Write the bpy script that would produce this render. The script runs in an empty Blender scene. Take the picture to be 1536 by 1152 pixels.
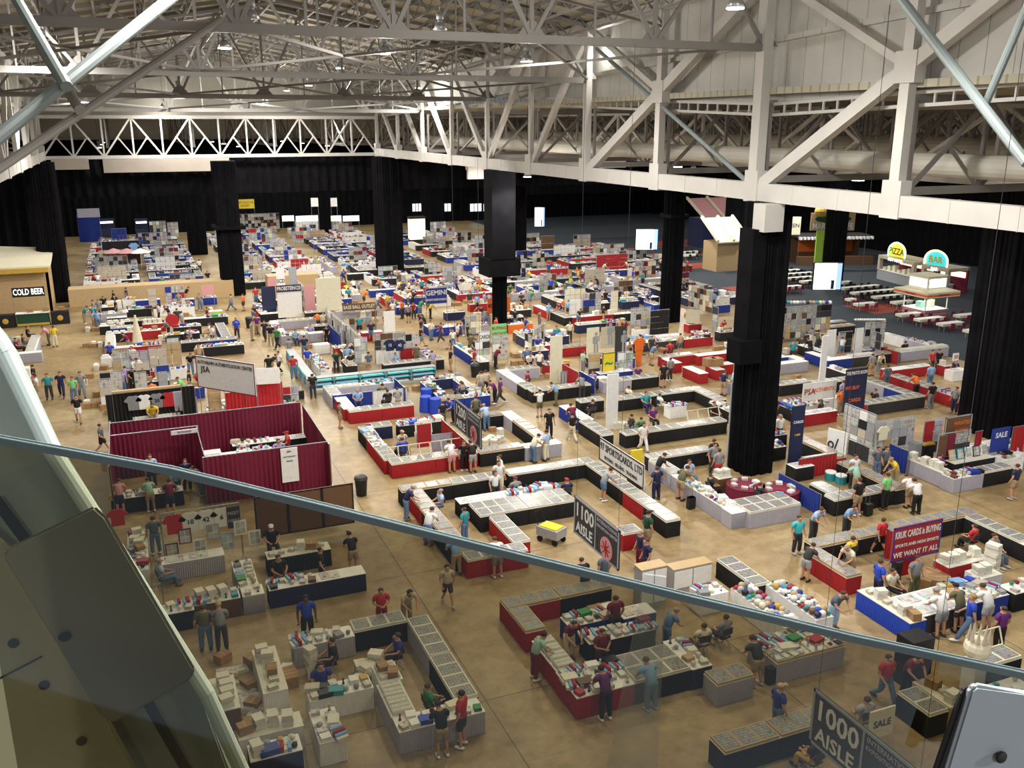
import bpy, bmesh, math, random
from mathutils import Vector, Matrix
sc = bpy.context.scene
COL = sc.collection
rnd = random.Random(7)
PI = math.pi
# ---------------------------------------------------------------- camera
F_, H_, YH, XV = 1380.0, 17.5, 187.0, 172.0
TILT = math.atan((576 - YH) / F_)
YAW = math.atan((768 - XV) / (F_ / math.cos(TILT)))
Fh = Vector((math.sin(YAW), math.cos(YAW), 0))
RT = Vector((math.cos(YAW), -math.sin(YAW), 0))
FW = Fh * math.cos(TILT) - Vector((0, 0, math.sin(TILT)))
UP = Fh * math.sin(TILT) + Vector((0, 0, math.cos(TILT)))
EYE = Vector((0, 0, H_))
cam = bpy.data.cameras.new('camera')
cam.sensor_width = 36
cam.lens = F_ / 1536 * 36
cam.clip_start = 0.05
cam.clip_end = 600
camo = bpy.data.objects.new('camera', cam)
COL.objects.link(camo)
camo.matrix_world = Matrix.Translation(EYE) @ Matrix((RT, UP, -FW)).transposed().to_4x4()
sc.camera = camo
# ---------------------------------------------------------------- exposure, world
sc.view_settings.view_transform = 'Standard'
sc.view_settings.look = 'None'
sc.view_settings.gamma = 1
sc.view_settings.use_curve_mapping = False
sc.view_settings.exposure = 0.0
w = bpy.data.worlds.new('world')
sc.world = w
w.use_nodes = True
w.node_tree.nodes['Background'].inputs[0].default_value = (0.8, 0.9, 1.0, 1)
w.node_tree.nodes['Background'].inputs[1].default_value = 0.45
cy = sc.cycles
cy.max_bounces = 6
cy.diffuse_bounces = 3
cy.glossy_bounces = 3
cy.transparent_max_bounces = 12
cy.sample_clamp_indirect = 4
cy.caustics_reflective = False
cy.caustics_refractive = False
LAMP_W = 3900.0
# hanging high bay lamps: pixel position and distance along the view axis; the light itself is in build_lamps
# ---------------------------------------------------------------- pixel <-> world
def ray(x, y):
    return FW * F_ + RT * (x - 768) - UP * (y - 576)
def at(x, y, z=0.0):
    d = ray(x, y)
    return EYE + d * ((z - H_) / d.z)
def atX(x, y, X):
    d = ray(x, y)
    return EYE + d * (X / d.x)
def atY(x, y, Y):
    d = ray(x, y)
    return EYE + d * (Y / d.y)
def dep(x, y, d):
    return EYE + ray(x, y) * (d / F_)
def proj(p):
    v = Vector(p) - EYE
    z = v.dot(FW)
    if z < 0.05: return (-9999, -9999, z)
    return (768 + F_ * v.dot(RT) / z, 576 - F_ * v.dot(UP) / z, z)
def inview(p, m=60):
    x, y, z = proj(p)
    return z > 0 and -m < x < 1536 + m and -m < y < 1152 + m
VO = [0, 0, 1]
def V(ox, oy, s):
    VO[:] = [ox, oy, s]
def c(x, y):
    return VO[0] + x / VO[2], VO[1] + y / VO[2]
# ---------------------------------------------------------------- materials
PAL = dict(red=(.36,.012,.018), blue=(.012,.035,.27), navy=(.012,.018,.07), black=(.007,.007,.009), grey=(.40,.39,.47),
    white=(.80,.80,.80), maroon=(.16,.006,.032), charcoal=(.035,.036,.04), yellow=(.75,.58,.03), green=(.02,.22,.06),
    darkgreen=(.008,.06,.03), teal=(.02,.28,.34), turquoise=(.05,.55,.62), skyblue=(.22,.42,.72), lightblue=(.38,.52,.75),
    orange=(.75,.16,.02), pink=(.62,.30,.32), purple=(.13,.02,.17), lilac=(.30,.27,.48), khaki=(.36,.27,.16), tan=(.48,.34,.18),
    brown=(.13,.065,.03), beige=(.52,.46,.36), cream=(.72,.68,.52), olive=(.12,.12,.06), silver=(.35,.37,.40), denim=(.10,.18,.32),
    slate=(.09,.12,.16), lime=(.40,.65,.08), grayshirt=(.23,.24,.26), skin=(.52,.28,.18), darkskin=(.14,.065,.04), wood=(.42,.26,.10),
    mint=(.35,.60,.50), gold=(.55,.36,.06), crimson=(.50,.02,.03), royal=(.015,.06,.50), lightgreen=(.20,.62,.22), boxwhite=(.70,.68,.60),
    steel=(.30,.31,.33), hairbrown=(.06,.03,.015), hairblack=(.012,.01,.01), hairgrey=(.30,.28,.26), blond=(.35,.22,.08), cardboard=(.34,.20,.09))
WORD = dict(grayshirt='grey', skyblue='sky blue', lightblue='light blue', darkgreen='dark green', boxwhite='off-white', hairbrown='brown',
    grey='light grey', lightgreen='light green', silver='silver grey', royal='royal blue', gold='golden')
MC = {}
def nt(m):
    m.use_nodes = True
    return m.node_tree, m.node_tree.nodes['Principled BSDF']
def M(n, rough=.75, metal=0.0):
    k = (n, rough, metal)
    if k in MC: return MC[k]
    m = bpy.data.materials.new(n)
    t, b = nt(m)
    r, g, bl = PAL[n]
    tc = t.nodes.new('ShaderNodeTexCoord'); no = t.nodes.new('ShaderNodeTexNoise'); no.inputs['Scale'].default_value = 6
    mx = t.nodes.new('ShaderNodeMix'); mx.data_type = 'RGBA'
    mx.inputs[6].default_value = (r * .86, g * .86, bl * .86, 1); mx.inputs[7].default_value = (min(1, r * 1.14), min(1, g * 1.14), min(1, bl * 1.14), 1)
    t.links.new(tc.outputs['Object'], no.inputs['Vector']); t.links.new(no.outputs[0], mx.inputs[0]); t.links.new(mx.outputs[2], b.inputs['Base Color'])
    b.inputs['Roughness'].default_value = rough; b.inputs['Metallic'].default_value = metal
    MC[k] = m
    return m
def emis(n, col, s):
    k = ('e', n)
    if k in MC: return MC[k]
    m = bpy.data.materials.new(n); t, b = nt(m)
    b.inputs['Base Color'].default_value = (*col, 1); b.inputs['Emission Color'].default_value = (*col, 1); b.inputs['Emission Strength'].default_value = s
    MC[k] = m
    return m
def N(t, kind, **kw):
    n = t.nodes.new(kind)
    for a, v in kw.items(): setattr(n, a, v)
    return n
def math_(t, op, a, b=None):
    n = N(t, 'ShaderNodeMath', operation=op)
    for i, v in enumerate((a, b)):
        if v is None: continue
        if isinstance(v, (int, float)): n.inputs[i].default_value = v
        else: t.links.new(v, n.inputs[i])
    return n.outputs[0]
def mixc(t, f, a, b, mode='MIX'):
    n = N(t, 'ShaderNodeMix', data_type='RGBA', blend_type=mode)
    for i, v in ((0, f), (6, a), (7, b)):
        if isinstance(v, (int, float)): n.inputs[i].default_value = v
        elif isinstance(v, tuple): n.inputs[i].default_value = (*v, 1) if len(v) == 3 else v
        else: t.links.new(v, n.inputs[i])
    return n.outputs[2]
def cells_mat(name, cw, ch, gap, base, sat, bright, rough=.35, plane='XY'):
    """rows of small printed things: one random colour per cell, light gaps between"""
    m = bpy.data.materials.new(name); t, b = nt(m)
    tc = N(t, 'ShaderNodeTexCoord'); oi = N(t, 'ShaderNodeObjectInfo'); sp = N(t, 'ShaderNodeSeparateXYZ')
    t.links.new(tc.outputs['Object'], sp.inputs[0])
    ax = {'XY': (0, 1), 'XZ': (0, 2)}[plane]
    u = math_(t, 'DIVIDE', sp.outputs[ax[0]], cw); v = math_(t, 'DIVIDE', sp.outputs[ax[1]], ch)
    fu = math_(t, 'FLOOR', u); fv = math_(t, 'FLOOR', v)
    cb = N(t, 'ShaderNodeCombineXYZ'); t.links.new(fu, cb.inputs[0]); t.links.new(fv, cb.inputs[1])
    t.links.new(math_(t, 'MULTIPLY', oi.outputs['Random'], 97.0), cb.inputs[2])
    wn = N(t, 'ShaderNodeTexWhiteNoise', noise_dimensions='3D'); t.links.new(cb.outputs[0], wn.inputs[0])
    hs = N(t, 'ShaderNodeHueSaturation'); hs.inputs['Saturation'].default_value = sat; hs.inputs['Value'].default_value = bright
    t.links.new(wn.outputs['Color'], hs.inputs['Color'])
    no = N(t, 'ShaderNodeTexNoise'); no.inputs['Scale'].default_value = 1.6 / min(cw, ch); t.links.new(tc.outputs['Object'], no.inputs[0])
    colr = mixc(t, .35, hs.outputs[0], no.outputs[0])
    gu = math_(t, 'LESS_THAN', math_(t, 'FRACT', u), gap); gv = math_(t, 'LESS_THAN', math_(t, 'FRACT', v), gap)
    g = math_(t, 'MAXIMUM', gu, gv)
    t.links.new(mixc(t, g, colr, base), b.inputs['Base Color'])
    b.inputs['Roughness'].default_value = rough
    return m
CARDS = cells_mat('trading_card_rows', .066, .095, .14, (.09,.09,.085), .6, .34, .25)
BOXCARDS = cells_mat('filed_cards', .18, .012, .25, (.6,.58,.5), .35, .75, .6)
PAPERS = cells_mat('printed_sheets', .16, .22, .08, (.75,.75,.72), .45, .8, .5)
PHOTOS = cells_mat('photo_rows', .2, .25, .14, (.62,.60,.56), .30, .55, .4, 'XZ')
JERS = cells_mat('fabric_rows', .17, .6, .06, (.2,.2,.2), .55, .7, .8, 'XZ')
SHELF = cells_mat('shelf_goods', .11, .16, .12, (.12,.10,.09), .55, .62, .6, 'XZ')
def floor_mat():
    m = bpy.data.materials.new('sealed_concrete'); t, b = nt(m)
    tc = N(t, 'ShaderNodeTexCoord'); sp = N(t, 'ShaderNodeSeparateXYZ'); t.links.new(tc.outputs['Object'], sp.inputs[0])
    n1 = N(t, 'ShaderNodeTexNoise'); n1.inputs['Scale'].default_value = .22; n1.inputs['Detail'].default_value = 6; t.links.new(tc.outputs['Object'], n1.inputs[0])
    n2 = N(t, 'ShaderNodeTexNoise'); n2.inputs['Scale'].default_value = 1.7; n2.inputs['Detail'].default_value = 8; n2.inputs['Roughness'].default_value = .7; t.links.new(tc.outputs['Object'], n2.inputs[0])
    r1 = N(t, 'ShaderNodeValToRGB'); r1.color_ramp.elements[0].position = .35; r1.color_ramp.elements[1].position = .68
    r1.color_ramp.elements[0].color = (.285,.205,.105,1); r1.color_ramp.elements[1].color = (.47,.365,.205,1); t.links.new(n1.outputs[0], r1.inputs[0])
    r2 = N(t, 'ShaderNodeValToRGB'); r2.color_ramp.elements[0].position = .3; r2.color_ramp.elements[1].position = .75
    r2.color_ramp.elements[0].color = (.62,.58,.5,1); r2.color_ramp.elements[1].color = (1.1,1.08,1.05,1); t.links.new(n2.outputs[0], r2.inputs[0])
    col = mixc(t, 1.0, r1.outputs[0], r2.outputs[0], 'MULTIPLY')
    lines = None
    for ax, off in ((0, 1.1), (1, 4.6)):
        f = math_(t, 'FRACT', math_(t, 'DIVIDE', math_(t, 'ADD', sp.outputs[ax], off + 900), 9.1))
        l = math_(t, 'LESS_THAN', f, .006)
        f2 = math_(t, 'FRACT', math_(t, 'DIVIDE', math_(t, 'ADD', sp.outputs[ax], off + 900), 3.033))
        l2 = math_(t, 'MULTIPLY', math_(t, 'LESS_THAN', f2, .009), .35)
        l = math_(t, 'MAXIMUM', l, l2)
        lines = l if lines is None else math_(t, 'MAXIMUM', lines, l)
    col = mixc(t, math_(t, 'MULTIPLY', lines, .65), col, (.06,.05,.04))
    t.links.new(col, b.inputs['Base Color'])
    b.inputs['Roughness'].default_value = .42
    b.inputs['Specular IOR Level'].default_value = .35
    return m
def steel_paint(name, col, rough=.55):
    m = bpy.data.materials.new(name); t, b = nt(m)
    tc = N(t, 'ShaderNodeTexCoord'); n1 = N(t, 'ShaderNodeTexNoise'); n1.inputs['Scale'].default_value = .8; n1.inputs['Detail'].default_value = 5
    t.links.new(tc.outputs['Object'], n1.inputs[0])
    t.links.new(mixc(t, n1.outputs[0], tuple(x * .82 for x in col), tuple(min(1, x * 1.1) for x in col)), b.inputs['Base Color'])
    b.inputs['Roughness'].default_value = rough
    return m
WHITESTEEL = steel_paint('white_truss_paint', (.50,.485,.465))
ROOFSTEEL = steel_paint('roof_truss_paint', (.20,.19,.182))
def deck_mat():
    m = bpy.data.materials.new('ribbed_roof_deck'); t, b = nt(m)
    tc = N(t, 'ShaderNodeTexCoord'); sp = N(t, 'ShaderNodeSeparateXYZ'); t.links.new(tc.outputs['Object'], sp.inputs[0])
    f = math_(t, 'FRACT', math_(t, 'DIVIDE', math_(t, 'ADD', sp.outputs[1], 900), .6))
    l = math_(t, 'LESS_THAN', f, .18)
    n1 = N(t, 'ShaderNodeTexNoise'); n1.inputs['Scale'].default_value = .3; t.links.new(tc.outputs['Object'], n1.inputs[0])
    base = mixc(t, n1.outputs[0], (.36,.335,.26), (.46,.43,.35))
    t.links.new(mixc(t, math_(t, 'MULTIPLY', l, .5), base, (.12,.11,.09)), b.inputs['Base Color'])
    b.inputs['Roughness'].default_value = .8
    return m
DECK = deck_mat()
def siding_mat():
    m = bpy.data.materials.new('pale_wall_panels'); t, b = nt(m)
    tc = N(t, 'ShaderNodeTexCoord'); sp = N(t, 'ShaderNodeSeparateXYZ'); t.links.new(tc.outputs['Object'], sp.inputs[0])
    f = math_(t, 'FRACT', math_(t, 'DIVIDE', math_(t, 'ADD', sp.outputs[1], 900), 1.25))
    l = math_(t, 'LESS_THAN', f, .03)
    n1 = N(t, 'ShaderNodeTexNoise'); n1.inputs['Scale'].default_value = .7; n1.inputs['Detail'].default_value = 8; t.links.new(tc.outputs['Object'], n1.inputs[0])
    base = mixc(t, n1.outputs[0], (.40,.39,.37), (.58,.57,.54))
    t.links.new(mixc(t, math_(t, 'MULTIPLY', l, .7), base, (.12,.11,.10)), b.inputs['Base Color'])
    b.inputs['Roughness'].default_value = .7
    return m
SIDING = siding_mat()
def drape_black():
    m = bpy.data.materials.new('black_drape'); t, b = nt(m)
    tc = N(t, 'ShaderNodeTexCoord'); n1 = N(t, 'ShaderNodeTexNoise'); n1.inputs['Scale'].default_value = 1.2
    t.links.new(tc.outputs['Object'], n1.inputs[0])
    t.links.new(mixc(t, n1.outputs[0], (.003,.003,.004), (.009,.009,.011)), b.inputs['Base Color'])
    b.inputs['Roughness'].default_value = .9; b.inputs['Specular IOR Level'].default_value = .05
    return m
BLACKDRAPE = drape_black()
# ---------------------------------------------------------------- mesh helpers
def mesh_of(bm, name, mats, smooth=False):
    me = bpy.data.meshes.new(name)
    bm.normal_update()
    bm.to_mesh(me); bm.free()
    for m in mats: me.materials.append(m)
    if smooth:
        for p in me.polygons: p.use_smooth = True
    return me
def box(bm, cx, cy, cz, sx, sy, sz, mi=0, rot=None):
    """box by centre of base (cx,cy,cz) and size"""
    r = bmesh.ops.create_cube(bm, size=1)
    mat = Matrix.Translation((cx, cy, cz + sz / 2)) @ (rot or Matrix()) @ Matrix.Diagonal((sx, sy, sz, 1))
    bmesh.ops.transform(bm, matrix=mat, verts=r['verts'])
    for v in r['verts']:
        for f in v.link_faces: f.material_index = mi
def bar(bm, p, q, w, h=None, mi=0):
    p, q = Vector(p), Vector(q); d = q - p
    if d.length < 1e-4: return
    h = h or w
    r = bmesh.ops.create_cube(bm, size=1)
    z = d.normalized(); up = Vector((0, 0, 1)) if abs(z.z) < .95 else Vector((0, 1, 0))
    x = up.cross(z).normalized(); y = z.cross(x)
    R = Matrix((x, y, z)).transposed().to_4x4()
    bmesh.ops.transform(bm, matrix=Matrix.Translation((p + q) / 2) @ R @ Matrix.Diagonal((w, h, d.length, 1)), verts=r['verts'])
    for v in r['verts']:
        for f in v.link_faces: f.material_index = mi
def tube(bm, pts, r, n=8, mi=0):
    for a, b_ in zip(pts, pts[1:]):
        a, b_ = Vector(a), Vector(b_); d = b_ - a
        res = bmesh.ops.create_cone(bm, cap_ends=True, segments=n, radius1=r, radius2=r, depth=d.length)
        bmesh.ops.transform(bm, matrix=Matrix.Translation((a + b_) / 2) @ d.to_track_quat('Z', 'Y').to_matrix().to_4x4(), verts=res['verts'])
        for v in res['verts']:
            for f in v.link_faces: f.material_index = mi
def ball(bm, x, y, z, rx, ry=None, rz=None, mi=0, u=12, v=8):
    res = bmesh.ops.create_uvsphere(bm, u_segments=u, v_segments=v, radius=1)
    bmesh.ops.transform(bm, matrix=Matrix.Translation((x, y, z)) @ Matrix.Diagonal((rx, ry or rx, rz or rx, 1)), verts=res['verts'])
    for q in res['verts']:
        for f in q.link_faces: f.material_index = mi
def cone(bm, x, y, z, r1, r2, h, n=16, mi=0):
    res = bmesh.ops.create_cone(bm, cap_ends=True, segments=n, radius1=r1, radius2=r2, depth=h)
    bmesh.ops.transform(bm, matrix=Matrix.Translation((x, y, z + h / 2)), verts=res['verts'])
    for q in res['verts']:
        for f in q.link_faces: f.material_index = mi
def prism(bm, pts, dvec, mi=0):
    """polygon pts extruded by dvec"""
    a = [bm.verts.new(p) for p in pts]; b_ = [bm.verts.new(Vector(p) + Vector(dvec)) for p in pts]
    n = len(pts); fs = [bm.faces.new(a), bm.faces.new(b_[::-1])]
    for i in range(n): fs.append(bm.faces.new((a[i], b_[i], b_[(i + 1) % n], a[(i + 1) % n])))
    for f in fs: f.material_index = mi
def build(*parts):
    """list of ('box', args...) -> bmesh"""
    bm = bmesh.new()
    for p in parts: globals()[p[0]](bm, *p[1:])
    return bm
LAB = []
def put(name, data, loc=(0, 0, 0), rz=0, parent=None, label=None, cat=None, group=None, kind=None, mats=None, scale=None):
    o = bpy.data.objects.new(name, data)
    COL.objects.link(o)
    o.location = loc; o.rotation_euler = (0, 0, rz)
    if scale: o.scale = scale
    if parent is not None: o.parent = parent
    if label: o['label'] = label
    if cat: o['category'] = cat
    if group: o['group'] = group
    if kind: o['kind'] = kind
    if mats:
        for i, m in enumerate(mats):
            if m is None: continue
            o.material_slots[i].link = 'OBJECT'; o.material_slots[i].material = m
    if label and parent is None: LAB.append(o)
    return o
def solo(name, bm, mats, label, cat, loc=(0, 0, 0), rz=0, group=None, smooth=False, kind=None):
    return put(name, mesh_of(bm, name, mats, smooth), loc, rz, None, label, cat, group, kind)
def part(name, bm, mats, parent, label=None, smooth=False, loc=(0, 0, 0)):
    return put(name, mesh_of(bm, name, mats, smooth), loc, 0, parent, label)
def text_mesh(s, size, mat, align='CENTER', ext=.004, bold=True):
    cu = bpy.data.curves.new('lettering', 'FONT')
    cu.body = s; cu.size = size; cu.align_x = align; cu.align_y = 'CENTER'; cu.extrude = ext; cu.resolution_u = 2
    if bold: cu.offset = size * .018
    k = (s, round(size, 3), mat.name, align)
    if k in TXT: bpy.data.curves.remove(cu); return TXT[k]
    o = bpy.data.objects.new('t', cu); COL.objects.link(o)
    dg = bpy.context.evaluated_depsgraph_get(); me = bpy.data.meshes.new_from_object(o.evaluated_get(dg)); me.name = 'lettering'
    bpy.data.objects.remove(o); bpy.data.curves.remove(cu)
    me.materials.clear(); me.materials.append(mat); TXT[k] = me
    return me
TXT = {}
# ================================================================ structure
def st(name, bm, mat, **k):
    o = put(name, mesh_of(bm, name, mat if isinstance(mat, list) else [mat]), **k); o['kind'] = 'structure'; return o
XL, XR = -7.4, 28.8
PY = [38.1 + 9.15 * k for k in range(-4, 9)]
YE = PY[-1]
bm = bmesh.new(); box(bm, 35, 80, -.3, 150, 190, .3); st('floor', bm, floor_mat())
def carpet(name, pts, colr, z=.012):
    m = bpy.data.materials.new(name + '_pile'); t, b = nt(m)
    n1 = N(t, 'ShaderNodeTexNoise'); n1.inputs['Scale'].default_value = 3
    tc = N(t, 'ShaderNodeTexCoord'); t.links.new(tc.outputs['Object'], n1.inputs[0])
    t.links.new(mixc(t, n1.outputs[0], tuple(x * .8 for x in colr), tuple(x * 1.25 for x in colr)), b.inputs['Base Color']); b.inputs['Roughness'].default_value = .95
    bm = bmesh.new(); prism(bm, [(x, y, 0) for x, y in pts], (0, 0, z)); return st(name, bm, m)
carpet('floor_carpet', [(58.5, 22), (108, 22), (108, 166), (60, 166), (60, 128), (58.5, 90)], (.028, .038, .052), .012)
for i, (x, y, a, b_) in enumerate([(77, 122, 9, 5), (70, 110, 9, 4), (66, 100, 7, 4), (68, 69, 5, 4.5), (63, 83, 5, 4), (73, 118, 14, 1.2)]):
    carpet('floor_carpet_patch', [(x - a / 2, y - b_ / 2), (x + a / 2, y - b_ / 2), (x + a / 2, y + b_ / 2), (x - a / 2, y + b_ / 2)], (.30, .055, .035), .02)
# roof of the tall nave
def rz(x, y):
    return 24.6 - .04 * (y - 38) + 3.2 * (1 - abs(x - 10.7) / 18.1)
bm = bmesh.new()
for x0, x1 in ((XL - .5, 10.7), (10.7, XR + 1.2)):
    y0, y1 = -12, YE + 1
    prism(bm, [(x0, y0, rz(x0, y0)), (x1, y0, rz(x1, y0)), (x1, y1, rz(x1, y1)), (x0, y1, rz(x0, y1))], (0, 0, .3))
st('ceiling', bm, DECK)
bm = bmesh.new(); box(bm, 69, 72, 18.9, 80, 190, .3); st('ceiling_side_bay', bm, DECK)
bm = bmesh.new(); box(bm, 10.6, (YE + 168) / 2, 18.9, 37.6, 168 - YE, .3); st('ceiling_far_bay', bm, DECK)
bm = bmesh.new(); box(bm, -24, 72, 18.9, 33, 190, .3); st('ceiling_left_bay', bm, DECK)
# upper wall panels and the ladder beam under them
bm = bmesh.new()
low = [(-6, 18.4), (23.7, 18.4), (38.1, 17.95), (56.4, 18.6), (74.7, 19.2), (YE, 19.0)]
for (a, za), (b_, zb) in zip(low, low[1:]):
    prism(bm, [(XR + .9, a, za + .55), (XR + .9, b_, zb + .55), (XR + .9, b_, rz(XR, b_) + .3), (XR + .9, a, rz(XR, a) + .3)], (.25, 0, 0))
for (a, za), (b_, zb) in zip(low, low[1:]):
    bar(bm, (XR + .8, a, 21.4 - .04 * (a - 38)), (XR + .8, b_, 21.4 - .04 * (b_ - 38)), .25, .25)
st('wall_upper_right', bm, SIDING)
bm = bmesh.new()
for (a, za), (b_, zb) in zip(low, low[1:]):
    for dz in (0, .5): bar(bm, (XR + .7, a, za + dz), (XR + .7, b_, zb + dz), .12, .14)
    n = int((b_ - a) / .9)
    for i in range(n):
        t = i / n; y = a + t * (b_ - a); z = za + t * (zb - za); bar(bm, (XR + .7, y, z), (XR + .7, y, z + .5), .08, .08)
    bar(bm, (XR + 1, a, za + .62), (XR + 1, b_, zb + .62), .3, .05)
st('trim_ladder_beam', bm, WHITESTEEL)
bm = bmesh.new(); prism(bm, [(XL - .7, -6, 18.6), (XL - .7, YE, 18.9), (XL - .7, YE, rz(XL, YE) + .3), (XL - .7, -6, rz(XL, -6) + .3)], (-.25, 0, 0)); st('wall_upper_left', bm, SIDING)
# long trusses along the nave
def long_truss(X, side):
    bm = bmesh.new()
    zb = 14.35
    bar(bm, (X, -6, zb), (X, YE, zb), .5, .85)
    def zt(y): return rz(XR, y) - .35
    bar(bm, (X, -6, zt(-6)), (X, YE, zt(YE)), .5, .5)
    for i, y in enumerate(PY):
        big = y < 60
        w_ = (.62 if abs(y - 38.1) < 1 else .5) if big else .38
        bar(bm, (X, y, zb), (X, y, zt(y)), w_ * .8, w_)
        box(bm, X, y, zb - .5, .58, 1.0, 1.5)
    d = []
    for a, b_ in ((56.4, 38.1), (38.1, 19.8), (19.8, 1.5)):
        d.append(((X, a, zb), (X, b_, zt(b_)), .55))
        mid = (X, (a + b_) / 2, (zb + zt(b_)) / 2); d.append((mid, (X, a, zt(a)), .34)); box(bm, X, mid[1], mid[2] - .6, .55, 1.1, 1.2)
    for a, b_ in ((65.55, 56.4), (74.7, 65.55)): d.append(((X, a, zb), (X, b_, zt(b_)), .42))
    for a in PY:
        if a >= 74 and a + 9 < YE + 1: d.append(((X, a, zb), (X, a + 9.15, zt(a + 9.15)), .42))
    for p, q, w_ in d: bar(bm, p, q, w_ * .8, w_)
    for y in range(-4, int(YE), 3):       # seams of the chord cladding
        bar(bm, (X, y, zb - .44), (X, y, zb + .44), .53, .04)
    return st('long_truss', bm, WHITESTEEL)
long_truss(XR, 1)
long_truss(XL, -1)
# cross trusses of the nave
def cross_truss(Y, zb):
    bm = bmesh.new()
    n = 6; dx = (XR - XL) / n
    bar(bm, (XL, Y, zb), (XR, Y, zb), .3, .34)
    for x0, x1 in ((XL, 10.7), (10.7, XR)): bar(bm, (x0, Y, rz(x0, Y) - .3), (x1, Y, rz(x1, Y) - .3), .28, .28)
    for i in range(n + 1):
        x = XL + i * dx
        zt = rz(x, Y) - .3
        bar(bm, (x, Y, zb), (x, Y, zt), .16, .16)
        if i < n:
            xm = x + dx / 2; zm = rz(xm, Y) - .3
            bar(bm, (x, Y, zb), (xm, Y, zm), .17, .17); bar(bm, (x + dx, Y, zb), (xm, Y, zm), .17, .17)
            bar(bm, (xm, Y, zb), (xm, Y, zm), .09, .09)
        prism(bm, [(x - .7, Y - .03, zb + .1), (x + .7, Y - .03, zb + .1), (x + .15, Y - .03, zb + .75), (x - .15, Y - .03, zb + .75)], (0, .06, 0))
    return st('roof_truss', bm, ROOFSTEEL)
for y in (19.8, 38.1, 56.4, 74.7, 93.0): cross_truss(y, 21.0 - .04 * (y - 38))
# secondary light trusses between them and joists under the deck
for y in (29, 47.2, 65.5, 83.8, 102.1):
    bm = bmesh.new(); n = 12; dx = (XR - XL) / n
    for x0, x1 in ((XL, 10.7), (10.7, XR)): bar(bm, (x0, y, rz(x0, y) - 1.5), (x1, y, rz(x1, y) - 1.5), .14, .14)
    for i in range(n):
        x = XL + i * dx
        bar(bm, (x, y, rz(x, y) - 1.5), (x + dx / 2, y, rz(x + dx / 2, y) - .1), .1, .1); bar(bm, (x + dx, y, rz(x + dx, y) - 1.5), (x + dx / 2, y, rz(x + dx / 2, y) - .1), .1, .1)
    st('roof_joist', bm, ROOFSTEEL)
for i in range(13):
    x = XL + 1.4 + i * 2.78
    bm = bmesh.new()
    for dz in (.15, 1.1): bar(bm, (x, 14, rz(x, 14) - dz), (x, YE, rz(x, YE) - dz), .12, .12)
    y = 14.0; k = 0
    while y < YE - 1.5:
        a, b_ = (.15, 1.1) if k % 2 else (1.1, .15)
        bar(bm, (x, y, rz(x, y) - a), (x, y + 1.52, rz(x, y + 1.52) - b_), .06, .06); y += 1.52; k += 1
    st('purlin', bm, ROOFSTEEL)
# rafters running down to the eaves
for y in [20 + 3.05 * k for k in range(31)]:
    bm = bmesh.new()
    for x0, x1 in ((XL, 10.7), (10.7, XR)): bar(bm, (x0, y, rz(x0, y) - .12), (x1, y, rz(x1, y) - .12), .1, .24)
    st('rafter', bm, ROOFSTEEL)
# bottom chord bracing in plan
bm = bmesh.new()
for i, y in enumerate((38.1, 56.4, 74.7)):
    z0, z1 = 21.1 - .04 * (y - 38), 21.1 - .04 * (y - 20)
    for x0, x1 in ((XL, 4.66), (4.66, 16.7), (16.7, XR)):
        bar(bm, (x0, y, z0), (x1, y + 18.3, z1), .13, .13); bar(bm, (x1, y, z0), (x0, y + 18.3, z1), .13, .13)
st('roof_bracing', bm, ROOFSTEEL)
# near bracing pipes seen at the top left and right, from truss to truss
PIPE = steel_paint('blue_grey_pipe_paint', (.19, .23, .24))
def pipe(a, b_, r, Ya, Yb, name='brace_pipe', mat=None):
    p = atY(*a, Ya); q = atY(*b_, Yb); bm = bmesh.new(); tube(bm, [p, q], r, 10)
    return st(name, bm, mat or PIPE)
pipe((-40, 236), (300, -38), .11, 16.5, 21)
pipe((8, -30), (100, 130), .10, 21, 17.7)
pipe((-30, 272), (330, 30), .14, 30, 38, mat=ROOFSTEEL)
pipe((60, 70), (120, 165), .16, 38, 32, mat=ROOFSTEEL)
pipe((1345, -10), (1540, 245), .16, 26, 20)
pipe((1480, 152), (1545, 0), .12, 22, 20)
pipe((895, 73), (1133, 283), .12, 55, 38.3)
# end truss across the nave and low trusses of the side bays
def low_truss(P, Q, n, zb=14.2, zt=18.0, w_=.2, name='low_truss', mat=ROOFSTEEL):
    P, Q = Vector((*P, 0)), Vector((*Q, 0)); bm = bmesh.new()
    for z in (zb, zt): bar(bm, P + Vector((0, 0, z)), Q + Vector((0, 0, z)), w_, w_ * 1.2)
    for i in range(n + 1):
        a = P.lerp(Q, i / n); bar(bm, (*a.xy, zb), (*a.xy, zt), w_ * .6, w_ * .6)
        if i < n:
            b_ = P.lerp(Q, (i + 1) / n); m_ = (a + b_) / 2; zm = (zb + zt) / 2
            if i % 2: a, b_ = b_, a
            bar(bm, (*a.xy, zb), (*b_.xy, zt), w_ * .6, w_ * .6); bar(bm, (*m_.xy, zm), (*b_.xy, zb), w_ * .45, w_ * .45)
    return st(name, bm, mat)
low_truss((XL, 111.6), (XR, 111.6), 12, 14.1, 18.3, .3, mat=WHITESTEEL)
for y in (19.8, 29, 38.1, 47.2, 56.4, 65.5, 74.7, 83.8, 93, 102, 111.3, 129.6, 148): low_truss((XR + .6, y), (100, y), 18, 14.9, 18.5, .26)
for x in (38, 47, 56, 65.5, 84): low_truss((x, 14), (x, 160), 24, 14.9, 18.4, .3, mat=WHITESTEEL if x == 38 else ROOFSTEEL)
for y in (30, 48, 66, 84, 102, 120): low_truss((-38, y), (XL - .6, y), 6, 14.9, 18.5, .26)
for x in (-1, 8, 17, 25): low_truss((x, 112), (x, 165), 8, 15.2, 18.5, .24)
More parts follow.
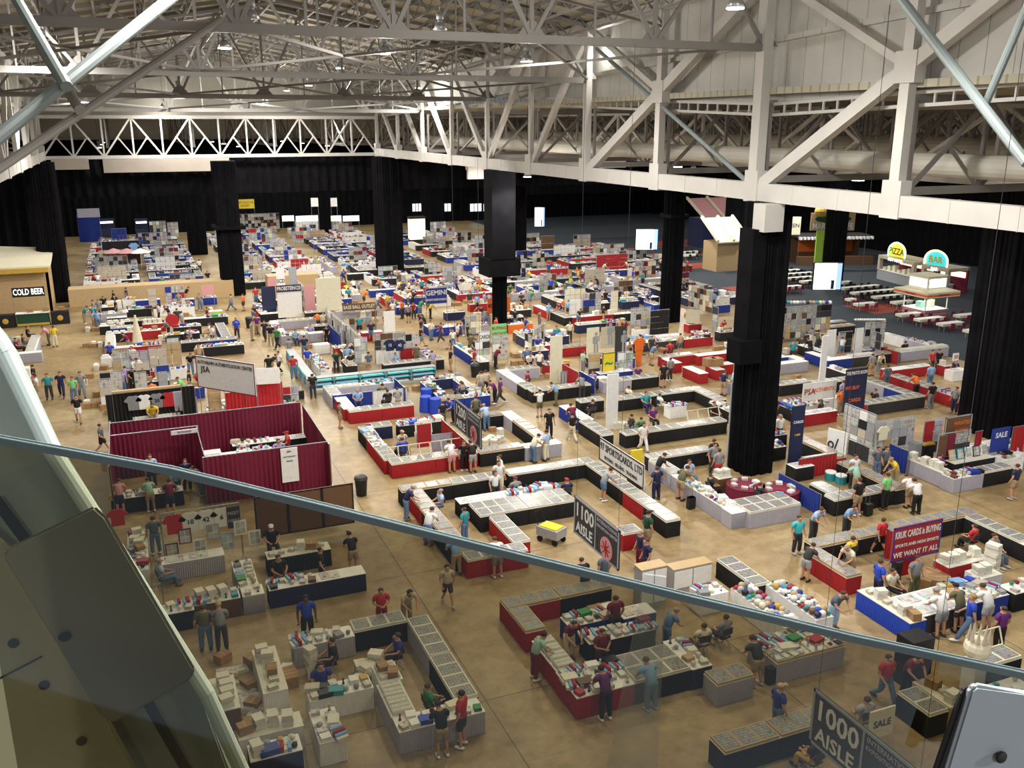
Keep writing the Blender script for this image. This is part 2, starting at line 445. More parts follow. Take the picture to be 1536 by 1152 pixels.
# service ducts under the low roof
for n_, (a, b_, r) in enumerate([((33, 20, 15.8), (33, 110, 15.8), .5), ((43, 30, 16.2), (43, 150, 16.2), .6), ((70, 30, 16), (70, 150, 16), .7)]):
    bm = bmesh.new(); tube(bm, [a, b_], r, 16); st('air_duct', bm, steel_paint('duct_paint%d' % n_, (.45, .43, .38)))
for (x0, x1, Y, z0, z1) in ((-6.6, -3.0, 111.2, 12.9, 14.0), (-1.6, 11.5, 111.2, 12.5, 13.9)):
    bm = bmesh.new(); box(bm, (x0 + x1) / 2, Y - .3, z0, x1 - x0, .5, z1 - z0); st('trim_fascia', bm, steel_paint('fascia_paint', (.36, .32, .28)))
for (x0, x1, Y, z0, z1) in ((36, 51, 100, 12.6, 13.9), (50, 58, 103, 12.4, 13.6), (36, 38, 99.6, 11.6, 13.6)):
    bm = bmesh.new(); box(bm, (x0 + x1) / 2, Y, z0, x1 - x0, .5, z1 - z0); st('trim_bulkhead', bm, steel_paint('bulkhead_paint', (.80, .75, .70)))
# walls: black drapes all round
def drape_wall(name, P, Q, z0, z1, amp=.12, per=1.1, mat=None):
    P, Q = Vector((*P, 0)), Vector((*Q, 0)); L = (Q - P).length; d = (Q - P) / L; nrm = Vector((-d.y, d.x, 0))
    bm = bmesh.new(); n = int(L / per * 4); prev = None
    for i in range(n + 1):
        s = i * L / n; o_ = amp * math.sin(s / per * 2 * PI) + amp * .6 * math.sin(s * 1.7)
        p = P + d * s + nrm * o_
        a, b_ = bm.verts.new((p.x, p.y, z0)), bm.verts.new((p.x, p.y, z1))
        a2, b2 = bm.verts.new(((p + nrm * .04).x, (p + nrm * .04).y, z0)), bm.verts.new(((p + nrm * .04).x, (p + nrm * .04).y, z1))
        if prev:
            bm.faces.new((prev[0], a, b_, prev[1])); bm.faces.new((prev[2], prev[3], b2, a2)); bm.faces.new((prev[1], b_, b2, prev[3]))
        prev = (a, b_, a2, b2)
    return st(name, bm, mat or BLACKDRAPE)
drape_wall('wall_far', (-40, 166), (108, 166), 0, 15.2)
drape_wall('wall_right', (100, 20), (100, 166), 0, 15.2)
drape_wall('wall_left', (-39, -5), (-39, 166), 0, 15.2)
drape_wall('wall_drape', (-6.6, 113), (28.4, 113), 9.8, 14.0)
drape_wall('wall_drape', (29.5, 104), (60, 104), 10.4, 14.2)
drape_wall('wall_drape', (-38, 112), (-8, 112), 4.5, 15.0)
drape_wall('wall_drape', (60, 140), (99, 140), 6.5, 15.2)
bm = bmesh.new(); box(bm, 35, 166.6, 15.2, 150, .3, 9); st('wall_far_upper', bm, SIDING)
bm = bmesh.new(); box(bm, 100.6, 90, 15.2, .3, 160, 4); st('wall_right_upper', bm, SIDING)
bm = bmesh.new(); prism(bm, [(XL, 0, 18.4), (XR, 0, 18.4), (XR, 0, 23), (10.7, 0, 26), (XL, 0, 23)], (0, .2, 0))
for v in bm.verts: v.co.y += YE + .6
st('wall_nave_end', bm, steel_paint('dim_end_wall_paint', (.22,.21,.18)))
# pillars wrapped in black pleated drape
PILLARS = []
def pillar(x, y, hw, z1=14.0, white=0, collar=None, name='draped_pillar', lab=''):
    PILLARS.append((x, y)); bm = bmesh.new(); n = 96; rings = []
    for z in (0, z1):
        r_ = []
        for i in range(n):
            a = 2 * PI * i / n; ca, sa = math.cos(a), math.sin(a); k = hw / max(abs(ca), abs(sa)); k = min(k, hw * 1.25)
            k += .06 * math.sin(i * 2.1) + .05 * math.sin(i * .7)
            r_.append(bm.verts.new((ca * k, sa * k, z)))
        rings.append(r_)
    for i in range(n): bm.faces.new((rings[0][i], rings[0][(i + 1) % n], rings[1][(i + 1) % n], rings[1][i]))
    bm.faces.new(rings[1]); bm.faces.new(rings[0][::-1])
    o = put(name, mesh_of(bm, name, [BLACKDRAPE]), (x, y, 0), 0, None, lab, 'pillar'); o['kind'] = 'structure'
    if white:
        b2 = bmesh.new(); box(b2, -hw + .1, -hw - .1, z1 - white, 1.1, .9, white); part('bare_casing', b2, [WHITESTEEL], o, 'pale painted casing')
    if collar:
        for (dx, dy, z, sx, sy, sz) in collar:
            b2 = bmesh.new(); box(b2, dx, dy, z, sx, sy, sz); part('casing_box', b2, [BLACKDRAPE], o)
    return o
pillar(29.05, 37.2, .86, 13.9, 1.3, [(-1.2, -.5, 7.3, .8, 1.1, 5.4), (-1.5, -.8, 6.2, 1.3, 1.1, 1.15)], lab='nearest thick black draped pillar with a pale block at its top')
pillar(29.2, 73.0, .5, 13.9, 0, [(-.1, -.3, 6.6, 2.1, 1.9, 7.3), (0, 0, 5.1, 2.9, 2.4, 1.5)], lab='slim black pillar with a wide black box round its upper half')
pillar(28.8, 107.5, 1.45, 13.9, lab='black draped pillar on the right of the hall centre, behind the boxed one')
pillar(-7.3, 104.5, 1.25, 13.9, lab='black draped pillar behind the cold beer stand')
pillar(9.9, 101.5, 1.15, 13.9, 0, [(0, 0, 7.0, 3.2, 3.2, .35), (0, 0, 7.3, 2.1, 2.1, 6.5)], lab='black draped pillar with a flared collar beside the tan barrier')
pillar(9.0, 136.5, 1.2, 14.2, lab='far black draped pillar left of the flared one')
pillar(30.6, 155.5, 1.2, 14.2, lab='farthest thin black pillar near the yellow banner')
pillar(45.5, 71.5, .72, 14.2, 0, [(0, 0, 9.5, 1.9, 1.9, .3)], lab='black draped pillar left of the thick nearest one')
pillar(46.2, 37.0, 1.45, 14.2, 0, [(.9, .5, 5, 1.4, 1.6, 9)], lab='thick black draped pillar at the right edge')
pillar(73, 81.5, .9, 14.2, lab='black pillar splitting the cafe sign')
pillar(46.5, 145.5, 1.6, 14.2, lab='far broad black pillar behind the clothing booths')
pillar(47.2, 113.3, 1.5, 14.2, lab='black pillar left of the small bright screen')
pillar(-9.5, 138, 1.6, 14.2, lab='far left black pillar by the blue booth')
pillar(76, 104, 1.2, 14.2, lab='black pillar behind the tilted bright screen')
pillar(84, 62, 1.2, 14.2, lab='black pillar right of the lemonade stand')
# ================================================================ lamps
def lamp_proto():
    bm = bmesh.new()
    cone(bm, 0, 0, 0, .34, .16, .34, 20, 0); cone(bm, 0, 0, .34, .12, .12, .14, 12, 1); cone(bm, 0, 0, .48, .17, .17, .3, 14, 1); tube(bm, [(0, 0, .78), (0, 0, 1.5)], .02, 6, 1)
    sh = mesh_of(bm, 'high_bay_shade', [M('silver', .35, .6), M('steel', .5, .3)], True)
    b2 = bmesh.new(); cone(b2, 0, 0, -.03, .31, .31, .03, 20)
    return sh, mesh_of(b2, 'glowing_lens', [emis('lamp_glow', (1, .96, .88), 30)])
LS, LL = lamp_proto()
def lamp(x, y, z, watt=LAMP_W, on=True):
    vis = inview((x, y, z), 20)
    o = put('high_bay_lamp', LS, (x, y, z), 0, None, 'bell shaped high bay lamp hanging from the roof trusses', 'lamp', 'high bay lamps under the roof')
    top_ = rz(x, y) - .05 if XL < x < XR and y < YE else 18.95
    if top_ > z + 1.5: put('hanging_cable', mesh_of(build(('box', 0, 0, 1.5, .03, .03, top_ - z - 1.5)), 'hanging_cable', [M('charcoal')]), (0, 0, 0), 0, o)
    if not on: return
    put('lamp_lens', LL, (0, 0, 0), 0, o)
    L = bpy.data.lights.new('lamp_light', 'SPOT'); L.energy = watt; L.color = (1, .955, .87); L.shadow_soft_size = .35; L.spot_size = math.radians(168); L.spot_blend = .5
    lo = bpy.data.objects.new('lamp_light', L); COL.objects.link(lo); lo.parent = o; lo.location = (0, 0, -.45)
    if watt >= LAMP_W:      # light escaping upward through the shade
        L2 = bpy.data.lights.new('lamp_glow', 'POINT'); L2.energy = watt * .24; L2.color = (1, .94, .85); L2.shadow_soft_size = .35
        l2 = bpy.data.objects.new('lamp_glow', L2); COL.objects.link(l2); l2.parent = o; l2.location = (0, 0, -.5)
for (x, y, wpx) in ((337, 72, 20), (576, 80, 20), (790, 92, 18), (1103, 12, 27), (463, 128, 11), (268, 138, 13), (398, 153, 11), (510, 102, 12), (305, 97, 11), (245, 160, 9),
                    (375, 165, 9), (65, 68, 19), (92, 137, 12), (915, 60, 15), (800, -6, 28), (628, 132, 10), (1000, 40, 16), (660, 45, 20), (378, 28, 22), (430, 136, 9), (500, 165, 8), (791, 265, 12), (1230, 262, 8), (1040, 252, 8)):
    d = .64 * F_ / wpx; p = dep(x, y, d)
    if XL < p.x < XR and 2 < p.y < YE: p.z = min(p.z, rz(p.x, p.y) - 1.9)
    lamp(*p, on=(x not in (660, 378)))
for x in (2, 20):
    for y in (4, 20): lamp(x, y, 21.5)
lamp(-1.5, -5.5, 21.0, LAMP_W * .3); lamp(6, -4, 21.0, LAMP_W * .3)  # unseen lamps added behind the camera to brighten the near cladding and pipes
for x in (37, 52, 69, 88):
    for y in (22, 40, 58, 76, 94, 112, 130, 150): lamp(x, y, 14.6, LAMP_W * (.8 if x < 60 else .36))
for x in (-24,):
    for y in (40, 70, 100, 130): lamp(x, y, 14.6, LAMP_W * .7)
for x in (-2, 14, 25):
    for y in (122, 140, 158): lamp(x, y, 14.9, LAMP_W * .8)
# ================================================================ people
def skin(name, V_, E_, R_, sub=1):
    me = bpy.data.meshes.new('t'); me.from_pydata(V_, E_, []); o = bpy.data.objects.new('t', me); COL.objects.link(o)
    md = o.modifiers.new('s', 'SKIN'); md.use_smooth_shade = True
    for i, r in enumerate(R_):
        sv = me.skin_vertices[0].data[i]; sv.radius = r if isinstance(r, tuple) else (r, r); sv.use_root = (i == 0)
    if sub:
        m2 = o.modifiers.new('u', 'SUBSURF'); m2.levels = sub
    dg = bpy.context.evaluated_depsgraph_get(); dg.update()
    out = bpy.data.meshes.new_from_object(o.evaluated_get(dg)); out.name = name
    bpy.data.objects.remove(o)
    for p in out.polygons: p.use_smooth = True
    return out
def add_mesh(bm, me, mi):
    n = len(bm.faces); bm.from_mesh(me); bm.faces.ensure_lookup_table()
    for f in bm.faces[n:]: f.material_index = mi; f.smooth = True
def merge(name, lst, nm):
    bm = bmesh.new()
    for me, mi in lst: add_mesh(bm, me, mi)
    me = bpy.data.meshes.new(name); bm.to_mesh(me); bm.free()
    for i in range(nm): me.materials.append(M('skin'))
    return me
def bmm(bm, name):
    me = bpy.data.meshes.new(name); bm.to_mesh(me); bm.free(); return me
def pose(kind):
    """joint positions, facing +Y"""
    J = dict(pel=(0, 0, .96), waist=(0, .0, 1.10), chest=(0, 0, 1.30), nb=(0, 0, 1.47), neck=(0, .015, 1.53), head=(0, .035, 1.625))
    for s, n in ((-1, 'l'), (1, 'r')):
        J['sh' + n] = (.185 * s, 0, 1.42); J['el' + n] = (.25 * s, -.03, 1.14); J['wr' + n] = (.25 * s, .07, .91)
        J['hip' + n] = (.09 * s, 0, .88); J['kn' + n] = (.11 * s, .02, .49); J['an' + n] = (.12 * s, -.02, .09)
    if kind == 'walk':
        J['knl'] = (-.1, .17, .50); J['anl'] = (-.1, .30, .12); J['knr'] = (.1, -.04, .48); J['anr'] = (.1, -.33, .15)
        J['wrl'] = (-.25, -.08, .92); J['wrr'] = (.24, .2, .97)
    if kind == 'browse':
        for k, (y, z) in dict(waist=(.03, 1.10), chest=(.12, 1.27), nb=(.21, 1.41), neck=(.26, 1.46), head=(.33, 1.53)).items(): J[k] = (0, y, z)
        for s, n in ((-1, 'l'), (1, 'r')):
            J['sh' + n] = (.185 * s, .18, 1.36); J['el' + n] = (.24 * s, .27, 1.12); J['wr' + n] = (.15 * s, .44, .98)
    if kind == 'fold':
        for s, n in ((-1, 'l'), (1, 'r')):
            J['el' + n] = (.25 * s, .03, 1.15); J['wr' + n] = (.06 * s, .2, 1.12)
        J['head'] = (0, .06, 1.62)
    if kind == 'photo':
        for s, n in ((-1, 'l'), (1, 'r')):
            J['el' + n] = (.3 * s, .12, 1.36); J['wr' + n] = (.1 * s, .25, 1.58)
    if kind == 'sit':
        J = {k: (x, y - .1, z - .45) for k, (x, y, z) in J.items()}
        for s, n in ((-1, 'l'), (1, 'r')):
            J['hip' + n] = (.09 * s, -.08, .46); J['kn' + n] = (.13 * s, .34, .50); J['an' + n] = (.13 * s, .38, .09)
            J['el' + n] = (.25 * s, -.02, .72); J['wr' + n] = (.12 * s, .22, .66)
    return J
def figure(kind):
    J = pose(kind); P = lambda k: Vector(J[k])
    names = ['pel', 'waist', 'chest', 'nb', 'neck', 'head', 'top']
    V_ = [P('pel'), P('waist'), P('chest'), P('nb'), P('neck'), P('head'), P('head') + Vector((0, 0, .085))]
    R_ = [(.15, .11), (.135, .10), (.155, .11), (.075, .07), .055, (.078, .098), (.06, .075)]
    E_ = [(i, i + 1) for i in range(6)]
    for n in 'lr':
        a = len(V_); V_ += [P('sh' + n), P('el' + n), P('wr' + n)]; R_ += [.062, .043, .028]; E_ += [(3, a), (a, a + 1), (a + 1, a + 2)]
        h = P('wr' + n) + (P('wr' + n) - P('el' + n)).normalized() * .08; V_.append(h); R_.append((.038, .018)); E_.append((a + 2, a + 3))
        b_ = len(V_); V_ += [P('hip' + n), P('kn' + n), P('an' + n)]; R_ += [.085, .058, .04]; E_ += [(0, b_), (b_, b_ + 1), (b_ + 1, b_ + 2)]
        V_.append(P('an' + n) + Vector((0, .13, -.05))); R_.append((.04, .03)); E_.append((b_ + 2, b_ + 3))
    body = skin('b', [tuple(v) for v in V_], E_, R_)
    det = bmesh.new()
    for n, s in (('l', -1), ('r', 1)):
        w_, e = P('wr' + n), P('el' + n); d = (w_ - e).normalized(); side = Vector((0, 0, 1)).cross(d)
        if side.length < .2: side = Vector((0, 1, 0))
        side.normalize(); nrm = d.cross(side)
        for i in range(4):
            b0 = w_ + d * .09 + side * (.024 - .016 * i); m_ = b0 + d * (.04 - .004 * abs(i - 1.4)) + nrm * .006; tube(det, [b0, m_, m_ + d * .022 + nrm * .018], .0085, 6)
        t0 = w_ + d * .04 + side * .03; tube(det, [t0, t0 + d * .03 + side * .025, t0 + d * .055 + side * .028], .010, 6)
    hd = P('head'); ball(det, hd.x, hd.y + .095, hd.z + .0, .014, .02, .024)
    for s in (-1, 1): ball(det, hd.x + s * .08, hd.y, hd.z + .005, .012, .02, .03); ball(det, hd.x + s * .032, hd.y + .083, hd.z + .03, .014, .012, .01)
    ball(det, hd.x, hd.y + .088, hd.z - .04, .026, .012, .008)
    dm = bmm(det, 'd')
    full = merge('person_body', [(body, 0), (dm, 0)], 1)
    # shirt
    sh = lambda n, t: tuple(P('sh' + n).lerp(P('el' + n), t))
    sv = [tuple(P('pel') + Vector((0, 0, -.10))), J['waist'], J['chest'], tuple(P('nb') + Vector((0, 0, -.01)))]; sr = [(.17, .135), (.165, .135), (.185, .14), (.09, .085)]; se = [(0, 1), (1, 2), (2, 3)]
    for n in 'lr':
        a = len(sv); sv += [J['sh' + n], sh(n, .65)]; sr += [.085, .074]; se += [(3, a), (a, a + 1)]
    shirt = skin('shirt', sv, se, sr)
    res = {'body': full, 'shirt': shirt}
    for kd, kt in (('trousers', 1.0), ('shorts', .0)):
        tv = [tuple(P('pel') + Vector((0, 0, .11))), J['pel']]; tr = [(.16, .125), (.165, .13)]; te = [(0, 1)]
        for n in 'lr':
            a = len(tv); tv.append(J['hip' + n]); tr.append(.105); te.append((1, a))
            kn = P('kn' + n)
            if kt: tv += [tuple(kn), J['an' + n]]; tr += [.082, .068]; te += [(a, a + 1), (a + 1, a + 2)]
            else: tv += [tuple(P('hip' + n).lerp(kn, .85))]; tr += [.1]; te += [(a, a + 1)]
        res[kd] = skin(kd, tv, te, tr)
    bm = bmesh.new(); ball(bm, hd.x, hd.y - .045, hd.z + .052, .088, .092, .078); hair = bmm(bm, 'hair')
    bm = bmesh.new(); ball(bm, hd.x, hd.y - .02, hd.z + .07, .094, .104, .07); box(bm, hd.x, hd.y + .12, hd.z + .07, .13, .11, .015); cap = bmm(bm, 'cap')
    bm = bmesh.new(); ball(bm, hd.x, hd.y - .05, hd.z + .04, .1, .1, .09); ball(bm, hd.x, hd.y - .08, hd.z - .09, .085, .05, .13); lh = bmm(bm, 'long_hair')
    bm = bmesh.new()
    for n in 'lr':
        a = P('an' + n); ball(bm, a.x, a.y + .05, max(.05, a.z - .03), .052, .145, .05)
    shoes = bmm(bm, 'shoes')
    for me in (shirt, res['trousers'], res['shorts'], hair, cap, lh, shoes):
        if not me.materials: me.materials.append(M('skin'))
        for p in me.polygons: p.use_smooth = True
    res.update(hair=hair, cap=cap, longhair=lh, shoes=shoes)
    for kd in ('trousers', 'shorts'):
        for hh in ('hair', 'cap'):
            res['far_' + kd + hh] = merge('person_body', [(body, 0), (shirt, 1), (res[kd], 2), (res[hh], 3), (shoes, 4)], 5)
    return res
FIG = {k: figure(k) for k in ('stand', 'walk', 'browse', 'fold', 'photo', 'sit')}
DO = dict(stand='standing', walk='walking', browse='leaning over cards', fold='with folded arms', photo='taking a photo', sit='sitting')
FACE = dict(n=0, s=PI, e=-PI / 2, w=PI / 2, ne=-PI / 4, nw=PI / 4, se=-PI * .75, sw=PI * .75)
RECTS = []      # table footprints (x0,y0,x1,y1)
PEOPLE = []; NP = [0]; CROWD = []
def clear_of_tables(x, y, r=.3, keep=True):
    for _ in range(4):
        hit = False
        for a, b_ in PILL:
            d = math.hypot(x - a, y - b_)
            if d < 1.95: k = 2.0 / max(d, .05); x, y = a + (x - a) * k, b_ + (y - b_) * k; hit = True
        for (a, b_, c_, d_) in RECTS:
            if a - r < x < c_ + r and b_ - r < y < d_ + r:
                mv = [(x - (a - r), -1, 0), (c_ + r - x, 1, 0), (y - (b_ - r), 0, -1), (d_ + r - y, 0, 1)]
                m_ = min(mv); x += m_[1] * (m_[0] + .01); y += m_[2] * (m_[0] + .01); hit = True
        if not hit: break
    return x, y
def person(x, y, ps, face, shirt, bot, sk='skin', hair='hairbrown', top='hair', shorts=False, where='', lab=None, scale=None, crowd=False):
    if ps != 'sit' or True: x, y = clear_of_tables(x, y)
    for (a, b_) in PEOPLE:
        if abs(a - x) < .42 and abs(b_ - y) < .42:
            x += .45; x, y = clear_of_tables(x, y)
    PEOPLE.append((x, y))
    if not inview((x, y, 1), 30): return
    F = FIG[ps]; kd = 'shorts' if shorts else 'trousers'
    s = scale or rnd.uniform(.95, 1.04)
    rzv = FACE[face] if isinstance(face, str) else face
    rzv += rnd.uniform(-.2, .2)
    lab = lab or 'person in %s top and %s %s %s %s' % (WORD.get(shirt, shirt), WORD.get(bot, bot), kd, DO[ps], where)
    wd_ = rnd.uniform(1.1, 1.28); NP[0] += 1
    if NP[0] > 296:
        CROWD.append((F['far_' + kd + 'hair'], x, y, rzv, s * wd_, s, shirt, bot)); return
    shoe = rnd.choice(['white', 'black', 'charcoal', 'brown', 'silver'])
    if y > 62:
        o = put('person', F['far_' + kd + (top if top == 'cap' else 'hair')], (x, y, 0), rzv, None, lab, 'person', mats=[M(sk), M(shirt), M(bot), M(hair), M(shoe)], scale=(s * wd_, s * wd_, s))
    else:
        o = put('person', F['body'], (x, y, 0), rzv, None, lab, 'person', mats=[M(sk)], scale=(s * wd_, s * wd_, s))
        put('shirt', F['shirt'], parent=o, mats=[M(shirt)]); put(kd, F[kd], parent=o, mats=[M(bot)])
        put({'hair': 'hair', 'cap': 'cap', 'longhair': 'hair'}[top], F[top], parent=o, mats=[M(hair)])
        put('shoes', F['shoes'], parent=o, mats=[M(shoe, .5)])
    if ps == 'sit': chair(x, y, rzv, where)
    return o
def chair(x, y, r, where=''):
    if 'chair' not in PROTO:
        bm = bmesh.new(); box(bm, 0, -.02, .42, .42, .40, .03); a = mesh_of(bm, 'seat', [M('charcoal', .6)])
        bm = bmesh.new(); box(bm, 0, -.26, .60, .42, .025, .24); b_ = mesh_of(bm, 'backrest', [M('charcoal', .6)])
        bm = bmesh.new()
        for sx in (-.2, .2): bar(bm, (sx, -.26, .84), (sx, .2, .01), .025, .02); bar(bm, (sx, .16, .42), (sx, -.24, .01), .025, .02)
        c_ = mesh_of(bm, 'folding_frame', [M('steel', .4, .6)])
        PROTO['chair'] = (a, b_, c_)
    if not inview((x, y, .5), 10): return
    a, b_, c_ = PROTO['chair']
    o = put('folding_chair', c_, (x, y, 0), r, None, 'dark folding chair ' + where, 'chair')
    put('seat', a, parent=o); put('backrest', b_, parent=o)
# ================================================================ goods
PROTO = {}
def P_(name, parts, desc, cat):
    """parts: list of (part name, bmesh, mats); first is the thing itself"""
    PROTO[name] = ([(n, mesh_of(bm, n, ms)) for n, bm, ms in parts], desc, cat)
CNT = {}
TINTS = ['red', 'blue', 'white', 'navy', 'black', 'gold', 'green', 'cream', 'boxwhite', 'charcoal', 'beige', 'grey', 'white', 'steel', 'grayshirt', 'teal', 'white', 'royal', 'maroon', 'cream', 'silver', 'skyblue', 'beige', 'tan', 'boxwhite', 'white', 'brown']
def goods():
    bm = build(('box', 0, 0, 0, .64, .70, .075, 0)); b2 = build(('box', 0, 0, .076, .565, .625, .006, 0))
    P_('display_case', [('display_case', bm, [M('boxwhite', .4)]), ('card_sheet', b2, [CARDS])], 'glass topped card case', 'display case')
    bm = build(('box', 0, 0, 0, .64, .70, .075, 0)); b2 = build(('box', 0, 0, .076, .565, .625, .006, 0))
    P_('display_case_wood', [('wooden_card_case', bm, [M('tan', .5)]), ('card_sheet', b2, [CARDS])], 'wood framed card case', 'display case')
    bm = build(('box', 0, 0, 0, .64, .70, .075, 0)); b2 = build(('box', 0, 0, .076, .565, .625, .006, 0)); b3 = bmesh.new()
    for a, b_ in (((-.32, .35, .08), (-.32, .55, .62)), ((.32, .35, .08), (.32, .55, .62)), ((-.32, .55, .62), (.32, .55, .62)), ((-.32, .35, .08), (.32, .35, .08))): bar(b3, a, b_, .035, .035)
    P_('display_case_open', [('open_card_case', bm, [M('cream', .5)]), ('card_sheet', b2, [CARDS]), ('lid_frame', b3, [M('cream', .5)])], 'card case with its lid propped open', 'display case')
    bm = build(('box', 0, 0, 0, .40, .62, .11, 0)); b2 = build(('box', -.1, 0, .11, .16, .58, .02, 0), ('box', .1, 0, .11, .16, .58, .02, 0))
    P_('card_box', [('card_box', bm, [M('boxwhite')]), ('filed_cards', b2, [BOXCARDS])], 'white two-row card box', 'card box')
    bm = build(('box', 0, 0, 0, .30, .40, .12, 0), ('box', .02, .01, .125, .29, .39, .12, 0), ('box', -.01, 0, .25, .3, .38, .11, 0))
    P_('box_stack', [('box_stack', bm, [M('boxwhite')])], 'white storage box stack', 'box stack')
    bm = build(('box', 0, 0, 0, .42, .32, .28, 0), ('box', 0, 0, .282, .04, .33, .002, 1))
    P_('carton', [('carton', bm, [M('cardboard'), M('tan')])], 'brown cardboard carton', 'carton')
    bm = build(('box', 0, 0, 0, .23, .30, .06, 0), ('box', .01, .01, .06, .23, .29, .05, 0), ('box', 0, 0, .111, .22, .29, .004, 1))
    P_('magazine_stack', [('magazine_stack', bm, [M('beige'), PAPERS])], 'old magazine stack', 'magazines')
    bm = build(('box', 0, 0, 0, .8, .6, .012, 0))
    P_('sheet_spread', [('printed_sheets', bm, [PAPERS])], 'printed photo sheet spread', 'prints')
    R = Matrix.Rotation(-.28, 4, 'X')
    bm = build(('box', 0, 0, .0, .46, .03, .56, 0, R)); b2 = build(('box', 0, -.02, .05, .36, .02, .46, 0, R))
    P_('framed_photo', [('framed_photo', bm, [M('brown', .4)]), ('picture', b2, [PHOTOS])], 'framed photograph leaning back', 'picture')
    bm = bmesh.new(); ball(bm, 0, 0, .07, .09, .10, .08, 0, 10, 6); box(bm, 0, .12, .05, .12, .1, .012)
    P_('baseball_cap', [('ball_hat', bm, [M('navy')])], 'baseball cap', 'cap')
    bm = bmesh.new(); ball(bm, 0, 0, .12, .12, .14, .12, 0, 12, 8); bar(bm, (-.09, .13, .05), (.09, .13, .05), .015, .015, 1); bar(bm, (-.09, .14, .09), (.09, .14, .09), .015, .015, 1)
    P_('helmet', [('helmet', bm, [M('white', .25), M('steel', .4)])], 'shiny sports helmet', 'helmet')
    bm = bmesh.new(); ball(bm, 0, 0, .09, .09, .09, .09)
    P_('ball', [('ball', bm, [M('white', .4)])], 'ball on its stand', 'ball')
    bm = build(('box', 0, 0, 0, .5, .36, .1, 0), ('box', .02, 0, .1, .46, .34, .07, 0))
    P_('shirt_pile', [('shirt_pile', bm, [M('grayshirt')])], 'folded shirt pile', 'shirts')
    bm = bmesh.new(); cone(bm, 0, 0, 0, .05, .05, .03, 10, 0); cone(bm, 0, 0, .03, .035, .03, .12, 8, 1); ball(bm, 0, 0, .19, .04, .04, .045, 1)
    P_('figurine', [('figurine', bm, [M('black'), M('white')])], 'small standing figurine', 'figurine')
    bm = build(('box', 0, 0, 0, .27, .30, .06, 0), ('box', 0, 0, .062, .26, .29, .06, 0))
    P_('binder_pair', [('binder', bm, [M('black', .4)])], 'stacked card binders', 'binder')
    bm = bmesh.new()
    for i in range(5): box(bm, (i - 2) * .11, 0, 0, .1, .34, .1 + .05 * ((i * 7) % 3), i % 3)
    P_('small_box_row', [('small_box_row', bm, [M('boxwhite'), M('skyblue'), M('red')])], 'coloured pack box row', 'boxes')
goods()
TINTABLE = dict(baseball_cap=0, helmet=0, shirt_pile=0, figurine=1, binder_pair=0, ball=0, framed_photo=0)
OVER = {}
def item(k, x, y, z, r=0, where='', s=1.0, tint=None):
    parts, desc, cat = PROTO[k]
    n = CNT.get(k, 0)
    if not inview((x, y, z), 6): return
    if n >= 298:
        sv = s if isinstance(s, tuple) else (s, s, s); mx = Matrix.Translation((x, y, z)) @ Matrix.Rotation(r, 4, 'Z') @ Matrix.Diagonal((*sv, 1))
        for j, (_, me) in enumerate(parts):
            ms = list(me.materials)
            if j == 0 and k in TINTABLE: ms[TINTABLE[k]] = M(rnd.choice(TINTS), .5)
            OVER.setdefault(k, []).append((me, mx, ms))
        return
    CNT[k] = n + 1
    mats = [None] * len(parts[0][1].materials); col_ = ''
    if k in TINTABLE:
        t = tint or rnd.choice(TINTS); mats[TINTABLE[k]] = M(t, .5); col_ = WORD.get(t, t) + ' '
    o = put(parts[0][0], parts[0][1], (x, y, z), r, None, '%s%s %s' % (col_, desc, where), cat, mats=mats, scale=s if isinstance(s, tuple) else ((s, s, s) if s != 1 else None))
    for n_, me in parts[1:]: put(n_, me, parent=o)
    return o
# ================================================================ tables
def table_proto():
    bm = bmesh.new(); box(bm, 0, 0, .735, 2.0, .76, .025); top = mesh_of(bm, 'tabletop', [M('white')])
    bm = bmesh.new(); per = []
    def seg(a, b_, n):
        for i in range(n): t = i / n; per.append((a[0] + (b_[0] - a[0]) * t, a[1] + (b_[1] - a[1]) * t))
    seg((-1, -.38), (1, -.38), 56); seg((1, -.38), (1, .38), 22); seg((1, .38), (-1, .38), 56); seg((-1, .38), (-1, -.38), 22)
    lo, hi = [], []
    for i, (x, y) in enumerate(per):
        k = 1.0 + (.022 if i % 2 else -.012) * (1 if abs(y) > .37 else .5); ky = 1 + (.05 if i % 2 else -.03)
        kx = k if abs(x) > .99 else 1; kyy = ky if abs(y) > .37 else 1
        lo.append(bm.verts.new((x * kx, y * kyy, .015))); hi.append(bm.verts.new((x * .995, y * .995, .735)))
    n = len(per)
    for i in range(n): bm.faces.new((lo[i], lo[(i + 1) % n], hi[(i + 1) % n], hi[i]))
    return top, mesh_of(bm, 'skirt', [M('white')])
TTOP, TSK = table_proto()
NTAB = [0]; FARTAB = []; PILL = []
ORD = ['first', 'second', 'third', 'fourth', 'fifth', 'sixth', 'seventh', 'eighth', 'ninth', 'tenth', 'eleventh', 'twelfth']
YRUNS = []; TABLES = []
TOPS = dict(e='white', w='white', c='boxwhite', b='white')
